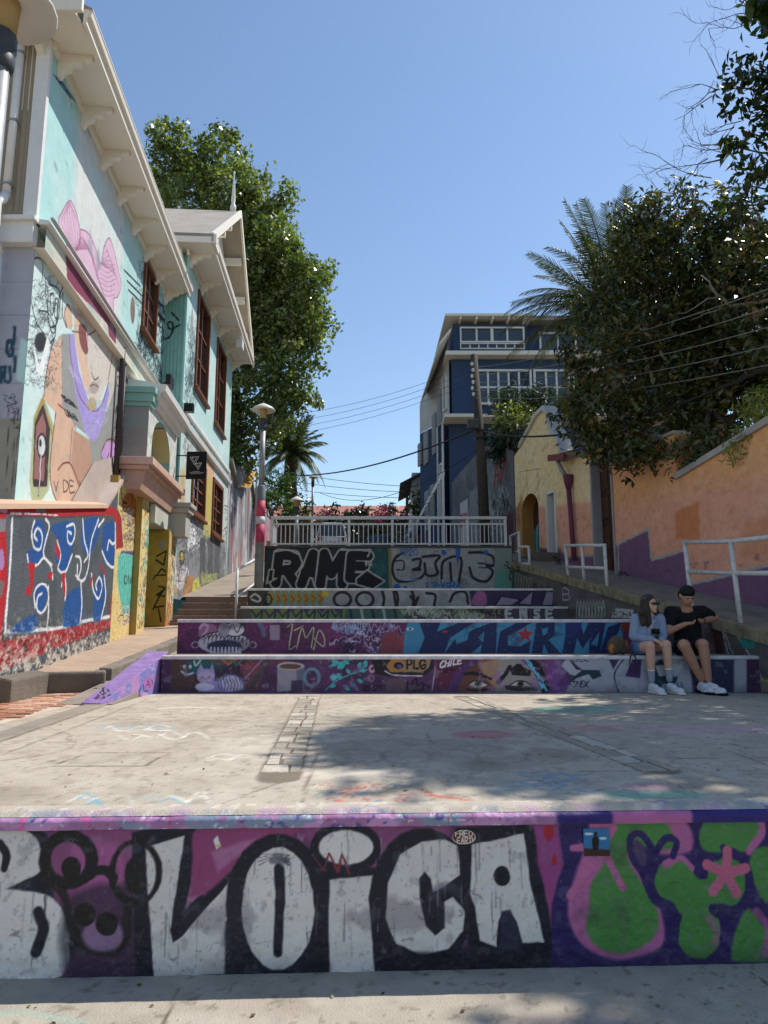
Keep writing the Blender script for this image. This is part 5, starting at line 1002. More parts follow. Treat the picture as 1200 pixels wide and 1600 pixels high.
B().add([FL.W(15.78, 0 - .3, 1.4), FL.W(15.78, DB_, 1.4), FL.W(15.78, DB_, 10.35), FL.W(15.78, -.3, 10.35)], [(0, 1, 2, 3)]).build('bay_side', M_TURQ, house)
B().add([FL.W(23.0, -4, 1.4), FL.W(23.0, DB_, 1.4), FL.W(23.0, DB_, 10.35), FL.W(23.0, -4, 10.35)], [(0, 1, 2, 3)]).build('bay_side', M_TURQ, house)
sdx = FL.W(15.78, -.02, 0)[0], FL.W(15.78, DB_ - .01, 0)[0]
bs_ = Canvas(Front(FL.W(15.78, .25, 0)[1] - .03), sdx[0], sdx[1], 4.2, 10.3, .016, .016, '#83b0a7', seed=56)
bs_.blotch('#76a49b', .5, .5, .15, .6)
bs_.tf = (160, 380, 4.615)
for P_ in ([(500, 500), (550, 555)], [(450, 690), (480, 680), (510, 620), (500, 570), (470, 580), (490, 620), (555, 590)]): bs_.stroke(P_, 14, '#15191a', soft=4)
bs_.text('OLP', 470, 1290, 50, 9, '#2f6d62', soft=3); bs_.ell((515, 1190), 8, 10, '#2f6d62', soft=4); bs_.ell((455, 1035), 16, 14, '#1c2a2a', soft=8); bs_.tf = (0, 0, 1)
bs_.build('bay_side_paint', M_PAINT, house)
for k in range(5): B().add([FL.W(15.735, .08 + k * .085, 6.7), FL.W(15.735, .09 + k * .085, 6.7), FL.W(15.735, .09 + k * .085, 10.2), FL.W(15.735, .08 + k * .085, 10.2)], [(0, 1, 2, 3)]).build('board_seam', mat('turquoise_dark', '#5b8d86', bump=0), house)
B().box(15.72, 15.80, DB_ - .02, DB_ + .02, 2.4, 10.3, FL).build('corner_board', mat('pale_turquoise', '#a9d3cd', rough=.5), house)
B().box(15.66, 15.84, -.1, DB_ + .05, 6.35, 6.62, FL).build('corner_band', M_TURQ, house, bevel=.015)
B().profile([(DB_, 6.1), (DB_ + .1, 6.12), (DB_ + .12, 6.22), (DB_, 6.26)], 15.84, 22.98, FL).profile([(DB_, 6.5), (DB_ + .06, 6.5), (DB_ + .06, 6.58), (DB_, 6.58)], 15.86, 22.98, FL).build('belt_moulding', M_WHITE, house)
B().box(15.74, 15.90, DB_, DB_ + .26, 6.42, 6.62, FL).build('wire_bracket', MATS['black_metal'], house)
# yellow-capped pillar by the steps is part of the bay front
B().box(15.35, 15.9, .0, .85, 3.98, 4.1, FL).box(15.4, 15.85, 0, .78, 3.45, 3.98, FL).box(15.3, 15.95, 0, .9, 4.1, 4.2, FL).build('pillar_capital', mat('grey_plaster', '#a9a59a', rough=.7, var=.15), house, bevel=.015)
# bay eaves, gable and roof
ZE = 10.38
eave(house, FL, 15.6, 23.1, ZE, DB_, 1.12, 6, .5)
B().box(15.28, 15.80, -3, 1.20, ZE + .001, ZE + .19, FL).box(15.2, 15.285, -3, 1.24, ZE - .03, ZE + .2, FL).build('eave_return', M_CREAM, house, bevel=.006)
B().box(15.55, 15.76, .2, .38, ZE - .75, ZE, FL).box(15.6, 15.76, .15, .45, ZE - .85, ZE - .75, FL).build('bracket', M_CREAM, house, bevel=.01)
YM = 19.35; ZA = 13.75; d_o = 1.12
gb = B().prism([(15.6, ZE + .15), (23.1, ZE + .15), (YM, ZA - .25)], DB_ - .1, DB_ + .05, FL); gb.build('pediment', M_CREAM, house)
for a, b in (((15.2, ZE + .2), (YM, ZA)), ((23.45, ZE + .2), (YM, ZA))):
    n_ = 2
    P_ = [FL.W(a[0], -4, a[1]), FL.W(a[0], d_o, a[1]), FL.W(b[0], d_o, b[1]), FL.W(b[0], -4, b[1])]
    B().add(P_ + [(p[0], p[1], p[2] - .08) for p in P_], [(0, 1, 2, 3), (7, 6, 5, 4), (0, 4, 5, 1), (1, 5, 6, 2), (2, 6, 7, 3), (3, 7, 4, 0)]).build('roof', MATS['roof_sheet'], house)
    P2 = [FL.W(a[0], d_o + .06, a[1] - .2), FL.W(b[0], d_o + .06, b[1] - .2), FL.W(b[0], d_o + .06, b[1] + .03), FL.W(a[0], d_o + .06, a[1] + .03)]; P3 = [FL.W(a[0], d_o, a[1] - .2), FL.W(b[0], d_o, b[1] - .2), FL.W(b[0], d_o, b[1] + .03), FL.W(a[0], d_o, a[1] + .03)]
    B().hexa(P3 + P2).build('bargeboard', M_CREAM, house)
for t_ in (.25, .5, .75):
    for sg in (-1, 1):
        s = YM + sg * 4.0 * (1 - t_); z = ZE + .2 + (ZA - ZE - .2) * t_; B().box(s - .06, s + .06, DB_, d_o - .05, z - .42, z - .2, FL).build('bracket', M_CREAM, house, bevel=.01)
pf = FL.W(YM, d_o - .2, 0); B().lathe([(.09, ZA - .05), (.09, ZA + .15), (.05, ZA + .25), (.065, ZA + .35), (.02, ZA + 1.2), (.035, ZA + 1.25), (.0, ZA + 1.32)], (pf[0], pf[1], 0), 8).build('finial', M_WHITE, house, smooth=True)
B().box(20.6, 20.95, .95, 1.15, ZE - .4, ZE - .12, FL).build('junction_box', M_WHITE, house, bevel=.01)

# ---- hanging sign
sg_ = thing('hanging_sign', 'square black shop sign with two white line-drawn triangles on an iron bracket', 'sign', onY(307, 727, 15.6))
cpx = onY(307, 727, 15.6)
FSg = Front(15.6); sc = Canvas(FSg, *sorted((FSg.px(292, 727)[0], FSg.px(322, 727)[0])), FSg.px(307, 748)[1], FSg.px(307, 706.5)[1], .0085, .0085, '#101011', d=.03, seed=61, wob=.001)
sc.tf = (160, 680, 4)
for P_ in ([(548, 138), (602, 134), (576, 186)], [(560, 138), (592, 136), (575, 168)], [(576, 176), (622, 172), (598, 214)], [(586, 178), (612, 176), (598, 200)]): sc.stroke(P_, 2.4, '#d5d5d2', soft=.8, closed=True, sm=False)
for y, a, b in ((226, 566, 606), (233, 545, 634), (240, 552, 622)): sc.stroke([(a, y), (b, y)], 3, '#cfcfcb', soft=1.5, sm=False, alpha=.8)
sc.build('print', MATS['sticker_print'], sg_)
B().box(sc.S[0] - .01, sc.S[-1] + .01, 15.575, 15.62, sc.Z[0] - .01, sc.Z[-1] + .01).build('board', MATS['black_metal'], sg_, bevel=.006)
for z in (sc.Z[0] + .06, sc.Z[-1] - .08): B().tube([(-4.95, 15.6, z), (sc.S[0], 15.6, z)], .014, 6).build('bracket_arm', MATS['black_metal'], sg_)

# ---- low wall with grey and blue lettering
red = thing('boundary_wall', 'red-edged boundary wall with grey and blue lettering and white spirals', 'wall', FH.W(9, .4, 1.1))
wt = lambda s: np.where(np.asarray(s) < 11.35, 2.80 + .165 * (np.asarray(s, float) - 7.6), np.minimum(3.42 + .72 * (np.asarray(s, float) - 11.35), 4.12))
wtf = lambda s: float(wt(s))
DR = .2
wb = lambda s: 0.96 + 0.088 * (s + .03 - 9.07)
SW = [6.3, 11.35, 12.05]
for s_a, s_b in zip(SW[:-1], SW[1:]):
    B().hexa([FH.W(s_a, .0, .6), FH.W(s_b, .0, .6), FH.W(s_b, DR - .015, .6), FH.W(s_a, DR - .015, .6), FH.W(s_a, 0, wtf(s_a)), FH.W(s_b, .0, wtf(s_b)), FH.W(s_b, DR - .015, wtf(s_b) - .01), FH.W(s_a, DR - .015, wtf(s_a) - .01)]).build('core', M_CONC, red)
rc = Canvas(FH, 6.3, 12.05, .7, 4.05, .0165, .0125, '#50555a', d=DR, seed=62, wob=.012)
rc.tf = (0, 740, 3.637)
RD = '#a5252c'; WT = '#cfcfd2'; BU = '#244d86'; GY = '#50565a'
rc.poly([(-400, 170), (660, 220), (680, 830), (0, 960), (-400, 1000)], GY, soft=6); rc.blotch('#444a50', .5, .5, .15, .6)
rc.poly([(-400, 150), (30, 180), (45, 620), (0, 960), (-400, 1050)], RD, soft=10); rc.poly([(-60, 260), (35, 260), (30, 330), (-60, 330)], '#77777b', soft=10); rc.poly([(-30, 600), (30, 610), (10, 700), (-30, 700)], '#6d6060', soft=14)
rc.stroke([(70, 250), (55, 560), (25, 900)], 26, WT, soft=8); rc.stroke([(25, 900), (150, 890), (330, 880), (470, 840), (640, 810)], 22, WT, soft=8)
for P_ in ([(190, 290), (240, 270), (260, 350), (250, 440), (210, 510), (160, 500), (150, 440), (190, 420)], [(290, 300), (400, 270), (430, 300), (410, 440), (380, 560), (340, 560), (310, 460), (340, 400)], [(470, 280), (560, 250), (560, 350), (510, 460), (470, 420)], [(585, 300), (660, 290), (665, 480), (620, 530), (585, 470)], [(200, 650), (230, 620), (270, 660), (240, 780), (200, 770)], [(380, 700), (460, 650), (460, 840), (360, 870)], [(540, 640), (590, 560), (600, 650), (580, 820), (530, 830)], [(100, 850), (200, 800), (200, 890), (60, 900)]): rc.poly(P_, BU, soft=8, sm=True)
rc.blotch('#2d5f9c', .25, .66, .1, .4, box=(8.5, 1.2, 11.3, 3.2))
for P_ in ([(195, 270), (180, 340), (195, 420), (230, 425), (240, 350), (215, 310), (195, 350), (210, 380)], [(155, 460), (165, 510), (210, 520), (250, 480), (290, 530), (300, 600)], [(260, 260), (280, 300), (255, 400), (250, 470), (295, 520)], [(380, 300), (420, 290), (425, 350), (405, 400), (385, 380), (385, 330), (405, 340)], [(325, 380), (345, 470), (330, 540), (370, 560), (410, 460)], [(430, 470), (455, 480), (460, 540), (440, 600), (440, 520)], [(430, 580), (470, 610), (500, 540), (520, 380), (560, 260)], [(200, 760), (195, 680), (225, 630), (265, 640), (275, 720), (240, 790), (210, 770), (215, 700), (240, 680)], [(275, 640), (275, 800), (265, 890)], [(460, 620), (465, 740), (455, 840)], [(520, 570), (530, 660), (560, 710), (580, 640), (565, 590), (545, 630), (550, 660)], [(590, 560), (600, 700), (575, 820)], [(610, 430), (620, 380), (640, 400), (665, 390), (670, 460), (650, 530), (610, 510), (580, 440)], [(470, 260), (480, 380), (500, 460), (480, 500)], [(365, 560), (375, 640), (370, 720)], [(655, 280), (655, 420)], [(560, 300), (590, 260)], [(360, 580), (350, 640)]): rc.stroke(P_, 17, WT, soft=4)
for P_ in ([(160, 500), (200, 510), (180, 690), (140, 690), (150, 640), (170, 640)], [(320, 390), (345, 450), (330, 500), (315, 440)], [(350, 570), (370, 560), (370, 700), (355, 640)], [(275, 560), (300, 560), (290, 610), (272, 600)], [(505, 640), (530, 560), (520, 640)], [(565, 500), (600, 560), (590, 580)], [(630, 690), (665, 660), (660, 820), (625, 830)]): rc.poly(P_, RD, soft=3)
rc.stroke([(60, 240), (200, 235), (370, 240), (560, 230)], 20, '#2a2d31', soft=10, alpha=.6)  # dark soft band paints the shadow at the wall top
for x in (135, 320, 545, 600, 180, 490): y = rc.rnd.uniform(270, 520); rc.stroke([(x, y), (x - 3, y + 90)], 5, '#6d2430', soft=3, sm=False)
# coping band and plinth
rc.poly([(-400, 120), (0, 165), (540, 195), (600, 170), (660, 200), (680, 330), (640, 240), (570, 235), (300, 245), (0, 230), (-400, 215)], RD, soft=6); rc.poly([(205, 190), (260, 195), (265, 235), (205, 225)], '#6f6a6a', soft=8); rc.stroke([(60, 225), (190, 228), (330, 238)], 7, WT, soft=3); rc.ell((20, 210), 22, 16, '#b787b0', soft=3); rc.ell((8, 490), 16, 60, '#9a7aa8', soft=5)
rc.poly([(-400, 960), (0, 955), (220, 910), (660, 820), (690, 850), (0, 1120), (-400, 1200)], '#8f2b30', soft=10)
rc.blotch('#b7ada0', .07, .56, .05, .9, zr=(1.25, 1.75)); rc.blotch('#b7ada0', .12, .42, .08, .9, zr=(1.05, 1.4)); rc.blotch('#2f2a2a', .1, .66, .05, .7, zr=(1.2, 1.7))
rc.tf = (0, 0, 1)
wbn = vnoise(len(rc.Z), len(rc.S), 9, rc.rng, 4)
rc.build('mural', M_PAINT_ROUGH, red, mask=lambda s, z: (z < wt(s)) & (z > wb(s) - .1), dfun=lambda S, Z: (wbn - .5) * .05 * np.clip((1.75 - Z) / .4, 0, 1))
M_COP = mat('pale_orange_plaster', '#c9a88c', rough=.8, var=.2, scale=5, dirt='#8f6f62', dirt_amt=.45, dirt_scale=5)
for s_a, s_b, m_ in ((6.3, 11.36, M_COP), (11.36, 12.33, mat('dusty_plaster', '#aa9a90', rough=.8, var=.15)), (12.33, 13.3, M_COP)):
    za, zb = wtf(s_a), wtf(s_b)
    cpv = [FH.W(s_a, DR + .04, za - .01), FH.W(s_b, DR + .04, zb - .01), FH.W(s_b, DR + .04, zb + .05), FH.W(s_a, DR + .04, za + .05), FH.W(s_a, -.02, za + .1), FH.W(s_b, -.02, zb + .1), FH.W(s_a, -.02, za - .01), FH.W(s_b, -.02, zb - .01)]
    B().add(cpv, [(0, 1, 2, 3), (3, 2, 5, 4), (0, 6, 7, 1), (1, 7, 5, 2), (0, 3, 4, 6)]).build('coping', m_, red)
B().add([FH.W(10.3, .02, 3.35), FH.W(11.4, .06, 3.5), FH.W(12.33, .06, 4.2), FH.W(12.3, .02, 4.5), FH.W(11.2, .02, 4.15)], [(0, 1, 2, 3, 4)]).build('buttress', MATS['dusty_plaster'], red)
B().hexa([FH.W(7.75, DR, .62), FH.W(8.85, DR, .62), FH.W(8.85, DR + .2, .62), FH.W(7.75, DR + .2, .62), FH.W(7.75, DR, .99), FH.W(8.85, DR, .99), FH.W(8.85, DR + .2, .955), FH.W(7.75, DR + .2, .955)]).build('footing', M_CONC_D, red, bevel=.03)
# ---- yellow porch
por = thing('yellow_porch', 'yellow painted porch with brown doorway, turquoise and orange graffiti on its pillars', 'porch', FH.W(13, .4, 1.5))
B().box(12.06, 13.34, .0, DR - .015, .9, 4.12, FH).build('core', mat('shaded_yellow_paint', '#a88d48', rough=.75, var=.15, scale=4), por)  # porch yellow darkened for the faces turned away from the sun
yc = Canvas(FH, 12.05, 13.36, 1.0, 4.12, .014, .0125, '#cdb679', d=DR, seed=63, wob=.01)
yc.blotch('#d2bd84', .3, .5, .12, .7); yc.blotch('#8a6a35', .06, .68, .05, .6); yc.tf = (0, 740, 3.637)
yc.poly([(690, 180), (720, 110), (770, 140), (785, 250), (750, 290), (740, 200), (710, 200)], '#a5622f', soft=5, sm=True); yc.stroke([(690, 60), (695, 150), (720, 170)], 12, '#191510', soft=3); yc.stroke([(752, 90), (750, 170)], 9, '#191510', soft=3); yc.scribble((680, 200, 730, 420), 60, '#3a3030', 5, size=40, cols=['#4a3f3f', '#a39a8f', '#7a6a5a']); yc.scribble((730, 200, 800, 420), 30, '#5a4a2a', 4, size=30)
yc.poly([(660, 180), (690, 250), (700, 420), (660, 430)], '#8f2b30', soft=8); yc.poly([(670, 500), (690, 440), (770, 440), (800, 500), (790, 560), (680, 590)], '#5a4a6d', soft=10)
yc.poly([(672, 470), (700, 450), (740, 460), (770, 470), (745, 700), (740, 790), (700, 800), (680, 700), (665, 600)], '#5fb3a4', soft=4)
for k in range(9): yc.stroke([(675 + 11 * k, 460 + 8 * (k % 2)), (680 + 10 * k, 620), (690 + 6 * k, 790)], 4, '#26514c', soft=2)
yc.text('ONE', 705, 625, 44, 8, '#11201e', soft=2, sx=.6); yc.poly([(750, 530), (825, 480), (825, 840), (745, 800)], '#3b4f49', soft=8); yc.poly([(770, 560), (800, 560), (800, 680), (770, 690)], '#5aa596', soft=6)
yc.scribble((665, 760, 830, 840), 40, '#777', 5, size=36, cols=['#8d87a5', '#c9c1b5', '#4a4450'])
yc.poly([(835, 100), (885, 90), (885, 320), (870, 420), (840, 400)], '#d0b56a', soft=8); yc.poly([(848, 110), (880, 105), (876, 270), (852, 290)], '#4a4d44', soft=5); yc.scribble((845, 110, 880, 280), 40, '#222', 4, size=22, cols=['#23261f', '#7d8076']); yc.ell((846, 375), 22, 60, '#4fa596', soft=4); yc.stroke([(838, 340), (852, 370), (842, 410)], 4, '#1d3a36'); yc.scribble((825, 700, 865, 850), 40, '#a55', 4, size=22, cols=['#a5482f', '#d2a56a', '#7a3a2a', '#c9b9a9'])
yc.tf = (0, 0, 1); yc.blotch('#6d5a35', .03, .72, .04, .6)
yc.build('mural', M_PAINT_ROUGH, por, mask=lambda s, z: z < wt(s))
mat('yellow_paint', '#c5a75f', rough=.75, var=.2, dirt='#a58a4a', dirt_amt=.5)
B().box(13.30, 13.93, -.3, .31, .9, 3.95, FH).build('pillar', MATS['shaded_yellow_paint'], por)
yp = Canvas(FH, 13.30, 13.93, 1.3, 3.95, .013, .0125, '#cdb67c', d=.316, seed=66)
yp.tf = (0, 740, 3.637)
yp.poly([(848, 110), (880, 105), (876, 270), (852, 290)], '#4a4d44', soft=5); yp.scribble((845, 110, 880, 280), 40, '#222', 4, size=22, cols=['#23261f', '#7d8076']); yp.ell((846, 375), 22, 60, '#4fa596', soft=4); yp.stroke([(838, 340), (852, 370), (842, 410)], 4, '#1d3a36'); yp.scribble((825, 700, 865, 850), 40, '#a55', 4, size=22, cols=['#a5482f', '#d2a56a', '#7a3a2a', '#c9b9a9'])
yp.tf = (0, 0, 1); yp.scribble((13.32, 1.5, 13.9, 3.9), 70, '#5a4a3a', .025, soft=.015, mode='m', size=.22, cols=['#6d5a3a', '#3f4a44', '#d9cfb5', '#7a4a3a', '#4fa596'], alpha=.8); yp.blotch('#8a6a35', .06, .66, .05, .6); yp.build('mural', M_PAINT_ROUGH, por)
# doorway
B().box(13.9, 15.0, -.55, -.45, 1.2, 3.9, FH).build('door', mat('brown_door', '#3d1c14', rough=.6, var=.25, scale=6), por)
fj = B().add([FH.W(14.98, -.5, 1.3), FH.W(14.98, .5, 1.3), FH.W(14.98, .5, 3.55), FH.W(14.98, -.5, 3.55)], [(0, 1, 2, 3)]); fj.build('door_reveal', MATS['shaded_yellow_paint'], por)
FJ = Front(FH.W(14.97, .25, 0)[1], -.0)
xa, xb = FH.W(14.97, -.45, 0)[0], FH.W(14.97, .49, 0)[0]
jc = Canvas(Front(FH.W(14.93, .25, 0)[1]), xa, xb, 1.4, 3.5, .014, .012, '#a0842f', seed=64)  # yellow ground darkened, shade of the far reveal painted in
jc.blotch('#b5963a', .3, .5, .12, .7)
jc.tf = (0, 740, 3.637)
for P_ in ([(890, 470), (945, 440), (930, 520), (885, 490)], [(880, 580), (950, 575)], [(900, 640), (945, 650), (890, 690), (950, 700)], [(870, 770), (905, 700), (930, 660)], [(875, 760), (950, 750)], [(900, 770), (915, 840)], [(870, 600), (920, 540), (945, 560)]): jc.stroke(P_, 9, '#17130d', soft=2, sm=False)
jc.poly([(908, 380), (935, 380), (935, 428), (908, 428)], '#8f8a78', soft=2); jc.tf = (0, 0, 1)
jc.build('reveal_paint', M_PAINT, por)
B().box(13.92, 15.7, -.5, .42, 3.55, 3.93, FH).build('door_lintel', mat('pale_lintel', '#b3b3a4', rough=.7, var=.15), por)
B().box(14.99, 15.72, -.3, .495, .9, 3.55, FH).build('core', MATS['shaded_yellow_paint'], por)
y2 = Canvas(FH, 14.99, 15.72, 1.3, 3.52, .014, .0125, '#b7a06a', d=.5, seed=65)
y2.scribble((15.0, 1.5, 15.7, 3.5), 90, '#555', .03, soft=.02, mode='m', size=.25, cols=['#8a7a5a', '#d5cdbb', '#5a4a5a', '#a9893f']); y2.blotch('#b5552f', .07, .5, .06, .9, box=(15, 1.3, 15.8, 2.0)); y2.build('mural', M_PAINT_ROUGH, por)

# ---- steps up from the left pavement, with handrail
stt = thing('concrete_steps', 'short flight of worn concrete steps beside the white handrail and the painted bay', 'steps', (-3.9, 15.6, 1.5))
xl0, xl1 = -4.62, -3.12
for i in range(5):
    z0 = 1.42 + i * .15; B().box(xl0, xl1, 15.3 + i * .3, 17.4, z0 - .3, z0 + .15).build('tread', mat('worn_step', '#7d6a5e', rough=.9, var=.2, scale=4, bump=.4), stt, bevel=.012)
tag(B().add([(-4.72, 16.55, 2.165), (-2.93, 16.55, 2.165), (-2.93, 36, zl(36)), (-6.9, 36, zl(36))], [(0, 1, 2, 3)]).build('path', mat('path_concrete', '#8f8477', rough=.9, var=.2, scale=2, bump=.3, dirt='#6d6358', dirt_amt=.5)), kind='structure')
tag(B().add([(-6.9, 36, zl(36)), (-2.9, 36, zl(36)), (-2.5, 60, zl(36) + 1.5), (-8.6, 60, zl(36) + 1.5)], [(0, 1, 2, 3)]).build('path', m_tile), kind='structure')
M_RAIL = mat('white_rail_paint', '#c9c9c6', rough=.4, var=.1, scale=12, bump=.05, dirt='#77726a', dirt_amt=.5, dirt_scale=16)
hr = thing('handrail', 'white tubular handrail with two rails climbing beside the concrete steps', 'handrail', (-3.1, 15.2, 1.6))
pa, pb, pc_ = onY(367, 965, 15.2), onY(363, 892, 15.2), onY(398, 866, 17.6)
x_, y_ = pa.x + .02, 15.2
B().tube([(x_, y_, 1.4), (x_, y_, 2.72)], .03, 8).build('post', M_RAIL, hr, smooth=True); B().tube([(x_ + .28, 16.7, 2.2), (x_ + .28, 16.7, 3.13)], .025, 8).build('post', M_RAIL, hr, smooth=True); B().tube([(x_ + .1, 17.6, 2.3), (x_ + .1, 17.6, 3.3)], .025, 8).build('post', M_RAIL, hr, smooth=True)
B().tube([(x_, y_, 2.70), (x_ + .26, 16.6, 3.12), (x_ + .1, 17.6, 3.3)], .035, 8).build('rail', M_RAIL, hr, smooth=True); B().tube([(x_, y_, 2.1), (x_ + .26, 16.6, 2.58), (x_ + .1, 17.6, 2.75)], .028, 8).build('rail', M_RAIL, hr, smooth=True)
# ================================================================== RIGHT SIDE
rp = B(); ys = [6.2, 9.8, 13, 16.3, 21, 30, 45]; P = []
def xk_(y): return 6.36 - .18 * y
for y in ys: P += [(xk_(y) + .02, y, zr(y)), (xk_(y) + 1.6, y, zr(y))]
tag(rp.add(P, [(2 * i, 2 * i + 1, 2 * i + 3, 2 * i + 2) for i in range(len(ys) - 1)]).build('pavement', mat('dark_pavement', '#857d73', rough=.9, var=.18, scale=2.5, bump=.4, dirt='#4a443d', dirt_amt=.5)), kind='structure')
# retaining wall under the right pavement
rw2 = thing('retaining_wall', 'grey retaining wall below the right pavement with white outlined graffiti and pale scrawls', 'wall', FK.W(10, 0, ZP))
B().hexa([FK.W(6.2, -.02, .3), FK.W(17.6, -.02, .3), FK.W(17.6, -.25, .3), FK.W(6.2, -.25, .3), FK.W(6.2, -.02, zr(6.2) - .02), FK.W(17.6, -.02, zr(17.6) - .02), FK.W(17.6, -.25, zr(17.6) - .02), FK.W(6.2, -.25, zr(6.2) - .02)]).build('core', M_CONC_D, rw2)
kc = Canvas(FK, 6.2, 17.5, .6, 3.0, .02, .012, '#55524f', seed=71, wob=.008)
kc.blotch('#6a6764', .5, .5, .15, .7); kc.blotch('#3d3a38', .4, .6, .1, .6)
kc.tf = (1080, 820, 5.717)
kc.poly([(270, 1200), (340, 1210), (420, 1330), (700, 1380), (700, 1500), (250, 1480)], '#7a7462', soft=14); kc.stroke([(340, 1330), (640, 1390), (700, 1400)], 16, '#a39a5e', soft=8)
for P_ in ([(265, 870), (330, 1160), (400, 1300)], [(275, 870), (350, 1110), (405, 1205)], [(340, 950), (420, 1000), (500, 1130), (570, 1240), (630, 1370)], [(340, 945), (500, 1000), (686, 1050)], [(410, 1300), (520, 1320), (610, 1345)], [(400, 1300), (345, 1200)]): kc.stroke(P_, 13, '#b7b7b5', soft=3, sm=False)
kc.poly([(440, 1010), (500, 1000), (565, 1030), (565, 1100), (470, 1110), (440, 1060)], '#2f8a80', soft=3); kc.stroke([(500, 1040), (540, 1045)], 5, '#174a45'); kc.stroke([(500, 1065), (540, 1070)], 5, '#174a45'); kc.poly([(330, 1190), (400, 1260), (420, 1330), (350, 1240)], '#17171a', soft=4); kc.text('KENTO', 410, 1250, 34, 6, '#17171a', soft=2)
kc.poly([(180, 880), (265, 880), (300, 1200), (180, 1120)], '#3b2829', soft=10); kc.ell((240, 1045), 26, 40, '#6d2a2e', width=10, soft=4); kc.text('W', 215, 920, 60, 8, '#6d2a2e', soft=3)
kc.scribble((440, 1120, 680, 1330), 26, '#6d6c6a', 5, size=80, alpha=.5); kc.scribble((610, 930, 686, 990), 10, '#4a5a78', 6, size=50)
kc.tf = (900, 880, 4)
for k in range(9): kc.stroke([(2 + 20 * k, 340), (8 + 20 * k, 230), (20 + 20 * k, 300), (14 + 20 * k, 340)], 8, '#a9b3a9', soft=3)
kc.poly([(220, 340), (250, 280), (360, 290), (360, 345)], '#b3b3b1', soft=6); kc.text('RDHAME', 240, 338, 36, 6, '#33322f', soft=2)
kc.tf = (760, 620, 5)
for k in range(8): kc.stroke([(180 + 22 * k, 1480), (190 + 22 * k, 1350 + 12 * k), (204 + 22 * k, 1420), (200 + 22 * k, 1500)], 7, '#97a89a', soft=3)
kc.poly([(440, 1490), (900, 1490), (900, 1600), (440, 1600)], '#5d5866', soft=12, alpha=.5); kc.text('B', 600, 1590, 90, 12, '#a29db0', soft=3)
kc.tf = (0, 0, 1)
kc.build('mural', M_PAINT, rw2, mask=lambda s, z: z < 1.605 + .19 * (s - 9.8) - .02)
for i in range(13):
    y0 = 6.3 + i * .9; y1 = y0 + .89
    B().hexa([FK.W(y0, .03, zr(y0) - .15), FK.W(y1, .03, zr(y1) - .15), FK.W(y1, -.2, zr(y1) - .15), FK.W(y0, -.2, zr(y0) - .15), FK.W(y0, .03, zr(y0) + .02), FK.W(y1, .03, zr(y1) + .02), FK.W(y1, -.2, zr(y1) + .02), FK.W(y0, -.2, zr(y0) + .02)]).build('kerb_stone', mat('tagged_kerb', '#8a8268', rough=.9, var=.3, scale=5, bump=.5, dirt='#2f2d2c', dirt_amt=.8, dirt_scale=6), rw2, bevel=.012)
# ---- orange garden wall
orw = thing('garden_wall', 'orange rendered garden wall with stepped purple base outlined in white', 'wall', FR.W(12, 0, 1.9))
def oz(s): return np.where(np.asarray(s) < 12.74, 4.6 - .155 * (np.asarray(s, float) - 10.2), 5.05)
ow = Canvas(FR, 7.4, 15.08, 1.0, 5.1, .03, .02, '#e8ad78', seed=81, wob=.015)
ow.poly([(7, 1), (15.2, 1), (15.2, 4.1), (12, 3.9), (9, 3.6), (7, 3.7)], '#e5a68b', soft=.5, mode='m'); ow.blotch('#dd9c7c', .6, .55, .15, .6); ow.blotch('#ecc29c', .3, .62, .1, .35)
ow.poly([(12.15, 4.0 - .35), (12.85, 3.95 - .35), (12.9, 3.45 - .35), (12.45, 3.35 - .35), (12.2, 3.3 - .3)], '#d08050', soft=.05, mode='m', alpha=.8); ow.poly([(10.3, 2.6), (11.2, 2.6), (11.1, 3.1), (10.4, 3.2)], '#d89468', soft=.1, mode='m', alpha=.6)
ow.blotch('#c08a64', .15, .68, .06, .35)
DP = [(15.1, 3.21), (13.79, 3.39), (13.73, 2.78), (12.64, 2.86), (12.55, 2.24), (10.61, 2.42), (8.5, 2.62), (8.45, 1.9), (7.2, 2.0), (7.2, 0.8), (15.1, .8)]
ow.poly(DP, '#7d5c78', soft=.01, mode='m'); ow.stroke(DP[:9], .055, '#b3ada6', soft=.012, sm=False, mode='m'); ow.stroke([(14.98, 3.2), (15.04, 2.2)], .05, '#b3ada6', soft=.012, sm=False, mode='m')
ow.blotch('#6d5468', .2, .62, .08, .5, box=(7, .8, 15.1, 2.6))
ow.build('rendered_face', M_PAINT_ROUGH, orw, mask=lambda s, z: (z < oz(s)))
B().hexa([FR.W(7.4, -.02, .6), FR.W(12.74, -.02, .6), FR.W(12.74, -.3, .6), FR.W(7.4, -.3, .6), FR.W(7.4, -.02, 5.0), FR.W(12.74, -.02, 4.19), FR.W(12.74, -.3, 4.19), FR.W(7.4, -.3, 5.0)]).build('core', M_CONC_D, orw)
B().hexa([FR.W(12.74, -.02, .6), FR.W(15.08, -.02, .6), FR.W(15.08, -.3, .6), FR.W(12.74, -.3, .6), FR.W(12.74, -.02, 5.04), FR.W(15.08, -.02, 5.04), FR.W(15.08, -.3, 5.04), FR.W(12.74, -.3, 5.04)]).build('core', M_CONC_D, orw)
M_COPE = mat('white_coping', '#a9a39a', rough=.85, var=.2, dirt='#6f675e', dirt_amt=.5)
B().hexa([FR.W(7.4, .06, 4.98), FR.W(12.74, .06, 4.17), FR.W(12.74, -.34, 4.17), FR.W(7.4, -.34, 4.98), FR.W(7.4, .04, 5.10), FR.W(12.74, .04, 4.29), FR.W(12.74, -.34, 4.29), FR.W(7.4, -.34, 5.10)]).build('coping', M_COPE, orw)
B().box(12.70, 12.745, -.3, .012, 4.2, 5.04, FR).build('wall_end', mat('orange_render', '#b98a5e', rough=.9, var=.15), orw)
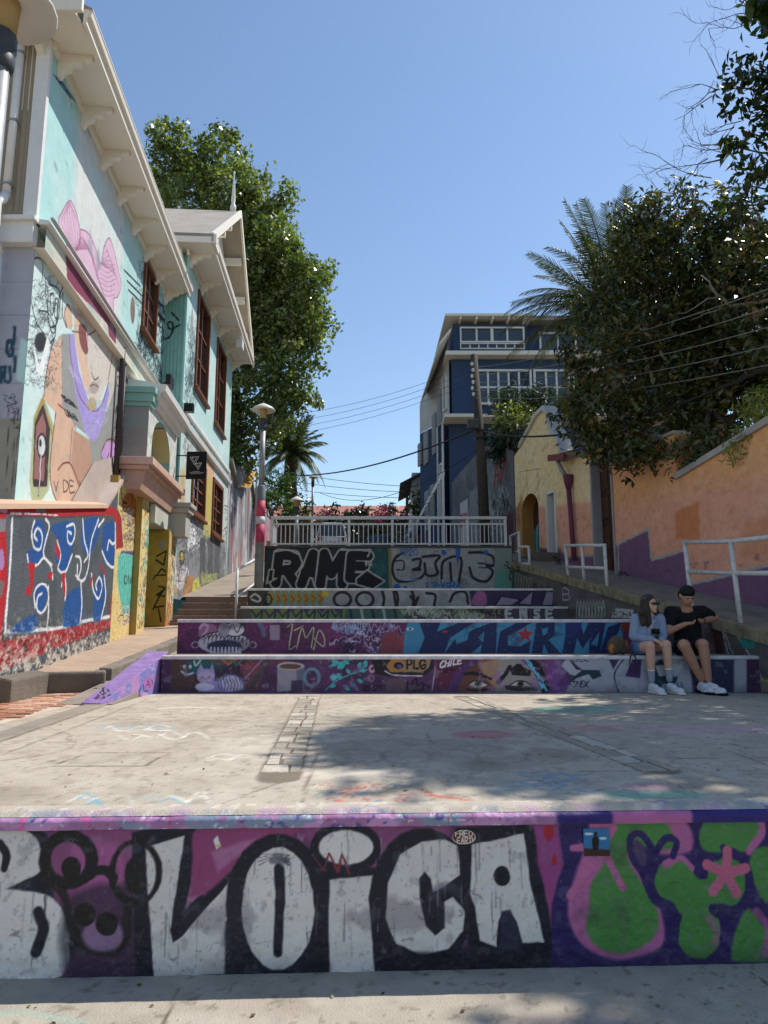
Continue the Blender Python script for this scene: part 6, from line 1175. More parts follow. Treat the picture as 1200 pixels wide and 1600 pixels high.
B().box(12.7, 15.1, -.32, .05, 5.04, 5.10, FR).build('coping', M_COPE, orw)
# ---- yellow house with curved gable
yh = thing('yellow_house', 'yellow and salmon house front with white curved gable, arched turquoise door and purple drainpipe', 'house', FR.W(18.5, 0, 3))
GB = [(20.84, 2.6), (20.84, 6.55), (20.3, 6.72), (19.6, 7.0), (18.95, 7.28), (18.5, 7.32), (18.3, 7.18), (18.22, 6.9), (18.1, 6.62), (17.9, 6.45), (17.72, 6.3), (17.6, 6.05), (17.5, 5.85), (17.3, 5.72), (16.9, 5.66), (16.02, 5.55), (16.02, 2.2)]
yw = Canvas(FR, 15.95, 20.84, 2.3, 7.35, .024, .019, '#efd6a2', seed=82, wob=.012)
yw.blotch('#f2dfb5', .6, .5, .15, .7); yw.poly([(15.9, 2), (20.0, 2), (19.5, 4.75), (18.9, 4.7), (18.2, 4.55), (17.3, 4.5), (15.9, 4.3)], '#e6a98e', soft=.12, mode='m'); yw.poly([(15.9, 2), (18.6, 2), (18.0, 3.5), (17.5, 3.2), (15.9, 3.05)], '#7d5c78', soft=.02, mode='m'); yw.stroke([(18.0, 3.55), (17.5, 3.2), (16.0, 3.08)], .05, '#aaa49d', soft=.015, mode='m', sm=False); yw.poly([(18.6, 2.6), (19.2, 2.9), (19.15, 3.6), (18.6, 3.5)], '#6a4a62', soft=.06, mode='m')
yw.poly([(19.8, 3), (20.84, 3), (20.84, 4.9), (20.3, 5.3), (20.1, 4.3)], '#a06a3c', soft=.2, mode='m', alpha=.7); yw.blotch('#b3925c', .2, .66, .08, .4); yw.scribble((20.4, 4.3, 20.8, 5.0), 8, '#8a4a4a', .02, soft=.015, mode='m', size=.3)
for a, b in (((20.5, 6.0), (18.9, 5.75)), ((19.9, 6.6), (19.9, 5.2)), ((19.1, 5.7), (19.1, 5.2))): yw.stroke([a, b], .014, '#6d5836', soft=.01, mode='m', sm=False)
def in_poly(s, z, poly):
    r = np.zeros(np.shape(s), bool); n = len(poly)
    for i in range(n):
        a = poly[i]; b = poly[(i + 1) % n]
        if a[1] == b[1]: continue
        r ^= ((a[1] > z) != (b[1] > z)) & (s < (b[0] - a[0]) * (z - a[1]) / (b[1] - a[1]) + a[0])
    return r
acs, arr, azs = 19.75, .62, 4.72
def ymask(s, z):
    arch = ((np.abs(s - acs) < arr) & (z < azs)) | (((s - acs) / arr) ** 2 + ((z - azs) / .48) ** 2 < 1)
    win = (s > 18.02) & (s < 18.56) & (z < 4.98) & (z > 3.2)
    dr = (s > 15.1) & (s < 15.95)
    return in_poly(s, z, GB) & ~arch & ~win
yw.build('front', M_PAINT_ROUGH, yh, mask=ymask)
B().add([FR.W(20.84, 0, 2.5), FR.W(20.84, -6, 2.5), FR.W(20.84, -6, 6.5), FR.W(20.84, 0, 6.5)], [(0, 1, 2, 3)]).build('side_wall', mat('grey_render', '#77797a', rough=.9, var=.15), yh)
cv = GB[2:14]
cb = B()
for a, b in zip(cv[:-1], cv[1:]):
    cb.hexa([FR.W(a[0], .09, a[1] - .03), FR.W(b[0], .09, b[1] - .03), FR.W(b[0], -.3, b[1] - .03), FR.W(a[0], -.3, a[1] - .03), FR.W(a[0], .07, a[1] + .1), FR.W(b[0], .07, b[1] + .1), FR.W(b[0], -.3, b[1] + .1), FR.W(a[0], -.3, a[1] + .1)])
cb.build('gable_coping', mat('white_gable', '#c3c1ba', rough=.7, var=.15, dirt='#8a857c', dirt_amt=.4), yh)
B().add([FR.W(18.6, -.1, 5.2), FR.W(18.6, -.1, 7.2), FR.W(17.4, -.35, 5.85), FR.W(17.4, -.35, 5.2)], [(0, 1, 2, 3)]).build('gable_back', MATS['white_gable'], yh)
# arched doorway
na = 10; ar_ = [(acs + arr * math.cos(math.pi * k / na), azs + .48 * math.sin(math.pi * k / na)) for k in range(na + 1)]; rg = [(acs + arr, 3.3)] + ar_ + [(acs - arr, 3.3)]
B().add([FR.W(s, 0, z) for s, z in rg] + [FR.W(s, -.38, z) for s, z in rg], [(i, i + 1, i + 1 + len(rg), i + len(rg)) for i in range(len(rg) - 1)]).build('arch_reveal', mat('ochre_render', '#a5763f', rough=.85, var=.15), yh)
dc = Canvas(FR, acs - arr, acs + arr, 3.3, 5.25, .02, .018, '#4a2f22', d=-.36, seed=83)
for k in range(13): dc.stroke([(acs - arr + .1 * k, 3.3), (acs - arr + .1 * k, 5.3)], .012, '#2b1a12', soft=.01, mode='m', sm=False)
dc.poly([(acs - .7, 3.2), (acs + .7, 3.2), (acs + .7, 4.2), (acs + .3, 4.4), (acs, 4.3), (acs - .4, 4.42), (acs - .7, 4.3)], '#4f8f92', soft=.06, mode='m')
for k in range(10): x = acs - .55 + .12 * k; dc.stroke([(x, 3.3), (x + .03, 3.8), (x - .02, 4.3)], .04, '#234a50' if k % 2 else '#7fb3b0', soft=.02, mode='m')
dc.build('door', M_PAINT, yh)
B().box(18.0, 18.58, -.3, .03, 3.18, 3.24, FR).box(18.52, 18.58, -.3, .03, 3.24, 5.0, FR).box(18.0, 18.06, -.3, .03, 3.24, 5.0, FR).box(18.06, 18.52, -.3, .03, 4.94, 5.0, FR).build('door_frame', M_WHITE, yh)
B().box(18.06, 18.52, -.28, -.22, 3.24, 4.94, FR).build('side_door', mat('dark_wood', '#3a2519', rough=.6, var=.25, scale=8), yh)
# main panelled door and its jamb
B().box(15.08, 16.02, -.24, -.18, 2.4, 5.5, FR).build('panelled_door', MATS['dark_wood'], yh)
for z in (2.55, 3.2, 3.9, 4.55):
    for s in (15.18, 15.6): B().box(s, s + .32, -.19, -.16, z, z + .5, FR).build('door_panel', mat('door_panel', '#4a2f20', rough=.55, var=.25, scale=8), yh, bevel=.012)
B().box(15.96, 16.03, -.2, .04, 2.3, 5.55, FR).build('door_jamb', mat('grey_jamb', '#98989a', rough=.6, var=.1), yh); B().box(15.06, 15.12, -.2, .03, 2.3, 5.3, FR).build('door_jamb', MATS['grey_jamb'], yh)
B().box(15.06, 16.1, -.5, .05, 5.3, 5.6, FR).build('door_lintel', mat('ochre_render', '#a5763f'), yh)
# low roof, gutter and drainpipe
B().add([FR.W(15.9, .35, 5.55), FR.W(17.5, .35, 5.75), FR.W(17.5, -3, 6.8), FR.W(15.9, -3, 6.8)], [(0, 1, 2, 3)]).build('low_roof', mat('tile_roof', '#8a8078', rough=.8, var=.3, scale=6), yh)
B().hexa([FR.W(16.6, .32, 5.45), FR.W(17.52, .32, 5.62), FR.W(17.52, .4, 5.62), FR.W(16.6, .4, 5.45), FR.W(16.6, .32, 5.6), FR.W(17.52, .32, 5.78), FR.W(17.52, .4, 5.78), FR.W(16.6, .4, 5.6)]).build('fascia', mat('red_fascia', '#7a3630', rough=.6, var=.2), yh)
B().add([FR.W(15.9, .3, 5.5), FR.W(17.5, .3, 5.68), FR.W(17.5, 0, 5.6), FR.W(15.9, 0, 5.45)], [(0, 1, 2, 3)]).build('eave_soffit', M_COPE, yh)
B().tube([FR.W(17.15, .3, 5.55), FR.W(17.1, .22, 5.3), FR.W(17.02, .12, 5.1)], .055, 8).build('gutter_elbow', M_GREYP, yh, smooth=True)
B().lathe([(.05, 4.75), (.11, 5.0), (.13, 5.12), (.13, 5.16)], FR.W(17.0, .11, 0), 10).tube([FR.W(17.0, .11, 4.8), FR.W(16.88, .1, 3.05)], .06, 10).build('drainpipe', mat('purple_pipe', '#6b3450', rough=.5, var=.15), yh, smooth=True)
B().box(17.9, 20.9, -.1, .55, 3.0, 3.34, FR).build('door_step', M_CONC_D, yh); B().box(15.0, 16.3, -.1, .5, 2.2, 2.52, FR).build('door_step', mat('green_step', '#5a7a6a', rough=.85, var=.3, dirt='#6f6860', dirt_amt=.7), yh)
# ---- handrails on the kerb
def handrail(label, posts, top, mid, r=.033):
    h = thing('handrail', label, 'handrail', FK.W(posts[0][0], -.1, posts[0][1]), group='white handrails along the right kerb')
    for s, z0, s2, z1 in posts: B().tube([FK.W(s, -.1, z0 - .1), FK.W(s2, -.1, z1)], r, 10).build('post', M_RAIL, h, smooth=True)
    for rl in (top, mid): B().tube([FK.W(s, -.1, z) for s, z in rl], r * .95, 10).build('rail', M_RAIL, h, smooth=True)
    return h
handrail('long white handrail with worn paint on the kerb behind the seated man', [(10.5, zr(10.5), 10.58, 2.76), (9.47, zr(9.47), 9.55, 2.65), (8.3, zr(8.3), 8.35, 2.6)], [(10.62, 2.77), (9.58, 2.66), (8.2, 2.6)], [(10.56, 2.32), (9.5, 2.22), (8.2, 2.13)], .034)
handrail('short white handrail on the kerb in front of the panelled brown door', [(14.62, zr(14.62), 14.7, 3.15), (13.92, zr(13.92), 13.95, 3.07), (13.02, zr(13.02), 13.04, 2.98)], [(14.72, 3.17), (13.02, 2.99)], [(14.7, 2.72), (13.02, 2.56)])
handrail('stepped white handrail on the kerb below the arched turquoise door', [(17.88, zr(17.88), 17.9, 3.75), (17.3, zr(17.3), 17.3, 3.78), (16.68, zr(16.68), 16.7, 3.36)], [(17.91, 3.76), (17.3, 3.78), (17.3, 3.42), (16.7, 3.36)], [(17.9, 3.35), (17.3, 3.3), (17.3, 3.0), (16.7, 2.95)])
# ---- white railing on the upper wall
rl_ = thing('railing', 'white steel railing with thin balusters along the top of the upper wall', 'railing', (0, YS5, Z5))
px_ = [-2.81, -1.81, -.88, .21, 1.14, 2.10, 3.05]
for i, x in enumerate(px_): B().box(x - .03, x + .03, YS5 + .02, YS5 + .09, Z5 - (.25 if i not in (0, 6) else 0), 4.16).build('post', M_RAIL, rl_)
B().box(px_[0] - .04, px_[-1] + .04, YS5 + .005, YS5 + .105, 4.14, 4.215).build('top_rail', M_RAIL, rl_, bevel=.008)
B().box(px_[0], px_[-1], YS5 + .035, YS5 + .075, 4.0, 4.045).build('rail', M_RAIL, rl_); B().box(px_[0], px_[-1], YS5 + .035, YS5 + .075, 3.5, 3.54).build('rail', M_RAIL, rl_)
bal = None
for a, b in zip(px_[:-1], px_[1:]):
    n = 9
    for k in range(1, n):
        x = a + (b - a) * k / n
        if bal is None: bal = B().box(-.010, .010, -.010, .010, 0, .47).build('baluster', M_RAIL); bal.parent = rl_; bal.location = Vector((x, YS5 + .055, 3.535)) - WLOC[rl_.name]
        else:
            c = bal.copy(); C.objects.link(c); c.parent = rl_; c.location = Vector((x, YS5 + .055, 3.535)) - WLOC[rl_.name]
# ---- grey graffiti wall beyond the yellow house
gw = thing('side_wall', 'weathered grey rendered wall with red and pale scrawled tags below the blue building', 'wall', FR.W(24, 0, 3.8))
gc = Canvas(FR, 20.9, 27.7, 3.2, 7.75, .04, .028, '#6d7073', seed=84, wob=.02)
gc.blotch('#85888a', 1.0, .5, .15, .7); gc.blotch('#55585c', .5, .6, .1, .5); gc.poly([(24.4, 3), (25.4, 3), (25.4, 6.3), (24.4, 6.3)], '#8a8d90', soft=.1, mode='m'); gc.text('NA', 21.6, 6.0, .75, .1, '#8a3a36', soft=.03, mode='m'); gc.scribble((21.2, 4.6, 23.2, 5.6), 60, '#aab0ae', .05, soft=.03, mode='m', size=.7, cols=['#b3b8b5', '#2f3235', '#8f9592']); gc.poly([(21, 3), (21.8, 3), (21.8, 4.9), (21, 4.9)], '#5d3a44', soft=.2, mode='m'); gc.poly([(25.6, 3.6), (26.6, 3.6), (26.6, 6.1), (25.6, 6.1)], '#c5c8c8', soft=.05, mode='m'); gc.text('MRE', 25.7, 5.2, .4, .07, '#a83a4a', soft=.03, mode='m'); gc.poly([(23.6, 3.4), (24.3, 3.4), (24.3, 5.6), (23.6, 5.6)], '#5a7aa0', soft=.1, mode='m', alpha=.7)
gt = lambda s: 6.75 + np.clip(.37 * (np.asarray(s, float) - 20.9), 0, .9) - np.clip(.12 * (np.asarray(s, float) - 23.4), 0, 9)
gc.build('painted_face', M_PAINT_ROUGH, gw, mask=lambda s, z: z < gt(s))
B().hexa([FR.W(20.9, -.02, 3), FR.W(27.7, -.02, 3), FR.W(27.7, -.3, 3), FR.W(20.9, -.3, 3), FR.W(20.9, -.02, 6.7), FR.W(27.7, -.02, 6.9), FR.W(27.7, -.3, 6.9), FR.W(20.9, -.3, 6.7)]).build('core', M_CONC_D, gw)
# ---- blue building
bb = thing('blue_building', 'tall dark blue timber building with white window bands and cream overhanging eaves', 'building', (5, 28.5, 4.4))
M_BLUE = mat('navy_paint', '#41526f', rough=.95, var=.1, scale=2, bump=.08, spec=.05, dirt='#34435e', dirt_amt=.4)
YB_ = 27.7; FBf = Front(YB_); FBs = Front(YB_ + .9)
B().box(2.72, 14, YB_ + .9, 36, 3.5, 9.95).build('lower_wall', M_BLUE, bb)
B().box(2.78, 14, YB_, 36, 9.95, 12.3).build('middle_storey', M_BLUE, bb)
B().box(2.86, 5.9, YB_ - .02, 34, 12.55, 13.85).build('upper_storey', M_BLUE, bb); B().box(5.9, 14, YB_ + .8, 34, 12.4, 14.1).build('upper_storey', M_BLUE, bb)
B().box(2.5, 14, YB_ - .5, 36, 12.32, 12.5).build('cornice', M_CREAM, bb, bevel=.02); B().box(2.45, 14, YB_ - .12, YB_ + 1.2, 9.82, 9.97).build('cornice', M_CREAM, bb, bevel=.02)
B().add([(2.5, YB_ - .6, 13.95), (6.1, YB_ - .6, 13.95), (6.1, 34, 14.6), (2.5, 34, 14.6), (2.5, YB_ - .6, 14.05), (6.1, YB_ - .6, 14.05), (6.1, 34, 14.7), (2.5, 34, 14.7)], [(3, 2, 1, 0), (4, 5, 6, 7), (0, 1, 5, 4), (3, 0, 4, 7), (1, 2, 6, 5)]).build('roof', M_CREAM, bb); B().box(5.6, 14, YB_ + .2, 34, 14.12, 14.32).build('roof', MATS['tile_roof'], bb)
for k in range(5): x = 3.1 + k * .66; B().box(x, x + .07, YB_ - .55, YB_, 13.83, 13.95).build('rafter_end', M_CREAM, bb)
G_SKY = glass_mat('blue_glass', '#26323c', .04)
window(FBf, 3.14, 5.8, 13.0, 13.68, .09, 4, 1, bb, M_WHITE, .06, .06, G_SKY, False, mw=.07); window(FBf, 3.14, 5.8, 12.72, 12.98, .085, 7, 1, bb, M_WHITE, .04, .06, G_SKY, False, mw=.05)
window(FBf, 3.75, 6.05, 10.35, 11.85, .07, 5, 2, bb, M_WHITE, .09, .06, G_SKY, False, mw=.08); window(FBf, 6.12, 7.6, 10.35, 11.85, .07, 3, 2, bb, M_WHITE, .09, .06, G_SKY, False, mw=.08); window(FBf, 7.7, 10.2, 10.0, 11.85, .07, 4, 2, bb, M_WHITE, .09, .06, G_SKY, False, mw=.08); window(Front(YB_ + .8), 6.6, 8.2, 12.9, 13.8, .07, 2, 1, bb, M_WHITE, .08, .06, G_SKY, False)
# street side of the blue building
FBl = FR
B().add([FR.W(27.75, .03, 9.85), FR.W(33, .03, 10.6), FR.W(33, .03, 12.0), FR.W(27.75, .03, 13.3)], [(0, 1, 2, 3)]).build('clapboard', mat('white_clapboard', '#b9b9b8', rough=.7, var=.1), bb)
B().add([FR.W(28.6, .03, 3.6), FR.W(33, .03, 3.6), FR.W(33, .03, 10.59), FR.W(28.6, .03, 9.94)], [(0, 1, 2, 3)]).build('street_wall', M_BLUE, bb)
ev = [FR.W(27.3, .03, 13.4), FR.W(31.6, .03, 12.2), FR.W(30.4, .62, 11.2), FR.W(27.0, .62, 12.6)]
B().add(ev + [(p[0], p[1], p[2] + .12) for p in ev], [(0, 1, 2, 3), (7, 6, 5, 4), (0, 3, 7, 4), (2, 1, 5, 6), (3, 2, 6, 7)]).build('side_eave', M_CREAM, bb)
def shutter(s0, s1, z0, z1):
    sh = B().box(s0, s1, .04, .10, z0, z1, FR).build('shutter', mat('grey_shutter', '#8d9299', rough=.6, var=.08), bb)
    n = max(3, int((z1 - z0) / .16))
    for k in range(n): z = z0 + .06 + k * (z1 - z0 - .1) / n; B().add([FR.W(s0 + .06, .105, z), FR.W(s1 - .06, .105, z), FR.W(s1 - .06, .135, z + .09), FR.W(s0 + .06, .135, z + .09)], [(0, 1, 2, 3)]).build('slat', MATS['grey_shutter'], sh)
for a, b, c, d_ in ((28.9, 29.5, 9.9, 11.4), (29.8, 30.4, 8.9, 10.7), (31.2, 32.0, 8.8, 10.3), (32.5, 33.2, 9.0, 10.1), (30.2, 30.9, 5.8, 7.6), (31.1, 31.9, 5.7, 7.5)): shutter(a, b, c, d_)
window(FR, 28.0, 28.55, 10.3, 11.8, .08, 2, 2, bb, M_WHITE, .07, .05, G_SKY, False); window(FR, 28.7, 29.2, 5.9, 8.2, .08, 1, 3, bb, M_WHITE, .07, .05, G_SKY, False)
for s in (28.62, 29.45): B().tube([FR.W(s, .1, 4.2), FR.W(s, .1, 9.9)], .045, 6).build('downpipe', M_WHITE, bb)
B().hexa([FR.W(28.6, .04, 7.6), FR.W(33.5, .04, 6.2), FR.W(33.5, .12, 6.2), FR.W(28.6, .12, 7.6), FR.W(28.6, .04, 7.85), FR.W(33.5, .04, 6.4), FR.W(33.5, .12, 6.4), FR.W(28.6, .12, 7.85)]).build('raking_band', M_WHITE, bb)
# small house beyond
sh_ = thing('white_house', 'small white house with a dark sloping roof beyond the blue building', 'house', (1.3, 40, 6))
c0 = onY(668, 760, 40); B().box(c0.x - .9, c0.x + 2, 40, 45, 5, 10.2).build('wall', mat('white_boards', '#a9acad', rough=.7, var=.1), sh_)
B().add([(c0.x - 1.6, 39.6, 9.5), (c0.x + 2, 39.6, 11.4), (c0.x + 2, 45, 11.4), (c0.x - 1.6, 45, 9.5), (c0.x - 1.6, 39.6, 9.35), (c0.x + 2, 39.6, 11.25), (c0.x + 2, 45, 11.25), (c0.x - 1.6, 45, 9.35)], [(0, 1, 2, 3), (7, 6, 5, 4), (0, 4, 5, 1), (3, 0, 4, 7)]).build('roof', mat('dark_roof', '#3a3733', rough=.8, var=.2), sh_)
window(Front(40), c0.x - .2, c0.x + .6, 7.8, 9.2, .12, 2, 2, sh_, M_WHITE, .07, .1, G_SKY)
# red-roofed house at the end of the street
rh = thing('red_roof_house', 'low house with a faded red sheet roof closing the end of the street', 'house', (-1, 56, 7))
B().box(-9, 7, 56, 62, 6, 10.1).build('wall', mat('dark_wall', '#4a3a33', rough=.9, var=.2), rh)
B().add([(-9.4, 55.4, 10.0), (7.4, 55.4, 10.0), (7.4, 60, 11.6), (-9.4, 60, 11.6), (-9.4, 55.4, 9.9), (7.4, 55.4, 9.9), (7.4, 60, 11.5), (-9.4, 60, 11.5)], [(0, 1, 2, 3), (7, 6, 5, 4), (0, 4, 5, 1)]).build('roof', mat('red_sheet', '#a5685a', rough=.7, var=.2, scale=1.5, dirt='#c08a78', dirt_amt=.5), rh)
for k in range(17): x = -9.2 + k; B().hexa([(x, 55.38, 10.01), (x + .06, 55.38, 10.01), (x + .06, 60, 11.61), (x, 60, 11.61), (x, 55.38, 10.05), (x + .06, 55.38, 10.05), (x + .06, 60, 11.65), (x, 60, 11.65)]).build('roof_seam', MATS['red_sheet'], rh)
# ---- far left: streaked shed wall, awning
swl = thing('painted_shed', 'grey shed front with pointed gables and vertical white, red and blue paint streaks', 'shed', FL.W(26, .5, 3.6))
TOP = [(23.05, 6.95), (24.6, 6.35), (27.2, 7.75), (29.0, 7.3), (30.2, 6.7), (33.2, 7.7), (37, 7.6), (42, 7.3)]
def shed_top(s): return np.interp(s, [p[0] for p in TOP], [p[1] for p in TOP])
sl = Canvas(FL, 23.05, 42, 2.6, 7.8, .06, .03, '#8a8a8c', d=.5, seed=91, wob=.02)
for _ in range(230):
    s = sl.rnd.uniform(23.1, 41.5); z = sl.rnd.uniform(3.6, 7.6); l = sl.rnd.uniform(.5, 2.6)
    col = sl.rnd.choice(['#5f6166', '#b9bbbd', '#d2d2d2', '#7a7c82', '#9a4a45', '#8fa5b5', '#a9a39a', '#45484d'] + (['#b0506a', '#a03a50', '#c9d5da'] if s > 29 else []))
    sl.stroke([(s, z), (s + sl.rnd.uniform(-.1, .1), z - l * .5), (s + sl.rnd.uniform(-.1, .1), z - l)], sl.rnd.uniform(.08, .4), col, soft=.12, mode='m', alpha=.75)
sl.poly([(30.2, 5.6), (34, 5.8), (33.5, 7.3), (30.2, 7.0)], '#a04a6a', soft=.4, mode='m', alpha=.8)
sl.build('painted_face', M_PAINT, swl, mask=lambda s, z: z < shed_top(s))
for (a, za), (b, zb) in zip(TOP[:-1], TOP[1:]): B().hexa([FL.W(a, .1, za - .02), FL.W(b, .1, zb - .02), FL.W(b, .62, zb - .02), FL.W(a, .62, za - .02), FL.W(a, .1, za + .1), FL.W(b, .1, zb + .1), FL.W(b, .62, zb + .1), FL.W(a, .62, za + .1)]).build('barge_board', mat('weathered_board', '#8d8378', rough=.85, var=.25), swl)
aw = thing('shade_sail', 'triangular ochre shade sail stretched above the streaked shed', 'awning', FL.W(25, .4, 7.2))
B().add([onY(356, 762, 25.5), onY(401, 735, 28.5), onY(392, 762, 26.5), onY(376, 762, 25)], [(0, 1, 2), (0, 2, 3)]).build('sail', mat('ochre_canvas', '#b5853a', rough=.8, var=.12), aw)
B().tube([onY(401, 735, 28.5), onY(401, 735, 28.5) - Vector((0, 0, 2.4))], .03, 6).build('pole', M_GREYP, aw)
# ---- street lamps
def lamp(label, x, y, z0, h, hat=.27, fat_h=2.3, band=True):
    t = thing('street_lamp', label, 'street lamp', (x, y, z0), group='hat-shaped street lamps')
    M_GALV = mat('galvanised', '#8f9193', rough=.5, var=.2, scale=7, bump=.08, metal=.25, dirt='#5d5f61', dirt_amt=.5, dirt_scale=5)
    B().lathe([(.10, 0), (.10, fat_h), (.085, fat_h + .03)], (x, y, z0), 14).build('lower_pole', mat('painted_pole', '#6d7074', rough=.6, var=.3, scale=4, bump=.1, dirt='#4a4c50', dirt_amt=.6), t, smooth=True)
    if band:
        for za, zb, c in ((1.05, 1.45, '#a83a5a'), (1.45, 1.62, '#b9b9bb'), (1.62, 1.98, '#b5425a')): B().lathe([(.103, za), (.103, zb)], (x, y, z0), 14).build('paint_band', mat('band_' + c, c, rough=.6, var=.25, scale=9), t, smooth=True)
    B().lathe([(.065, fat_h), (.062, h - .62)], (x, y, z0), 12).build('pole', M_GALV, t, smooth=True)
    B().lathe([(.07, h - .62), (.085, h - .6), (.085, h - .52), (.075, h - .5), (.09, h - .48), (.09, h - .38), (.075, h - .36)], (x, y, z0), 12).build('collar', mat('dark_collar', '#3a3d42', rough=.5, var=.15), t, smooth=True)
    B().lathe([(.08, h - .36), (.095, h - .12), (.095, h - .1)], (x, y, z0), 12).build('lamp_neck', mat('amber_glass', '#a58a5a', rough=.4, var=.1), t, smooth=True)
    B().lathe([(.06, h - .13), (hat * .98, h - .17), (hat, h - .15), (hat * .8, h - .09), (hat * .4, h - .03), (.05, h), (.0, h + .02)], (x, y, z0), 20).build('lamp_shade', mat('shade_white', '#c9c6bd', rough=.45, var=.08), t, smooth=True)
    return t
pL = onY(404, 918, 15.6); lamp('street lamp with white hat shade and pink paint bands at the steps', pL.x, 15.6, Z4, 4.25)
ph = onY(88, 40, 3.9)
t_l = lamp('large street lamp close to the beige corrugated house side, its top half seen', -2.43, 3.95, 0.0, 5.62, hat=.31, fat_h=2.6, band=False)
lamp('distant street lamp with white disc shade in front of the palm trunk', onY(464, 780, 24).x, 24, zroad(24) - 1.2, onY(464, 776, 24).z - zroad(24) + 1.2, hat=.26, fat_h=1.4, band=False)
lamp('farthest street lamp standing right of the far palm', onY(489, 745, 36).x, 36, zroad(36) - .2, onY(489, 742, 36).z - zroad(36) + .2, hat=.22, fat_h=1.4, band=False)
# ---- wooden utility pole and wires
pole = thing('utility_pole', 'tall weathered wooden utility pole with insulators in front of the blue building', 'utility pole', (3.12, 21.5, 3.7))
B().tube([(3.12, 21.5, 3.6), (3.05, 21.5, 6.5), (2.88, 21.5, 10.05)], [.17, .16, .11], 12).build('shaft', mat('old_timber', '#48413a', rough=.9, var=.3, scale=5, bump=.4, bscale=20), pole, smooth=True)
for k, z in enumerate((9.7, 9.5, 9.3, 9.1, 8.9, 8.7)): B().lathe([(.02, 0), (.05, .03), (.05, .1), (.02, .13)], (2.80 + .03 * (k % 2), 21.38, z - .06), 8).build('insulator', M_WHITE, pole)
B().box(2.86, 3.25, 21.33, 21.6, 7.25, 7.3).build('pole_band', MATS['black_metal'], pole)
B().box(2.86, 3.25, 21.33, 21.6, 7.5, 7.54).build('pole_band', MATS['black_metal'], pole)
B().box(2.6, 2.95, 21.2, 21.38, 7.55, 7.85).build('junction_box', mat('dark_grey_box', '#4a4a48', rough=.6), pole, bevel=.02)
M_WIRE = mat('wire', '#22211f', rough=.6, var=.05, bump=0)
M_WIRE_P = mat('pale_wire', '#77756f', rough=.5, var=.05, bump=0)
def wire(label, a, b, sag, r=.009, n=18, m=None):
    a, b = Vector(a), Vector(b); pts = [a.lerp(b, k / n) - Vector((0, 0, sag * 4 * (k / n) * (1 - k / n))) for k in range(n + 1)]
    o = B().tube(pts, r, 5).build('wire', m or M_WIRE); return tag(o, label, 'wire', 'overhead wires')
for k in range(4): wire(('highest', 'second highest', 'third highest', 'lowest')[k] + ' of four thin wires crossing the sky to the pole top', onY(330 - 10 * k, 655 + 12 * k, 24), (2.85, 21.4, 9.7 - .2 * k), .5, .006)
wire('thick dark cable running from the pole down past the palm', (2.95, 21.4, 7.6), onY(440, 742, 36), .5, .03)
for k in range(3): wire(('uppermost', 'middle', 'lowest')[k] + ' of three dark cables crossing above the red roof', onY(470, 742 + 12 * k, 38), onY(700, 762 + 8 * k, 34), .15, .014)
for k in range(5): wire(('topmost', 'second', 'third', 'fourth', 'bottom')[k] + ' of five parallel wires in front of the dark evergreen', (2.85, 21.4, 9.6 - .25 * k), onY(1260, 430 + 32 * k, 9.5), .25, .008, m=M_WIRE_P)
wire('thick cable bundle passing the top of the curved gable', (3.1, 21.4, 7.5), onY(1260, 545, 9.5), .6, .028)
wire('slack wire looping over the street end below the pole top', (2.9, 21.4, 6.9), onY(500, 770, 36), .9, .012)
# small timber pole at the street end
sp = thing('utility_pole', 'slim dark utility pole standing before the red roof', 'utility pole', onY(636, 805, 48)); q = onY(636, 755, 48)
B().tube([(q.x, 48, 5.5), (q.x, 48, q.z)], .1, 8).build('shaft', mat('dark_timber', '#2f2a26', rough=.9), sp); B().box(q.x - .5, q.x + .5, 47.95, 48.05, q.z - .3, q.z - .2).build('crossarm', MATS['dark_timber'], sp)
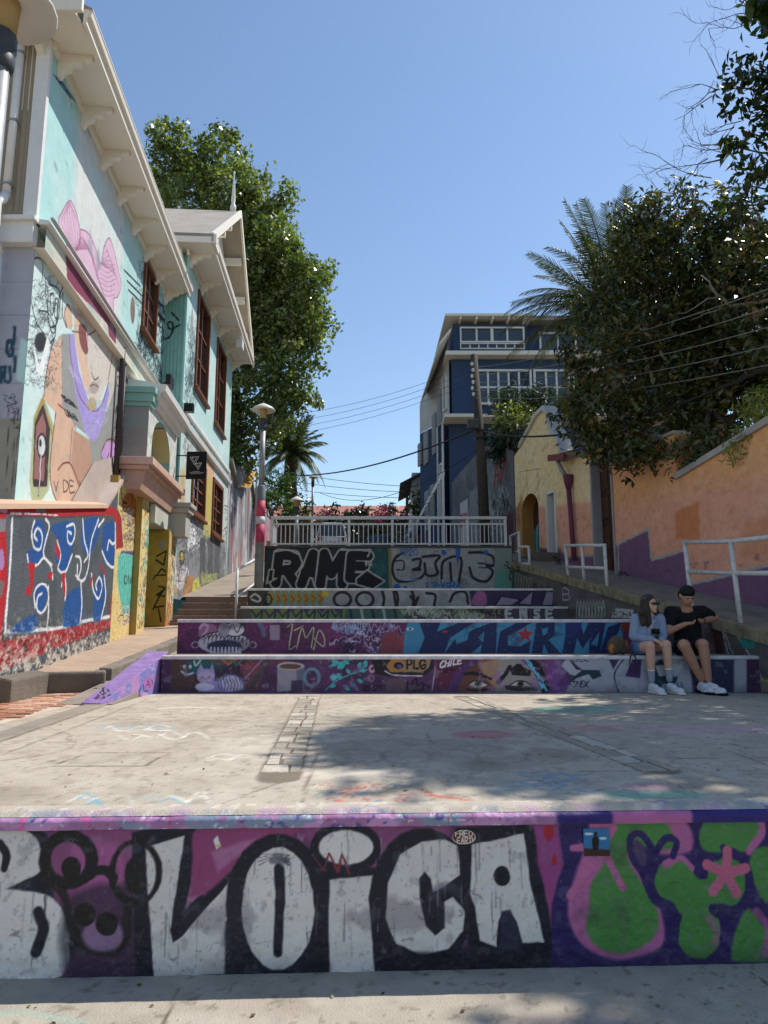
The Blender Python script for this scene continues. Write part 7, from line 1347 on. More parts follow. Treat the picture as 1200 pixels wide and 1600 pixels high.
# ---- cars parked behind the railing
def car(label, x, y, z, rz, body, w=1.74, l=4.1, h=1.5, suv=False):
    t = thing('parked_car', label, 'car', (0, 0, 0), group='cars parked on the upper road'); hw = w / 2; hl = l / 2; hb = .98 if suv else .86
    mb = mat('car_' + body, body, rough=.28, var=.03, bump=0, spec=.6)
    V = [(-hw, -hl, .28), (hw, -hl, .28), (hw, hl, .28), (-hw, hl, .28), (-hw * 1.0, -hl * .99, .6), (hw, -hl * .99, .6), (hw, hl * .98, .55), (-hw, hl * .98, .55), (-hw * .95, -hl * .97, hb), (hw * .95, -hl * .97, hb), (hw * .93, hl * .93, hb - .1), (-hw * .93, hl * .93, hb - .1)]
    B().add(V, [(3, 2, 1, 0), (0, 1, 5, 4), (1, 2, 6, 5), (2, 3, 7, 6), (3, 0, 4, 7), (4, 5, 9, 8), (5, 6, 10, 9), (6, 7, 11, 10), (7, 4, 8, 11), (8, 9, 10, 11)]).build('body', mb, t, bevel=.06)
    y0, y1 = (-hl * .93, hl * .32) if suv else (-hl * .78, hl * .34); ty0, ty1 = (-hl * .86, hl * .05) if suv else (-hl * .45, hl * .02)
    cabv = [(-hw * .92, y0, hb - .02), (hw * .92, y0, hb - .02), (hw * .9, y1, hb - .02), (-hw * .9, y1, hb - .02), (-hw * .72, ty0, h - .05), (hw * .72, ty0, h - .05), (hw * .7, ty1, h - .05), (-hw * .7, ty1, h - .05)]
    B().hexa(cabv).build('windows', M_GLASS, t)
    B().hexa([(-hw * .74, ty0 - .06, h - .08), (hw * .74, ty0 - .06, h - .08), (hw * .72, ty1 + .1, h - .08), (-hw * .72, ty1 + .1, h - .08), (-hw * .66, ty0, h), (hw * .66, ty0, h), (hw * .64, ty1, h), (-hw * .64, ty1, h)]).build('roof', mb, t, bevel=.03)
    for sx in (-1, 1):
        for a, b in (((sx * hw * .92, y0, hb), (sx * hw * .72, ty0, h - .04)), ((sx * hw * .9, y1, hb), (sx * hw * .7, ty1, h - .04)), ((sx * hw * .92, (y0 + y1) / 2, hb), (sx * hw * .73, (ty0 + ty1) / 2, h - .04))): B().tube([a, b], .045, 6).build('pillar', mb, t)
        for yy in (-hl * .62, hl * .62):
            wq = B().tube([(sx * (hw - .2), yy, .32), (sx * (hw + .01), yy, .32)], .32, 16).build('wheel', MATS['black_metal'], t); B().tube([(sx * (hw), yy, .32), (sx * (hw + .02), yy, .32)], .19, 12).build('rim', M_GREYP, wq)
        B().box(sx * hw * .78 - .12, sx * hw * .78 + .12, -hl - .01, -hl + .06, .68, .92).build('tail_light', mat('tail_red', '#8a1c18', rough=.25, var=.05, bump=0), t, bevel=.02)
        B().tube([(sx * hw * .94, y1 - .25, hb + .05), (sx * (hw + .14), y1 - .28, hb + .1)], .06, 6).build('mirror', mb, t)
    B().box(-.28, .28, -hl - .02, -hl + .03, .66, .78).build('number_plate', M_WHITE, t); B().box(-hw * .95, hw * .95, -hl - .06, -hl + .1, .3, .52).build('bumper', mb if not suv else MATS['dark_grey_box'], t, bevel=.03)
    if suv:
        for sx in (-1, 1): B().tube([(sx * hw * .62, ty0, h + .05), (sx * hw * .62, ty1, h + .05)], .025, 6).build('roof_rail', M_GREYP, t)
    t.location = (x, y, z); t.rotation_euler = (0, 0, rz); return t
c1 = onY(514, 820, 42); car('white four-wheel drive with roof rails parked behind the railing', c1.x, 43, zroad(42) - .02, .12, '#b9bcbf', 1.8, 4.5, 1.8, True)
c2 = onY(590, 835, 40); car('low dark green saloon car parked between the two taller cars', c2.x, 40.5, zroad(40) - .25, 1.25, '#2a3b38', 1.7, 4.2, 1.35)
c3 = onY(650, 822, 41); car('dark grey estate car parked near the blue building', c3.x + .2, 42, zroad(41) - .02, .3, '#2d3338', 1.78, 4.4, 1.72, True)
# ================================================================== TREES AND PLANTS
def rand_dirs(n, rng):
    v = rng.normal(size=(n, 3)); return v / np.linalg.norm(v, axis=1, keepdims=True)
def leaves(name, centers, spread, per, size, palette, parent, m, seed, aspect=.5, droop=0.0, up=.35, flat=1.0):
    """leaf-sized faces scattered in clumps round the given centres (n,3)"""
    rng = np.random.default_rng(seed); n = len(centers) * per
    c = np.repeat(centers, per, axis=0); sp = np.repeat(spread if np.ndim(spread) else np.full(len(centers), spread), per)
    off = rand_dirs(n, rng) * (rng.random((n, 1)) ** .45) * sp[:, None]; off[:, 2] *= flat
    p = c + off
    nrm = rand_dirs(n, rng) * .9 + off / (sp[:, None] + 1e-6) * .6 + np.array([0, 0, up]); nrm /= np.linalg.norm(nrm, axis=1, keepdims=True)
    a = rand_dirs(n, rng); a[:, 2] -= droop; a -= nrm * (a * nrm).sum(1, keepdims=True); a /= np.linalg.norm(a, axis=1, keepdims=True) + 1e-9
    b = np.cross(nrm, a); L = size * rng.uniform(.6, 1.3, (n, 1)); W = L * aspect
    fold = nrm * L * .12
    V = np.stack([p - a * L * .5, p + b * W * .5 + fold, p + a * L * .5, p - b * W * .5 + fold], 1).reshape(-1, 3)
    Fq = np.arange(4 * n).reshape(n, 4)
    pal = np.array([lin(h) for h in palette]); clump = np.repeat(rng.integers(0, len(pal), len(centers)), per)
    pick = np.where(rng.random(n) < .55, clump, rng.integers(0, len(pal), n))
    col = np.repeat(pal[pick] * rng.uniform(.7, 1.25, (n, 1)), 4, axis=0)
    return raw_mesh(name, V, Fq, m, parent, col)
def clumps(blobs, per_area, rng, inner=.35):
    """clump centres on and inside ellipsoid blobs: (center, (rx,ry,rz))"""
    out = []
    for c, r in blobs:
        r = np.array(r); n = max(4, int(per_area * (r[0] * r[1] + r[1] * r[2] + r[0] * r[2]) * 4 / 3))
        d = rand_dirs(n, rng); rad = np.where(rng.random(n) < inner, rng.uniform(.2, .8, n), rng.uniform(.8, 1.06, n))
        out.append(np.array(c) + d * r * rad[:, None])
    return np.concatenate(out)
M_BARK = mat('bark', '#4f4438', rough=.95, var=.3, scale=6, bump=.6, bscale=14)
M_LEAF = leaf_mat('leaf', trans=.36, rough=.32, spec=.6); M_LEAF_D = leaf_mat('glossy_leaf', trans=.15, rough=.35, spec=.5); M_PALM = leaf_mat('palm_leaf', trans=.15, rough=.5)
def limb(b, p0, p1, r0, r1, rng, n=5, wob=.12):
    p0, p1 = Vector(p0), Vector(p1); L = (p1 - p0).length; pts = []
    for k in range(n + 1):
        t = k / n; q = p0.lerp(p1, t)
        if 0 < k < n: q += Vector(rng.normal(size=3)) * L * wob * .3
        pts.append(q)
    b.tube(pts, [r0 + (r1 - r0) * k / n for k in range(n + 1)], 7); return pts
def pxblob(u, v, Y, r, dy=0.0, sq=(1, 1, 1)):
    c = onY(u, v, Y + dy); s = r * Y / F * 1.02; return ((c.x, c.y, c.z), (s * sq[0], s * sq[1], s * sq[2]))
# ---- tall tree behind the turquoise house
t1 = thing('broadleaf_tree', 'tall dense green tree rising behind the gabled bay of the turquoise house', 'tree', (-6.2, 27.5, 3.8))
rng = np.random.default_rng(5)
bl = [pxblob(*a) for a in ((268, 225, 26, 38), (300, 262, 27, 60), (345, 245, 27, 45), (385, 310, 26, 55), (330, 330, 27, 80), (420, 385, 26, 52), (445, 300, 26, 20), (380, 420, 27, 80), (455, 440, 26, 55), (490, 430, 25.5, 34), (425, 500, 27, 80), (480, 510, 26, 46), (395, 590, 27, 60), (455, 580, 26, 52), (475, 610, 25.5, 30), (395, 660, 27, 50), (440, 650, 26, 38), (375, 715, 27, 30), (250, 285, 28, 36), (300, 420, 28.5, 70), (330, 550, 28.5, 70), (400, 350, 27.5, 55), (440, 420, 27.2, 55), (350, 480, 28, 80), (450, 520, 27.2, 55), (415, 450, 27, 60))]
cl = clumps(bl, 8.0, rng, .3); leaves('crown', cl, rng.uniform(.25, .6, len(cl)), 34, .18, ['#566634', '#65753e', '#44532a', '#76834d', '#8a9260', '#4b592d'], t1, M_LEAF, 6, aspect=.75, up=.4)
tb = B(); base = Vector((-6.2, 27.5, 3.0)); tr = limb(tb, base, (-6.0, 27.4, 10), .42, .3, rng, wob=.05); top = limb(tb, tr[-1], (-6.8, 27.2, 19), .3, .06, rng, wob=.08)
for c, r in bl[::1]:
    q = min(tr[2:] + top, key=lambda p: (p - Vector(c)).length + abs(p.z - c[2] + 2)); limb(tb, q, c, .11, .02, rng)
tb.build('trunk', M_BARK, t1, smooth=True)
# ---- palms
def frond_mesh(L, droop, seed, nl=58, wid=.46, pal=('#4a5a34', '#5d6b3f', '#3a4a2a')):
    rng = np.random.default_rng(seed); V = []; Fq = []; cols = []
    rach = []
    for k in range(11):
        t = k / 10; rach.append(np.array([L * (t - .12 * droop * t ** 3), 0, L * (.42 * t - droop * t ** 2.0 * .62)]))
    rach = np.array(rach)
    def at(t): x = t * 10; i = min(int(x), 9); return rach[i] + (rach[i + 1] - rach[i]) * (x - i)
    pal = [lin(h) for h in pal]
    for sd_ in (-1, 1):
        for k in range(nl):
            t = .1 + .9 * k / nl; p = at(t); tg = at(min(t + .05, 1)) - at(max(t - .05, 0)); tg /= np.linalg.norm(tg) + 1e-9
            l = wid * math.sin(math.pi * (.12 + .8 * t)) * rng.uniform(.85, 1.1) + .06
            side = np.array([0, sd_, 0]); dr = tg * .65 + side * .75 + np.array([0, 0, -.15 - .3 * droop + rng.uniform(-.15, .25)]); dr /= np.linalg.norm(dr)
            w = .016 + .008 * rng.random(); wv = tg * w; n0 = len(V); c = pal[rng.integers(len(pal))]; s = rng.uniform(.75, 1.25)
            V += [p - wv, p + wv, p + dr * l * .6 + wv * .7 + [0, 0, -.02], p + dr * l + [0, 0, -.06 * l], p + dr * l * .6 - wv * .7 + [0, 0, -.02]]; Fq.append((n0, n0 + 1, n0 + 2, n0 + 3, n0 + 4)); cols += [np.array(c) * s] * 5
    for k in range(10):
        a, b = rach[k], rach[k + 1]; w = .035 * (1 - k / 11); n0 = len(V)
        V += [a + [0, -w, 0], a + [0, w, 0], b + [0, w * .9, 0], b + [0, -w * .9, 0], a + [0, 0, w * 1.5], b + [0, 0, w * 1.5]]; Fq += [(n0, n0 + 3, n0 + 5, n0 + 4), (n0 + 1, n0 + 4, n0 + 5, n0 + 2), (n0, n0 + 1, n0 + 2, n0 + 3)]; cols += [np.array(lin('#6d6a44'))] * 6
    me = bpy.data.meshes.new('frond'); me.from_pydata([tuple(v) for v in V], [], Fq); me.materials.append(M_PALM)
    a = me.color_attributes.new('Col', 'FLOAT_COLOR', 'POINT'); a.data.foreach_set('color', np.concatenate([np.array(cols, np.float32), np.ones((len(cols), 1), np.float32)], 1).ravel()); return me
def palm(label, x, y, z0, zc, L, n, seed, pal, tr_r=.32, skirt=True):
    t = thing('palm_tree', label, 'palm', (x, y, z0)); r = random.Random(seed)
    ms = [frond_mesh(L, d, seed + i, pal=pal) for i, d in enumerate((.25, .55, .9, 1.3, 1.8))]
    b = B(); k = 14; b.tube([(x + .04 * math.sin(i), y, z0 + (zc - z0) * i / k) for i in range(k + 1)], [tr_r * (1.08 if i % 2 else .95) for i in range(k)] + [tr_r * .8], 10); b.build('trunk', M_BARK, t, smooth=False)
    for i in range(n):
        az = i * 2.399 + r.uniform(-.2, .2); e = i / n; mi = min(4, int(e * 5)); o = bpy.data.objects.new('frond', ms[mi]); C.objects.link(o); o.parent = t
        o.location = (0, 0, zc - z0 + .15 - .35 * e); o.rotation_euler = (r.uniform(-.25, .25), -1.0 + 1.0 * e + r.uniform(-.1, .1), az); o.scale = (r.uniform(.85, 1.1),) * 3
    return t
PG = ('#4a5636', '#3d4a2d', '#5d6844', '#6f7850')
pc1 = onY(455, 712, 34); palm('palm tree with shaggy crown beyond the shed at the end of the path', pc1.x, 34, 4.5, pc1.z, 2.1, 46, 3, PG)
pc2 = onY(962, 492, 19.5); palm('tall date palm with arching fronds behind the dark evergreen', pc2.x, 19.8, 3.6, pc2.z, 3.5, 72, 9, ('#3a4428', '#2f3a22', '#475030', '#566038'), .38)
# ---- dark evergreen over the orange wall
rng = np.random.default_rng(8)
t2 = thing('evergreen_tree', 'dense dark evergreen with bronze new leaves spilling over the orange wall', 'tree', (6.9, 13.6, 3.0))
bl = [pxblob(*a) for a in ((1000, 350, 14.5, 46), (1060, 340, 14.5, 46), (1120, 345, 14, 50), (985, 420, 14.5, 62), (940, 470, 14.5, 40), (1060, 430, 14.5, 90), (1150, 420, 14, 80), (930, 540, 14.2, 48), (915, 600, 14, 34), (900, 650, 13.8, 34), (990, 560, 14.2, 80), (1080, 560, 14, 90), (1170, 540, 13.8, 80), (960, 650, 13.6, 60), (1040, 660, 13.6, 64), (1120, 640, 13.6, 60), (930, 690, 13.4, 32), (970, 715, 13.3, 34), (1010, 715, 13.3, 28), (1185, 610, 13.4, 40), (1080, 700, 13.5, 36), (1085, 728, 13.0, 22), (1110, 720, 12.8, 20), (1050, 725, 13.2, 20), (1085, 700, 12.5, 26), (1060, 712, 12.7, 22), (1112, 700, 12.2, 20), (1135, 690, 12.0, 16), (1230, 450, 14, 90), (1240, 600, 13.8, 70))]
bl += [((8.0, 15.2, 7.5), (2.2, 1.8, 2.4)), ((6.8, 14.8, 9.0), (1.8, 1.5, 1.4)), ((8.8, 12.6, 8.2), (2.0, 1.5, 2.0)), ((7.6, 11.9, 7.4), (1.5, 1.0, 1.6)), ((8.6, 12.2, 6.0), (1.8, 1.2, 1.4))]  # crown masses added behind and to the right to shade the seated pair
cl = clumps(bl, 13, rng, .3); leaves('crown', cl, rng.uniform(.2, .42, len(cl)), 34, .165, ['#3c4a27', '#4a5830', '#434f29', '#323e1f', '#5c5c30', '#665634'], t2, M_LEAF_D, 9, aspect=.42, droop=.3)
ct2 = clumps([b for b in bl[:23]], 3.2, rng, inner=0); leaves('young_leaves', ct2, .2, 14, .16, ['#6d6a2a', '#7d6d30', '#5d5a24', '#8a7a35', '#5a4a24'], t2, M_LEAF, 10, aspect=.4, up=.9)
tb = B(); tr = limb(tb, (6.9, 13.6, 2.4), (6.6, 13.9, 6.2), .26, .18, rng, wob=.08)
for c, r in bl: limb(tb, tr[2 + (hash(c) % 4)], c, .08, .015, rng)
tb.build('trunk', M_BARK, t2, smooth=True)
fl_ = [onY(1033, 320, 13.9), onY(1132, 408, 13.2), onY(905, 560, 13.6), onY(1195, 460, 12.9), onY(930, 582, 13.6)]
for i, c in enumerate(fl_):
    b = B()
    for k in range(7): a = k * 2 * math.pi / 7; b.add([c, c + Vector((math.cos(a - .4) * .06, math.sin(a - .4) * .06, .05)), c + Vector((math.cos(a) * .11, math.sin(a) * .11, .08)), c + Vector((math.cos(a + .4) * .06, math.sin(a + .4) * .06, .05))], [(0, 1, 2, 3)])
    b.build('flower', M_WHITE, t2)
# bare leaning branch in front of it
br = B(); limb(br, onY(1290, 450, 11.5), onY(1140, 478, 12.2), .05, .03, rng, wob=.06); limb(br, onY(1140, 478, 12.2), onY(1095, 430, 12.4), .03, .012, rng); limb(br, onY(1120, 465, 12.2), onY(1060, 490, 12.4), .018, .006, rng); limb(br, onY(1140, 478, 12.2), onY(1080, 500, 12.5), .018, .006, rng); br.build('bare_branch', mat('pale_bark', '#7d766a', rough=.9, var=.2), t2, smooth=True)
# ---- large tree leaning in from the right; its crown shades the plaza
rng = np.random.default_rng(12)
t3 = thing('shade_tree', 'large-leaved tree with bare twigs leaning over the plaza from behind the orange wall', 'tree', (8.6, 9.2, 2.2))
bl = [pxblob(*a) for a in ((1150, 135, 9.3, 42), (1180, 100, 9.3, 30), (1190, 170, 9.3, 50), (1165, 205, 9.3, 30), (1185, 240, 9.4, 36), (1150, 230, 9.3, 16), (1170, 290, 9.4, 34), (1205, 320, 9.4, 34), (1140, 320, 9.6, 16), (1230, 120, 9.2, 60), (1240, 260, 9.3, 60))]
vis = list(bl)
bl2 = [((6.9, 8.7, 11.0), (1.0, 1.0, .8)), ((6.6, 8.2, 9.6), (1.1, 1.2, 1.1)), ((7.6, 9.0, 9.0), (1.4, 1.3, 1.3)), ((7.7, 7.4, 10.4), (1.2, 1.1, .9)), ((6.3, 8.0, 10.4), (.9, .9, .7)), ((6.1, 8.6, 10.4), (.8, .8, .6)), ((7.0, 8.6, 10.6), (1.3, 1.2, .8)), ((7.6, 7.6, 9.6), (1.3, 1.2, 1.1)), ((8.8, 8.3, 9.2), (1.5, 1.3, 1.3)), ((8.2, 6.4, 10.3), (.7, .6, .5)), ((8.6, 6.9, 9.6), (1.2, 1.0, 1.0)), ((9.8, 9.6, 8.6), (1.4, 1.4, 1.3)), ((6.7, 9.4, 11.2), (.9, .8, .6)), ((8.4, 10.6, 9.4), (1.3, 1.0, 1.2))]
cl = clumps(vis, 22, rng); leaves('crown', cl, rng.uniform(.1, .28, len(cl)), 10, .17, ['#2a3a1a', '#34461f', '#1f2c14', '#44562a', '#2f3a1c'], t3, M_LEAF, 13, aspect=.4, droop=1.0)
cl = clumps(bl2, 10, rng); leaves('crown', cl, rng.uniform(.25, .5, len(cl)), 22, .24, ['#2a3a1a', '#34461f', '#1f2c14', '#44562a'], t3, M_LEAF, 14, aspect=.42, droop=.8)
tb = B(); tr = limb(tb, (8.6, 9.2, 1.6), (8.2, 9.0, 5.5), .24, .18, rng, wob=.05); t_up = limb(tb, tr[-1], (7.2, 8.6, 9.2), .17, .07, rng)
for c, r in bl2: limb(tb, min(t_up, key=lambda p: (p - Vector(c)).length), c, .06, .015, rng)
for c, r in vis[:11]: limb(tb, Vector((6.6, 9.2, c[2] - .3)), c, .035, .008, rng)
limb(tb, t_up[-2], (6.6, 9.2, 8.6), .07, .04, rng); limb(tb, tr[-1], (6.6, 9.2, 7.0), .08, .04, rng); limb(tb, (6.6, 9.2, 8.6), (6.6, 9.2, 10), .04, .02, rng)
tb.build('trunk', M_BARK, t3, smooth=True)
tw = None
def twig(p, d, L, r, depth):
    pts = [p]; q = p; dd = Vector(d)
    for k in range(4):
        dd = (dd + Vector(rng.normal(size=3)) * .22 + Vector((0, 0, .05))).normalized(); q = q + dd * L / 4; pts.append(q)
        if depth and rng.random() < .8: twig(q, (dd + Vector(rng.normal(size=3)) * .7).normalized(), L * .5, r * .55, depth - 1)
    tw.tube(pts, r, 4, r2=r * .35)
for (u, v), (u2, v2), n in (((1180, 30), (1110, 40), 3), ((1210, 20), (1150, 10), 2), ((1130, 130), (1080, 110), 2), ((1120, 150), (1060, 165), 2), ((1150, 185), (1110, 190), 2), ((1120, 225), (1065, 240), 3), ((1140, 240), (1090, 260), 2), ((1125, 270), (1035, 282), 3), ((1180, 350), (1120, 300), 2)):
    a, b = onY(u, v, 9.3), onY(u2, v2, 9.2)
    for k in range(n):
        tw = B(); twig(a + Vector(rng.normal(size=3)) * .08, ((b - a).normalized() + Vector(rng.normal(size=3)) * .18).normalized(), (b - a).length * 1.0, .009, 2); tw.build('bare_twig', M_BARK, t3)
# ---- smaller plants
def bush(label, cat, blobs, per_area, size, palette, seed, per=16, aspect=.5, spread=.22, name='shrub', base=None, m=None, stem=True):
    rng = np.random.default_rng(seed); c0 = Vector(blobs[0][0]); zb = min(b[0][2] - b[1][2] for b in blobs)
    t = thing(name, label, cat, base or (c0.x, c0.y, zb)); cl = clumps(blobs, per_area, rng); leaves('foliage', cl, spread, per, size, palette, t, m or M_LEAF, seed + 1, aspect=aspect)
    if stem:
        b = B()
        for c, r in blobs: limb(b, (c0.x, c0.y, zb - .1), c, .03, .008, rng)
        b.build('stems', M_BARK, t)
    return t
GRN = ['#3a5224', '#2c421c', '#4d6630', '#5c7038']
bush('pale flowering climber heaped on the wall beside the curved gable', 'shrub', [pxblob(*a) for a in ((800, 650, 22, 26), (780, 668, 22, 16), (825, 660, 21.5, 20), (845, 665, 21.5, 18))], 34, .13, ['#6d7a3a', '#8a9450', '#b3b58a', '#4a5a28', '#9aa05f'], 31)
bush('dark spiky hanging plant draped over the grey graffiti wall', 'shrub', [pxblob(*a) for a in ((790, 632, 22.5, 24), (830, 625, 22.5, 28), (870, 640, 22.5, 28), (775, 690, 21.8, 22), (800, 690, 21.8, 26), (785, 715, 21.8, 14), (830, 690, 22.5, 20))], 24, .34, ['#24331a', '#2f4020', '#3a4a26', '#1c2814'], 33, aspect=.13, spread=.3)
bush('feathery yellow-green bamboo on top of the orange wall', 'bamboo', [pxblob(*a) for a in ((1185, 650, 11.2, 26), (1165, 690, 11, 22), (1205, 630, 11.4, 30), (1150, 715, 11, 12))], 60, .17, ['#6d7a34', '#7f8a40', '#5a6a2a', '#8f9550'], 35, aspect=.16, spread=.2, name='bamboo_clump')
for i, (lab, bs) in enumerate((('broad low palm bush with drooping blades below the far palm', ((425, 760, 31, 22), (445, 755, 31, 20), (410, 780, 30, 16), (435, 785, 30, 18))), ('dark green shrub at the foot of the far palm', ((470, 790, 34, 16), (455, 800, 33, 16))), ('pale green bush peeping over the streaked shed', ((372, 742, 32, 14), (385, 735, 32, 12))))):
    bush(lab, 'shrub', [pxblob(*a) for a in bs], 18, .34 if i == 0 else .2, GRN, 41 + 2 * i, aspect=.16 if i == 0 else .5, spread=.3)
bush('leafy hedge along the front of the red-roofed house', 'hedge', [pxblob(*a) for a in ((505, 806, 52, 8), (520, 802, 52, 11), (545, 806, 52, 9), (562, 801, 52, 13), (590, 806, 52, 9), (612, 802, 52, 11), (640, 803, 52, 11), (665, 798, 52, 14), (575, 818, 52, 14), (530, 818, 52, 14), (620, 818, 52, 14), (660, 818, 50, 16), (480, 818, 52, 12), (540, 838, 51, 22), (590, 838, 51, 22), (640, 838, 50, 22), (500, 838, 51, 20), (680, 832, 48, 18))], 9, .34, ['#1f2c16', '#27361a', '#33401f', '#161f10'], 51, per=14, spread=.5, name='hedge')
bush('magenta bougainvillea flowering in the hedge at the street end', 'bougainvillea', [pxblob(*a) for a in ((597, 802, 50.5, 11), (510, 806, 50.5, 9), (640, 806, 50, 12), (585, 806, 50.5, 8), (660, 812, 49, 10))], 9, .22, ['#8a2f6d', '#a03a80', '#7a2a4a', '#6d3a5a'], 53, per=12, spread=.35, name='bougainvillea')
bush('dusky pink bougainvillea beside the farthest street lamp', 'bougainvillea', [pxblob(*a) for a in ((478, 803, 40, 10), (420, 800, 38, 8), (495, 812, 40, 8))], 9, .2, ['#7a3a44', '#8a4a4a', '#5a3a30', '#6d4a3a'], 55, per=12, spread=.3, name='bougainvillea')
bush('bushy creeper hanging from the small white house', 'creeper', [pxblob(*a) for a in ((665, 770, 39, 16), (660, 795, 38.5, 20), (680, 790, 38.5, 16), (675, 755, 39, 10))], 14, .26, ['#27341c', '#343f22', '#4a4a2c', '#1f2a16'], 57, per=14, spread=.4, name='creeper')
for lab, u, v, Y, r, sd in (('weed clump at the end of the pale lettered panel', 797, 888, 17.1, 13, 61), ('small dark weed at the doorstep of the arched door', 868, 880, 17.0, 10, 63), ('dark weed tuft below the purple drainpipe', 905, 895, 15.9, 9, 65), ('weed tuft growing at the foot of the panelled brown door', 975, 903, 14.6, 9, 67), ('dry weed at the foot of the violet ramp wall', 163, 1090, 7.85, 6, 69)):
    bush(lab, 'weed', [pxblob(u, v, Y, r)], 60 if r < 8 else 22, .07 if r < 8 else .12, ['#2a3a1c', '#3a4a26', '#4a5530'], sd, per=10, aspect=.25, spread=.1, name='weed')
# fallen leaves and grit on the plaza and lower pavement
rng = np.random.default_rng(77); n = 420
px = rng.uniform(-4.5, 4.6, n); py = rng.uniform(3.7, 9.0, n); low = np.arange(n) < 70; py[low] = rng.uniform(2.2, 3.4, low.sum()); px[low] = rng.uniform(-2, 2, low.sum()); pz = np.where(low, .004, ZP + .004)
cc = np.stack([px, py, pz], 1); a = rng.uniform(0, 6.28, n); L = rng.uniform(.005, .018, n)
V = np.stack([cc + np.stack([np.cos(a) * L, np.sin(a) * L, L * .1], 1), cc + np.stack([-np.sin(a) * L * .5, np.cos(a) * L * .5, L * .3], 1), cc - np.stack([np.cos(a) * L, np.sin(a) * L, L * 0], 1), cc - np.stack([-np.sin(a) * L * .5, np.cos(a) * L * .5, -L * .1], 1)], 1).reshape(-1, 3)
pal = np.array([lin(h) for h in ('#6d5a3a', '#4a3d2a', '#8a7a5a', '#3a352c', '#b3a88f')]); tag(raw_mesh('fallen_leaves', V, np.arange(4 * n).reshape(n, 4), M_LEAF, None, np.repeat(pal[rng.integers(0, 5, n)], 4, 0)), 'dry fallen leaves and grit scattered on the concrete', 'leaves', kind='stuff')
# ================================================================== PEOPLE AND THEIR THINGS
def soft(name, prims, m, parent, voxel=.009, it=6):
    """overlapping rounded volumes fused into one continuous skin"""
    b = B()
    for p in prims:
        if p[0] == 'c':
            _, p0, r0, p1, r1 = p; p0, p1 = Vector(p0), Vector(p1)
            b.tube([p0, p0.lerp(p1, .5), p1], [r0, (r0 + r1) / 2, r1], 12); b.ball(p0, r0 * .999, 12); b.ball(p1, r1 * .999, 12)
        else:
            b.ball(p[1], p[2], 14, Matrix.Rotation(p[3], 3, p[4]) if len(p) > 3 else None)
    o = b.build(name, m, parent, smooth=True)
    r = o.modifiers.new('fuse', 'REMESH'); r.mode = 'VOXEL'; r.voxel_size = voxel; r.use_smooth_shade = True
    s = o.modifiers.new('smooth', 'SMOOTH'); s.factor = .5; s.iterations = it
    return o
def Q(u, v, Y): return onY(u, v, Y)
def hand(wrist, dirv, palm_n, r=.0085, curl=.5, side=1):
    """palm + five fingers; dirv = where the fingers point, palm_n = palm normal"""
    d = Vector(dirv).normalized(); n = Vector(palm_n); n = (n - d * n.dot(d)).normalized(); s = d.cross(n) * side; P = []
    c = Vector(wrist); P.append(('c', c, .024, c + d * .05, .026)); P.append(('c', c + d * .03 + s * .022, .015, c + d * .08 + s * .028, .014)); P.append(('c', c + d * .03 - s * .022, .015, c + d * .08 - s * .028, .013))
    for k, (o, L) in enumerate(((.033, .062), (.012, .072), (-.010, .068), (-.031, .052))):
        a = c + d * .078 + s * o; m1 = a + (d * math.cos(curl * .5) + n * math.sin(curl * .5)) * L * .5; e = m1 + (d * math.cos(curl * 1.5) + n * math.sin(curl * 1.5)) * L * .5
        P += [('c', a, r, m1, r * .95), ('c', m1, r * .95, e, r * .8)]
    a = c + d * .025 + s * .03; m1 = a + (d * .6 + s * .7 + n * .3).normalized() * .035; e = m1 + (d * .85 + s * .1 + n * .45).normalized() * .03
    return P + [('c', a, r * 1.3, m1, r * 1.05), ('c', m1, r * 1.05, e, r * .85)]
SKIN_W = mat('skin_fair', '#c39a85', rough=.55, var=.05, scale=8, bump=.03, spec=.35); SKIN_M = mat('skin_tan', '#a97d66', rough=.55, var=.05, scale=8, bump=.03, spec=.35)
DENIM = mat('denim', '#8492a8', rough=.85, var=.14, scale=14, bump=.15, bscale=120); BLACKC = mat('black_cotton', '#141416', rough=.9, var=.15, scale=9, bump=.12, bscale=80)
HAIRB = mat('brown_hair', '#2c1c15', rough=.5, var=.3, scale=30, bump=.3, bscale=90, spec=.4); HAIRK = mat('black_hair', '#100e0e', rough=.6, var=.2, scale=30, bump=.3, bscale=90)
SHOE = mat('white_trainer', '#c9cbd0', rough=.6, var=.06, scale=12, bump=.08); SOCK = mat('grey_sock', '#8f96a3', rough=.9, var=.08, scale=40, bump=.2)
# ---------------- woman
w = thing('person', 'seated person with long brown hair, sunglasses, pale denim jacket and shorts', 'person', (3.42, 9.25, Z1))
pel = Q(1005, 1009, 9.33); che = Q(1012, 976, 9.30); nk = Q(1014, 958, 9.27); hd = Q(1016, 944, 9.23)
shR, shL = Q(994, 967, 9.30), Q(1031, 967, 9.27); elR, elL = Q(990, 994, 9.26), Q(1036, 992, 9.22); wrR, wrL = Q(1022, 1000, 9.02), Q(1034, 1001, 9.04)
hipR, hipL = Q(998, 1013, 9.33), Q(1014, 1013, 9.33); knR, knL = Q(1016, 1009, 8.93), Q(1041, 1007, 8.94); anR, anL = Q(1018, 1063, 9.0), Q(1046, 1061, 9.0)
anR.z = max(anR.z, ZP + .1); anL.z = max(anL.z, ZP + .1)
faceR = Vector((.5, -.85, -.05)).normalized()                       # looks towards her companion
side_f = faceR.cross(Vector((0, 0, 1))).normalized()
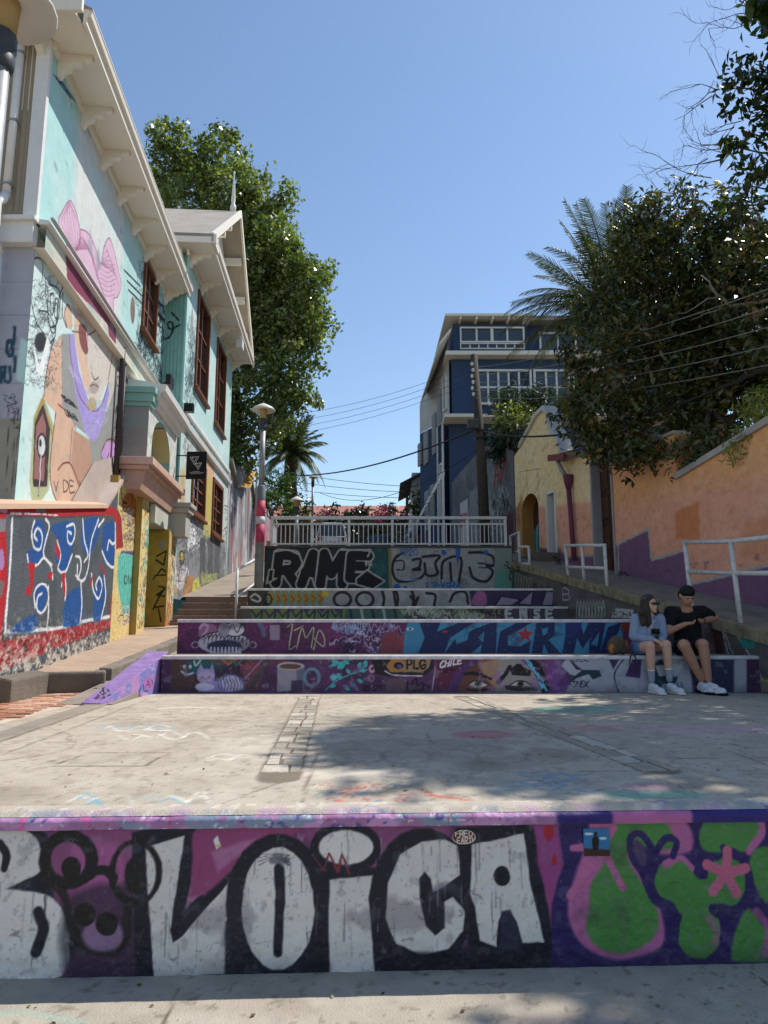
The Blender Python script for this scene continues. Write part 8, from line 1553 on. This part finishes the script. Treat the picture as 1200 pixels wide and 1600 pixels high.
body = [('c', pel, .12, che, .105), ('c', che, .10, nk - Vector((0, 0, .06)), .07), ('c', nk - Vector((0, 0, .05)), .05, hd - Vector((0, 0, .05)), .046), ('e', hd, (.078, .088, .108)), ('e', hd + faceR * .035 - Vector((0, 0, .045)), (.055, .055, .06)), ('c', hd + faceR * .085 - Vector((0, 0, .005)), .011, hd + faceR * .098 - Vector((0, 0, .025)), .013), ('e', hd + faceR * .078 - Vector((0, 0, .058)), (.022, .022, .012)), ('e', hd + faceR * .07 - Vector((0, 0, .09)), (.024, .024, .02)),
        ('c', hipR, .088, knR, .062), ('c', hipL, .088, knL, .062), ('c', knR, .058, knR.lerp(anR, .35), .056), ('c', knR.lerp(anR, .35), .056, anR, .036), ('c', knL, .058, knL.lerp(anL, .35), .056), ('c', knL.lerp(anL, .35), .056, anL, .036), ('c', shR, .05, elR, .042), ('c', elR, .04, wrR, .026), ('c', shL, .05, elL, .042), ('c', elL, .04, wrL, .026)]
body += hand(wrR, (.55, -.6, -.35), (-.1, .1, -1), curl=.6) + hand(wrL, (.1, -.9, -.45), (0, .2, -1), curl=.7, side=-1)
soft('body', body, SKIN_W, w, .0075)
soft('jacket', [('c', pel + Vector((0, -.01, .04)), .145, che, .135), ('c', che, .13, (shR + shL) / 2 - Vector((0, 0, .02)), .10), ('c', shR, .072, elR, .062), ('c', elR, .06, elR.lerp(wrR, .9), .045), ('c', shL, .072, elL, .062), ('c', elL, .06, elL.lerp(wrL, .9), .045), ('c', shR, .07, shL, .07)], DENIM, w, .011, 4)
soft('shirt_front', [('c', che + Vector((.02, -.125, .05)), .03, pel + Vector((.02, -.145, .08)), .035)], mat('grey_top', '#9a9ca3', rough=.9, var=.1), w, .01, 3)
soft('collar', [('c', nk + Vector((-.06, -.05, -.05)), .022, nk + Vector((.005, -.11, -.12)), .018), ('c', nk + Vector((.07, -.04, -.05)), .022, nk + Vector((.03, -.11, -.12)), .018)], DENIM, w, .008, 3)
soft('shorts', [('c', hipR, .105, hipR.lerp(knR, .42), .092), ('c', hipL, .105, hipL.lerp(knL, .42), .092), ('e', pel - Vector((0, 0, .0)), (.17, .13, .11))], mat('denim_shorts', '#5f7799', rough=.85, var=.12, scale=14), w, .011, 4)
up = Vector((0, 0, 1)); hb = -faceR
hair = [('e', hd + hb * .03 + up * .03, (.098, .104, .105)), ('e', hd + hb * .06 - up * .06, (.085, .08, .12))]
for sg in (-1, 1):
    for k in range(4):
        o = side_f * sg * (.062 + .014 * k) + hb * (.02 * k - .01); hair += [('c', hd + o * .9 + up * .03, .034, hd + o * 1.15 - up * .12 + Vector((0, -.01 * k, 0)), .036), ('c', hd + o * 1.15 - up * .12, .036, hd + o * 1.25 - up * (.24 + .03 * (k % 2)) + faceR * .03, .024)]
soft('hair', hair, HAIRB, w, .009, 3)
rh = random.Random(3)
st_ = B()
for k in range(46):
    a_ = rh.uniform(-1, 1); o = side_f * a_ * .1 + hb * (.085 * (1 - abs(a_)) + .01); z0 = rh.uniform(.0, .09); L_ = rh.uniform(.2, .34)
    st_.tube([hd + o * .85 + up * z0] + [hd + o * (1.05 + .06 * j) + up * (z0 - L_ * j / 5) + side_f * .014 * math.sin(j * 1.9 + k) + faceR * (.012 * j if abs(a_) > .5 else 0) for j in range(1, 6)], .012, 5, r2=.004)
st_.build('hair_strands', HAIRB, w, smooth=True)
gl = B()
for sg in (-1, 1):
    c = hd + faceR * .092 + side_f * sg * .034 + up * .012; gl.ball(c, (.03, .03, .022), 10)
    gl.tube([c + side_f * sg * .02, hd + side_f * sg * .082 + up * .015], .004, 5)
gl.tube([hd + faceR * .1 + side_f * .02 + up * .016, hd + faceR * .1 - side_f * .02 + up * .016], .004, 5); gl.build('sunglasses', glass_mat('dark_lens', '#060606', .1), w, smooth=True)
B().ball(hd + faceR * .088 - up * .056, (.02, .014, .007), 10).build('lips', mat('lips', '#8f5048', rough=.5, bump=0), w, smooth=True)
for an, kn, tx in ((anR, knR, .05), (anL, knL, .06)):
    soft('sock', [('c', an + (kn - an) * .30, .046, an, .041)], SOCK, w, .01, 3); a0 = an + (kn - an) * .30; B().tube([a0 - (kn - an) * .01, a0 + (kn - an) * .02], .049, 12).build('sock_stripe', M_WHITE, w, smooth=True)
    f = Vector((an.x, an.y, ZP)); toe = f + Vector((tx, -.19, .045)); sh = soft('shoe', [('c', f + Vector((0, .02, .06)), .045, toe, .04), ('c', f + Vector((0, .0, .09)), .045, f + Vector((tx * .4, -.08, .075)), .042), ('e', f + Vector((tx * .5, -.09, .035)), (.05, .14, .03))], SHOE, w, .009, 4)
    B().hexa([(f.x - .045, f.y + .06, ZP + .004), (f.x + .045, f.y + .06, ZP + .004), (f.x + tx + .045, f.y - .235, ZP + .004), (f.x + tx - .045, f.y - .235, ZP + .004), (f.x - .045, f.y + .06, ZP + .032), (f.x + .045, f.y + .06, ZP + .032), (f.x + tx + .045, f.y - .235, ZP + .03), (f.x + tx - .045, f.y - .235, ZP + .03)]).build('sole', M_WHITE, sh, bevel=.012)
cm = thing('compact_camera', 'small black camera resting against the denim jacket', 'camera', che + Vector((.03, -.18, -.08))); c = che + Vector((.02, -.20, -.085))
B().box(c.x - .05, c.x + .05, c.y - .02, c.y + .02, c.z - .033, c.z + .033).build('body', BLACKC, cm, bevel=.01); B().tube([c + Vector((0, -.015, 0)), c + Vector((0, -.05, 0))], .025, 12).build('lens', MATS['black_metal'], cm, smooth=True)
# ---------------- man
mn = thing('person', 'seated person in black t-shirt and black shorts looking down at a phone', 'person', (4.05, 9.3, Z1))
pel = Q(1076, 1005, 9.38); che = Q(1073, 968, 9.36); nk = Q(1072, 946, 9.30); hd = Q(1073, 931, 9.2)
shR, shL = Q(1048, 957, 9.36), Q(1097, 956, 9.34); elR, elL = Q(1046, 986, 9.2), Q(1117, 965, 9.42); wrR, wrL = Q(1071, 975, 9.05), Q(1096, 971, 9.1)
hipR, hipL = Q(1067, 1012, 9.38), Q(1088, 1012, 9.38); knR, knL = Q(1069, 1008, 8.9), Q(1098, 1007, 8.9); anR, anL = Q(1096, 1062, 9.0), Q(1107, 1062, 8.93)
anR.z = max(anR.z, ZP + .1); anL.z = max(anL.z, ZP + .1); fr_ = Vector((.08, -.85, -.5)).normalized(); sf2 = fr_.cross(up).normalized(); hu_ = sf2.cross(fr_).normalized()
body = [('c', pel, .15, che, .14), ('c', che, .13, nk - Vector((0, 0, .06)), .085), ('c', nk - Vector((0, 0, .05)), .062, hd + Vector((0, .03, -.05)), .056), ('e', hd, (.082, .098, .115)), ('e', hd + fr_ * .05 - hu_ * .05, (.06, .06, .06)), ('c', hd + fr_ * .1 - hu_ * .0, .012, hd + fr_ * .11 - hu_ * .022, .014), ('e', hd + sf2 * .085, (.016, .028, .034)), ('e', hd - sf2 * .085, (.016, .028, .034)), ('e', hd + fr_ * .09 - hu_ * .06, (.024, .02, .012)),
        ('c', hipR, .105, knR, .074), ('c', hipL, .105, knL, .074), ('c', knR, .068, knR.lerp(anR, .35), .066), ('c', knR.lerp(anR, .35), .066, anR, .042), ('c', knL, .068, knL.lerp(anL, .35), .066), ('c', knL.lerp(anL, .35), .066, anL, .042), ('c', shR, .062, elR, .05), ('c', elR, .048, wrR, .031), ('c', shL, .062, elL, .05), ('c', elL, .048, wrL, .031)]
body += hand(wrR, (.75, -.25, .12), (.1, -.3, .9), curl=.75, r=.0095) + hand(wrL, (-.55, -.45, .05), (0, -.3, .9), curl=.8, side=-1, r=.0095)
soft('body', body, SKIN_M, mn, .0078)
soft('t_shirt', [('c', pel + Vector((0, 0, .02)), .178, che, .168), ('c', che, .16, (shR + shL) / 2 - Vector((0, 0, .03)), .12), ('c', shR, .09, shR.lerp(elR, .62), .078), ('c', shL, .09, shL.lerp(elL, .6), .078), ('c', shR, .085, shL, .085)], BLACKC, mn, .012, 4)
soft('shorts', [('c', hipR, .128, hipR.lerp(knR, .7), .105), ('c', hipL, .128, hipL.lerp(knL, .7), .105), ('e', pel - Vector((0, 0, .02)), (.2, .16, .12))], mat('black_shorts', '#18181b', rough=.9, var=.12), mn, .012, 4)
soft('hair', [('e', hd - fr_ * .015 + hu_ * .05, (.098, .112, .092)), ('e', hd - fr_ * .07 - hu_ * .02, (.085, .05, .08))], HAIRK, mn, .009, 3)
for an, kn, tx, dy in ((anR, knR, .02, .0), (anL, knL, .06, -.03)):
    f = Vector((an.x, an.y + dy, ZP)); toe = f + Vector((tx, -.2, .05)); sh = soft('shoe', [('c', f + Vector((0, .03, .07)), .052, toe, .045), ('c', f + Vector((0, .0, .10)), .05, f + Vector((tx * .4, -.09, .085)), .047), ('e', f + Vector((tx * .5, -.09, .04)), (.056, .155, .035))], SHOE, mn, .009, 4)
    B().hexa([(f.x - .05, f.y + .08, ZP + .004), (f.x + .05, f.y + .08, ZP + .004), (f.x + tx + .05, f.y - .25, ZP + .004), (f.x + tx - .05, f.y - .25, ZP + .004), (f.x - .052, f.y + .085, ZP + .04), (f.x + .052, f.y + .085, ZP + .04), (f.x + tx + .05, f.y - .255, ZP + .036), (f.x + tx - .05, f.y - .255, ZP + .036)]).build('sole', BLACKC, sh, bevel=.014)
    for k in range(3): c = f + Vector((tx * (.3 + .15 * k), -.06 - .04 * k, .135 - .018 * k)); B().tube([c + Vector((-.045, .01, -.03)), c, c + Vector((.045, -.01, -.03))], .006, 5).build('stripe', BLACKC, sh)
wt_ = wrL + (elL - wrL).normalized() * .03; B().tube([wt_, wt_ + (elL - wrL).normalized() * .025], .037, 12).build('wristwatch', MATS['black_metal'], mn, smooth=True)
phn = thing('mobile_phone', 'dark mobile phone held in both hands by the person in black', 'phone', (wrR + wrL) / 2); c = (wrR + Vector((.75, -.25, .12)).normalized() * .10 + wrL + Vector((-.55, -.45, .05)).normalized() * .08) / 2 + Vector((0, -.01, .03))
bq = B(); R_ = Matrix.Rotation(-.7, 3, 'X'); bq.hexa([c + R_ @ Vector(p) for p in ((-.038, -.075, -.005), (.038, -.075, -.005), (.038, .075, -.005), (-.038, .075, -.005), (-.038, -.075, .005), (.038, -.075, .005), (.038, .075, .005), (-.038, .075, .005))]); bq.build('casing', MATS['black_metal'], phn, bevel=.006)
for sg in (-1, 1): B().ball(hd + fr_ * .092 + sf2 * sg * .033 + hu_ * .012, (.017, .008, .006), 8).build('eye', HAIRK, mn, smooth=True)
# ---------------- bag on the step
bg_ = thing('shoulder_bag', 'slouchy olive and orange shoulder bag with dangling strap on the lowest step', 'bag', Q(964, 1021, 9.3)); c = Q(964, 1006, 9.3); c.z = Z1 + .125
soft('pouch', [('e', c, (.13, .09, .115)), ('e', c + Vector((-.05, -.02, -.05)), (.09, .08, .07)), ('e', c + Vector((.07, 0, -.04)), (.07, .08, .08)), ('e', c + Vector((0, 0, .06)), (.09, .06, .07))], mat('olive_cloth', '#4f4636', rough=.9, var=.35, scale=12, bump=.4), bg_, .012, 4)
soft('orange_panel', [('e', c + Vector((-.085, -.06, -.04)), (.045, .03, .07))], mat('orange_cloth', '#a5602a', rough=.85, var=.15), bg_, .01, 3); soft('red_panel', [('e', c + Vector((.11, -.04, -.01)), (.035, .04, .08))], mat('rust_cloth', '#83402a', rough=.85, var=.15), bg_, .01, 3)
s0 = c + Vector((.06, -.08, .0)); B().tube([s0, Vector((s0.x + .03, YS1 - .03, Z1 + .04)), Vector((s0.x + .0, YS1 - .05, Z1 - .06)), Vector((s0.x + .0, YS1 - .05, Z1 - .16)), Vector((s0.x + .06, YS1 - .05, Z1 - .2)), Vector((s0.x + .11, YS1 - .05, Z1 - .13)), Vector((s0.x + .07, YS1 - .04, Z1 - .0)), Vector((s0.x + .05, YS1 - .0, Z1 + .03))], .009, 6).build('strap', mat('strap_cloth', '#3a342b', rough=.9, var=.2), bg_, smooth=True)
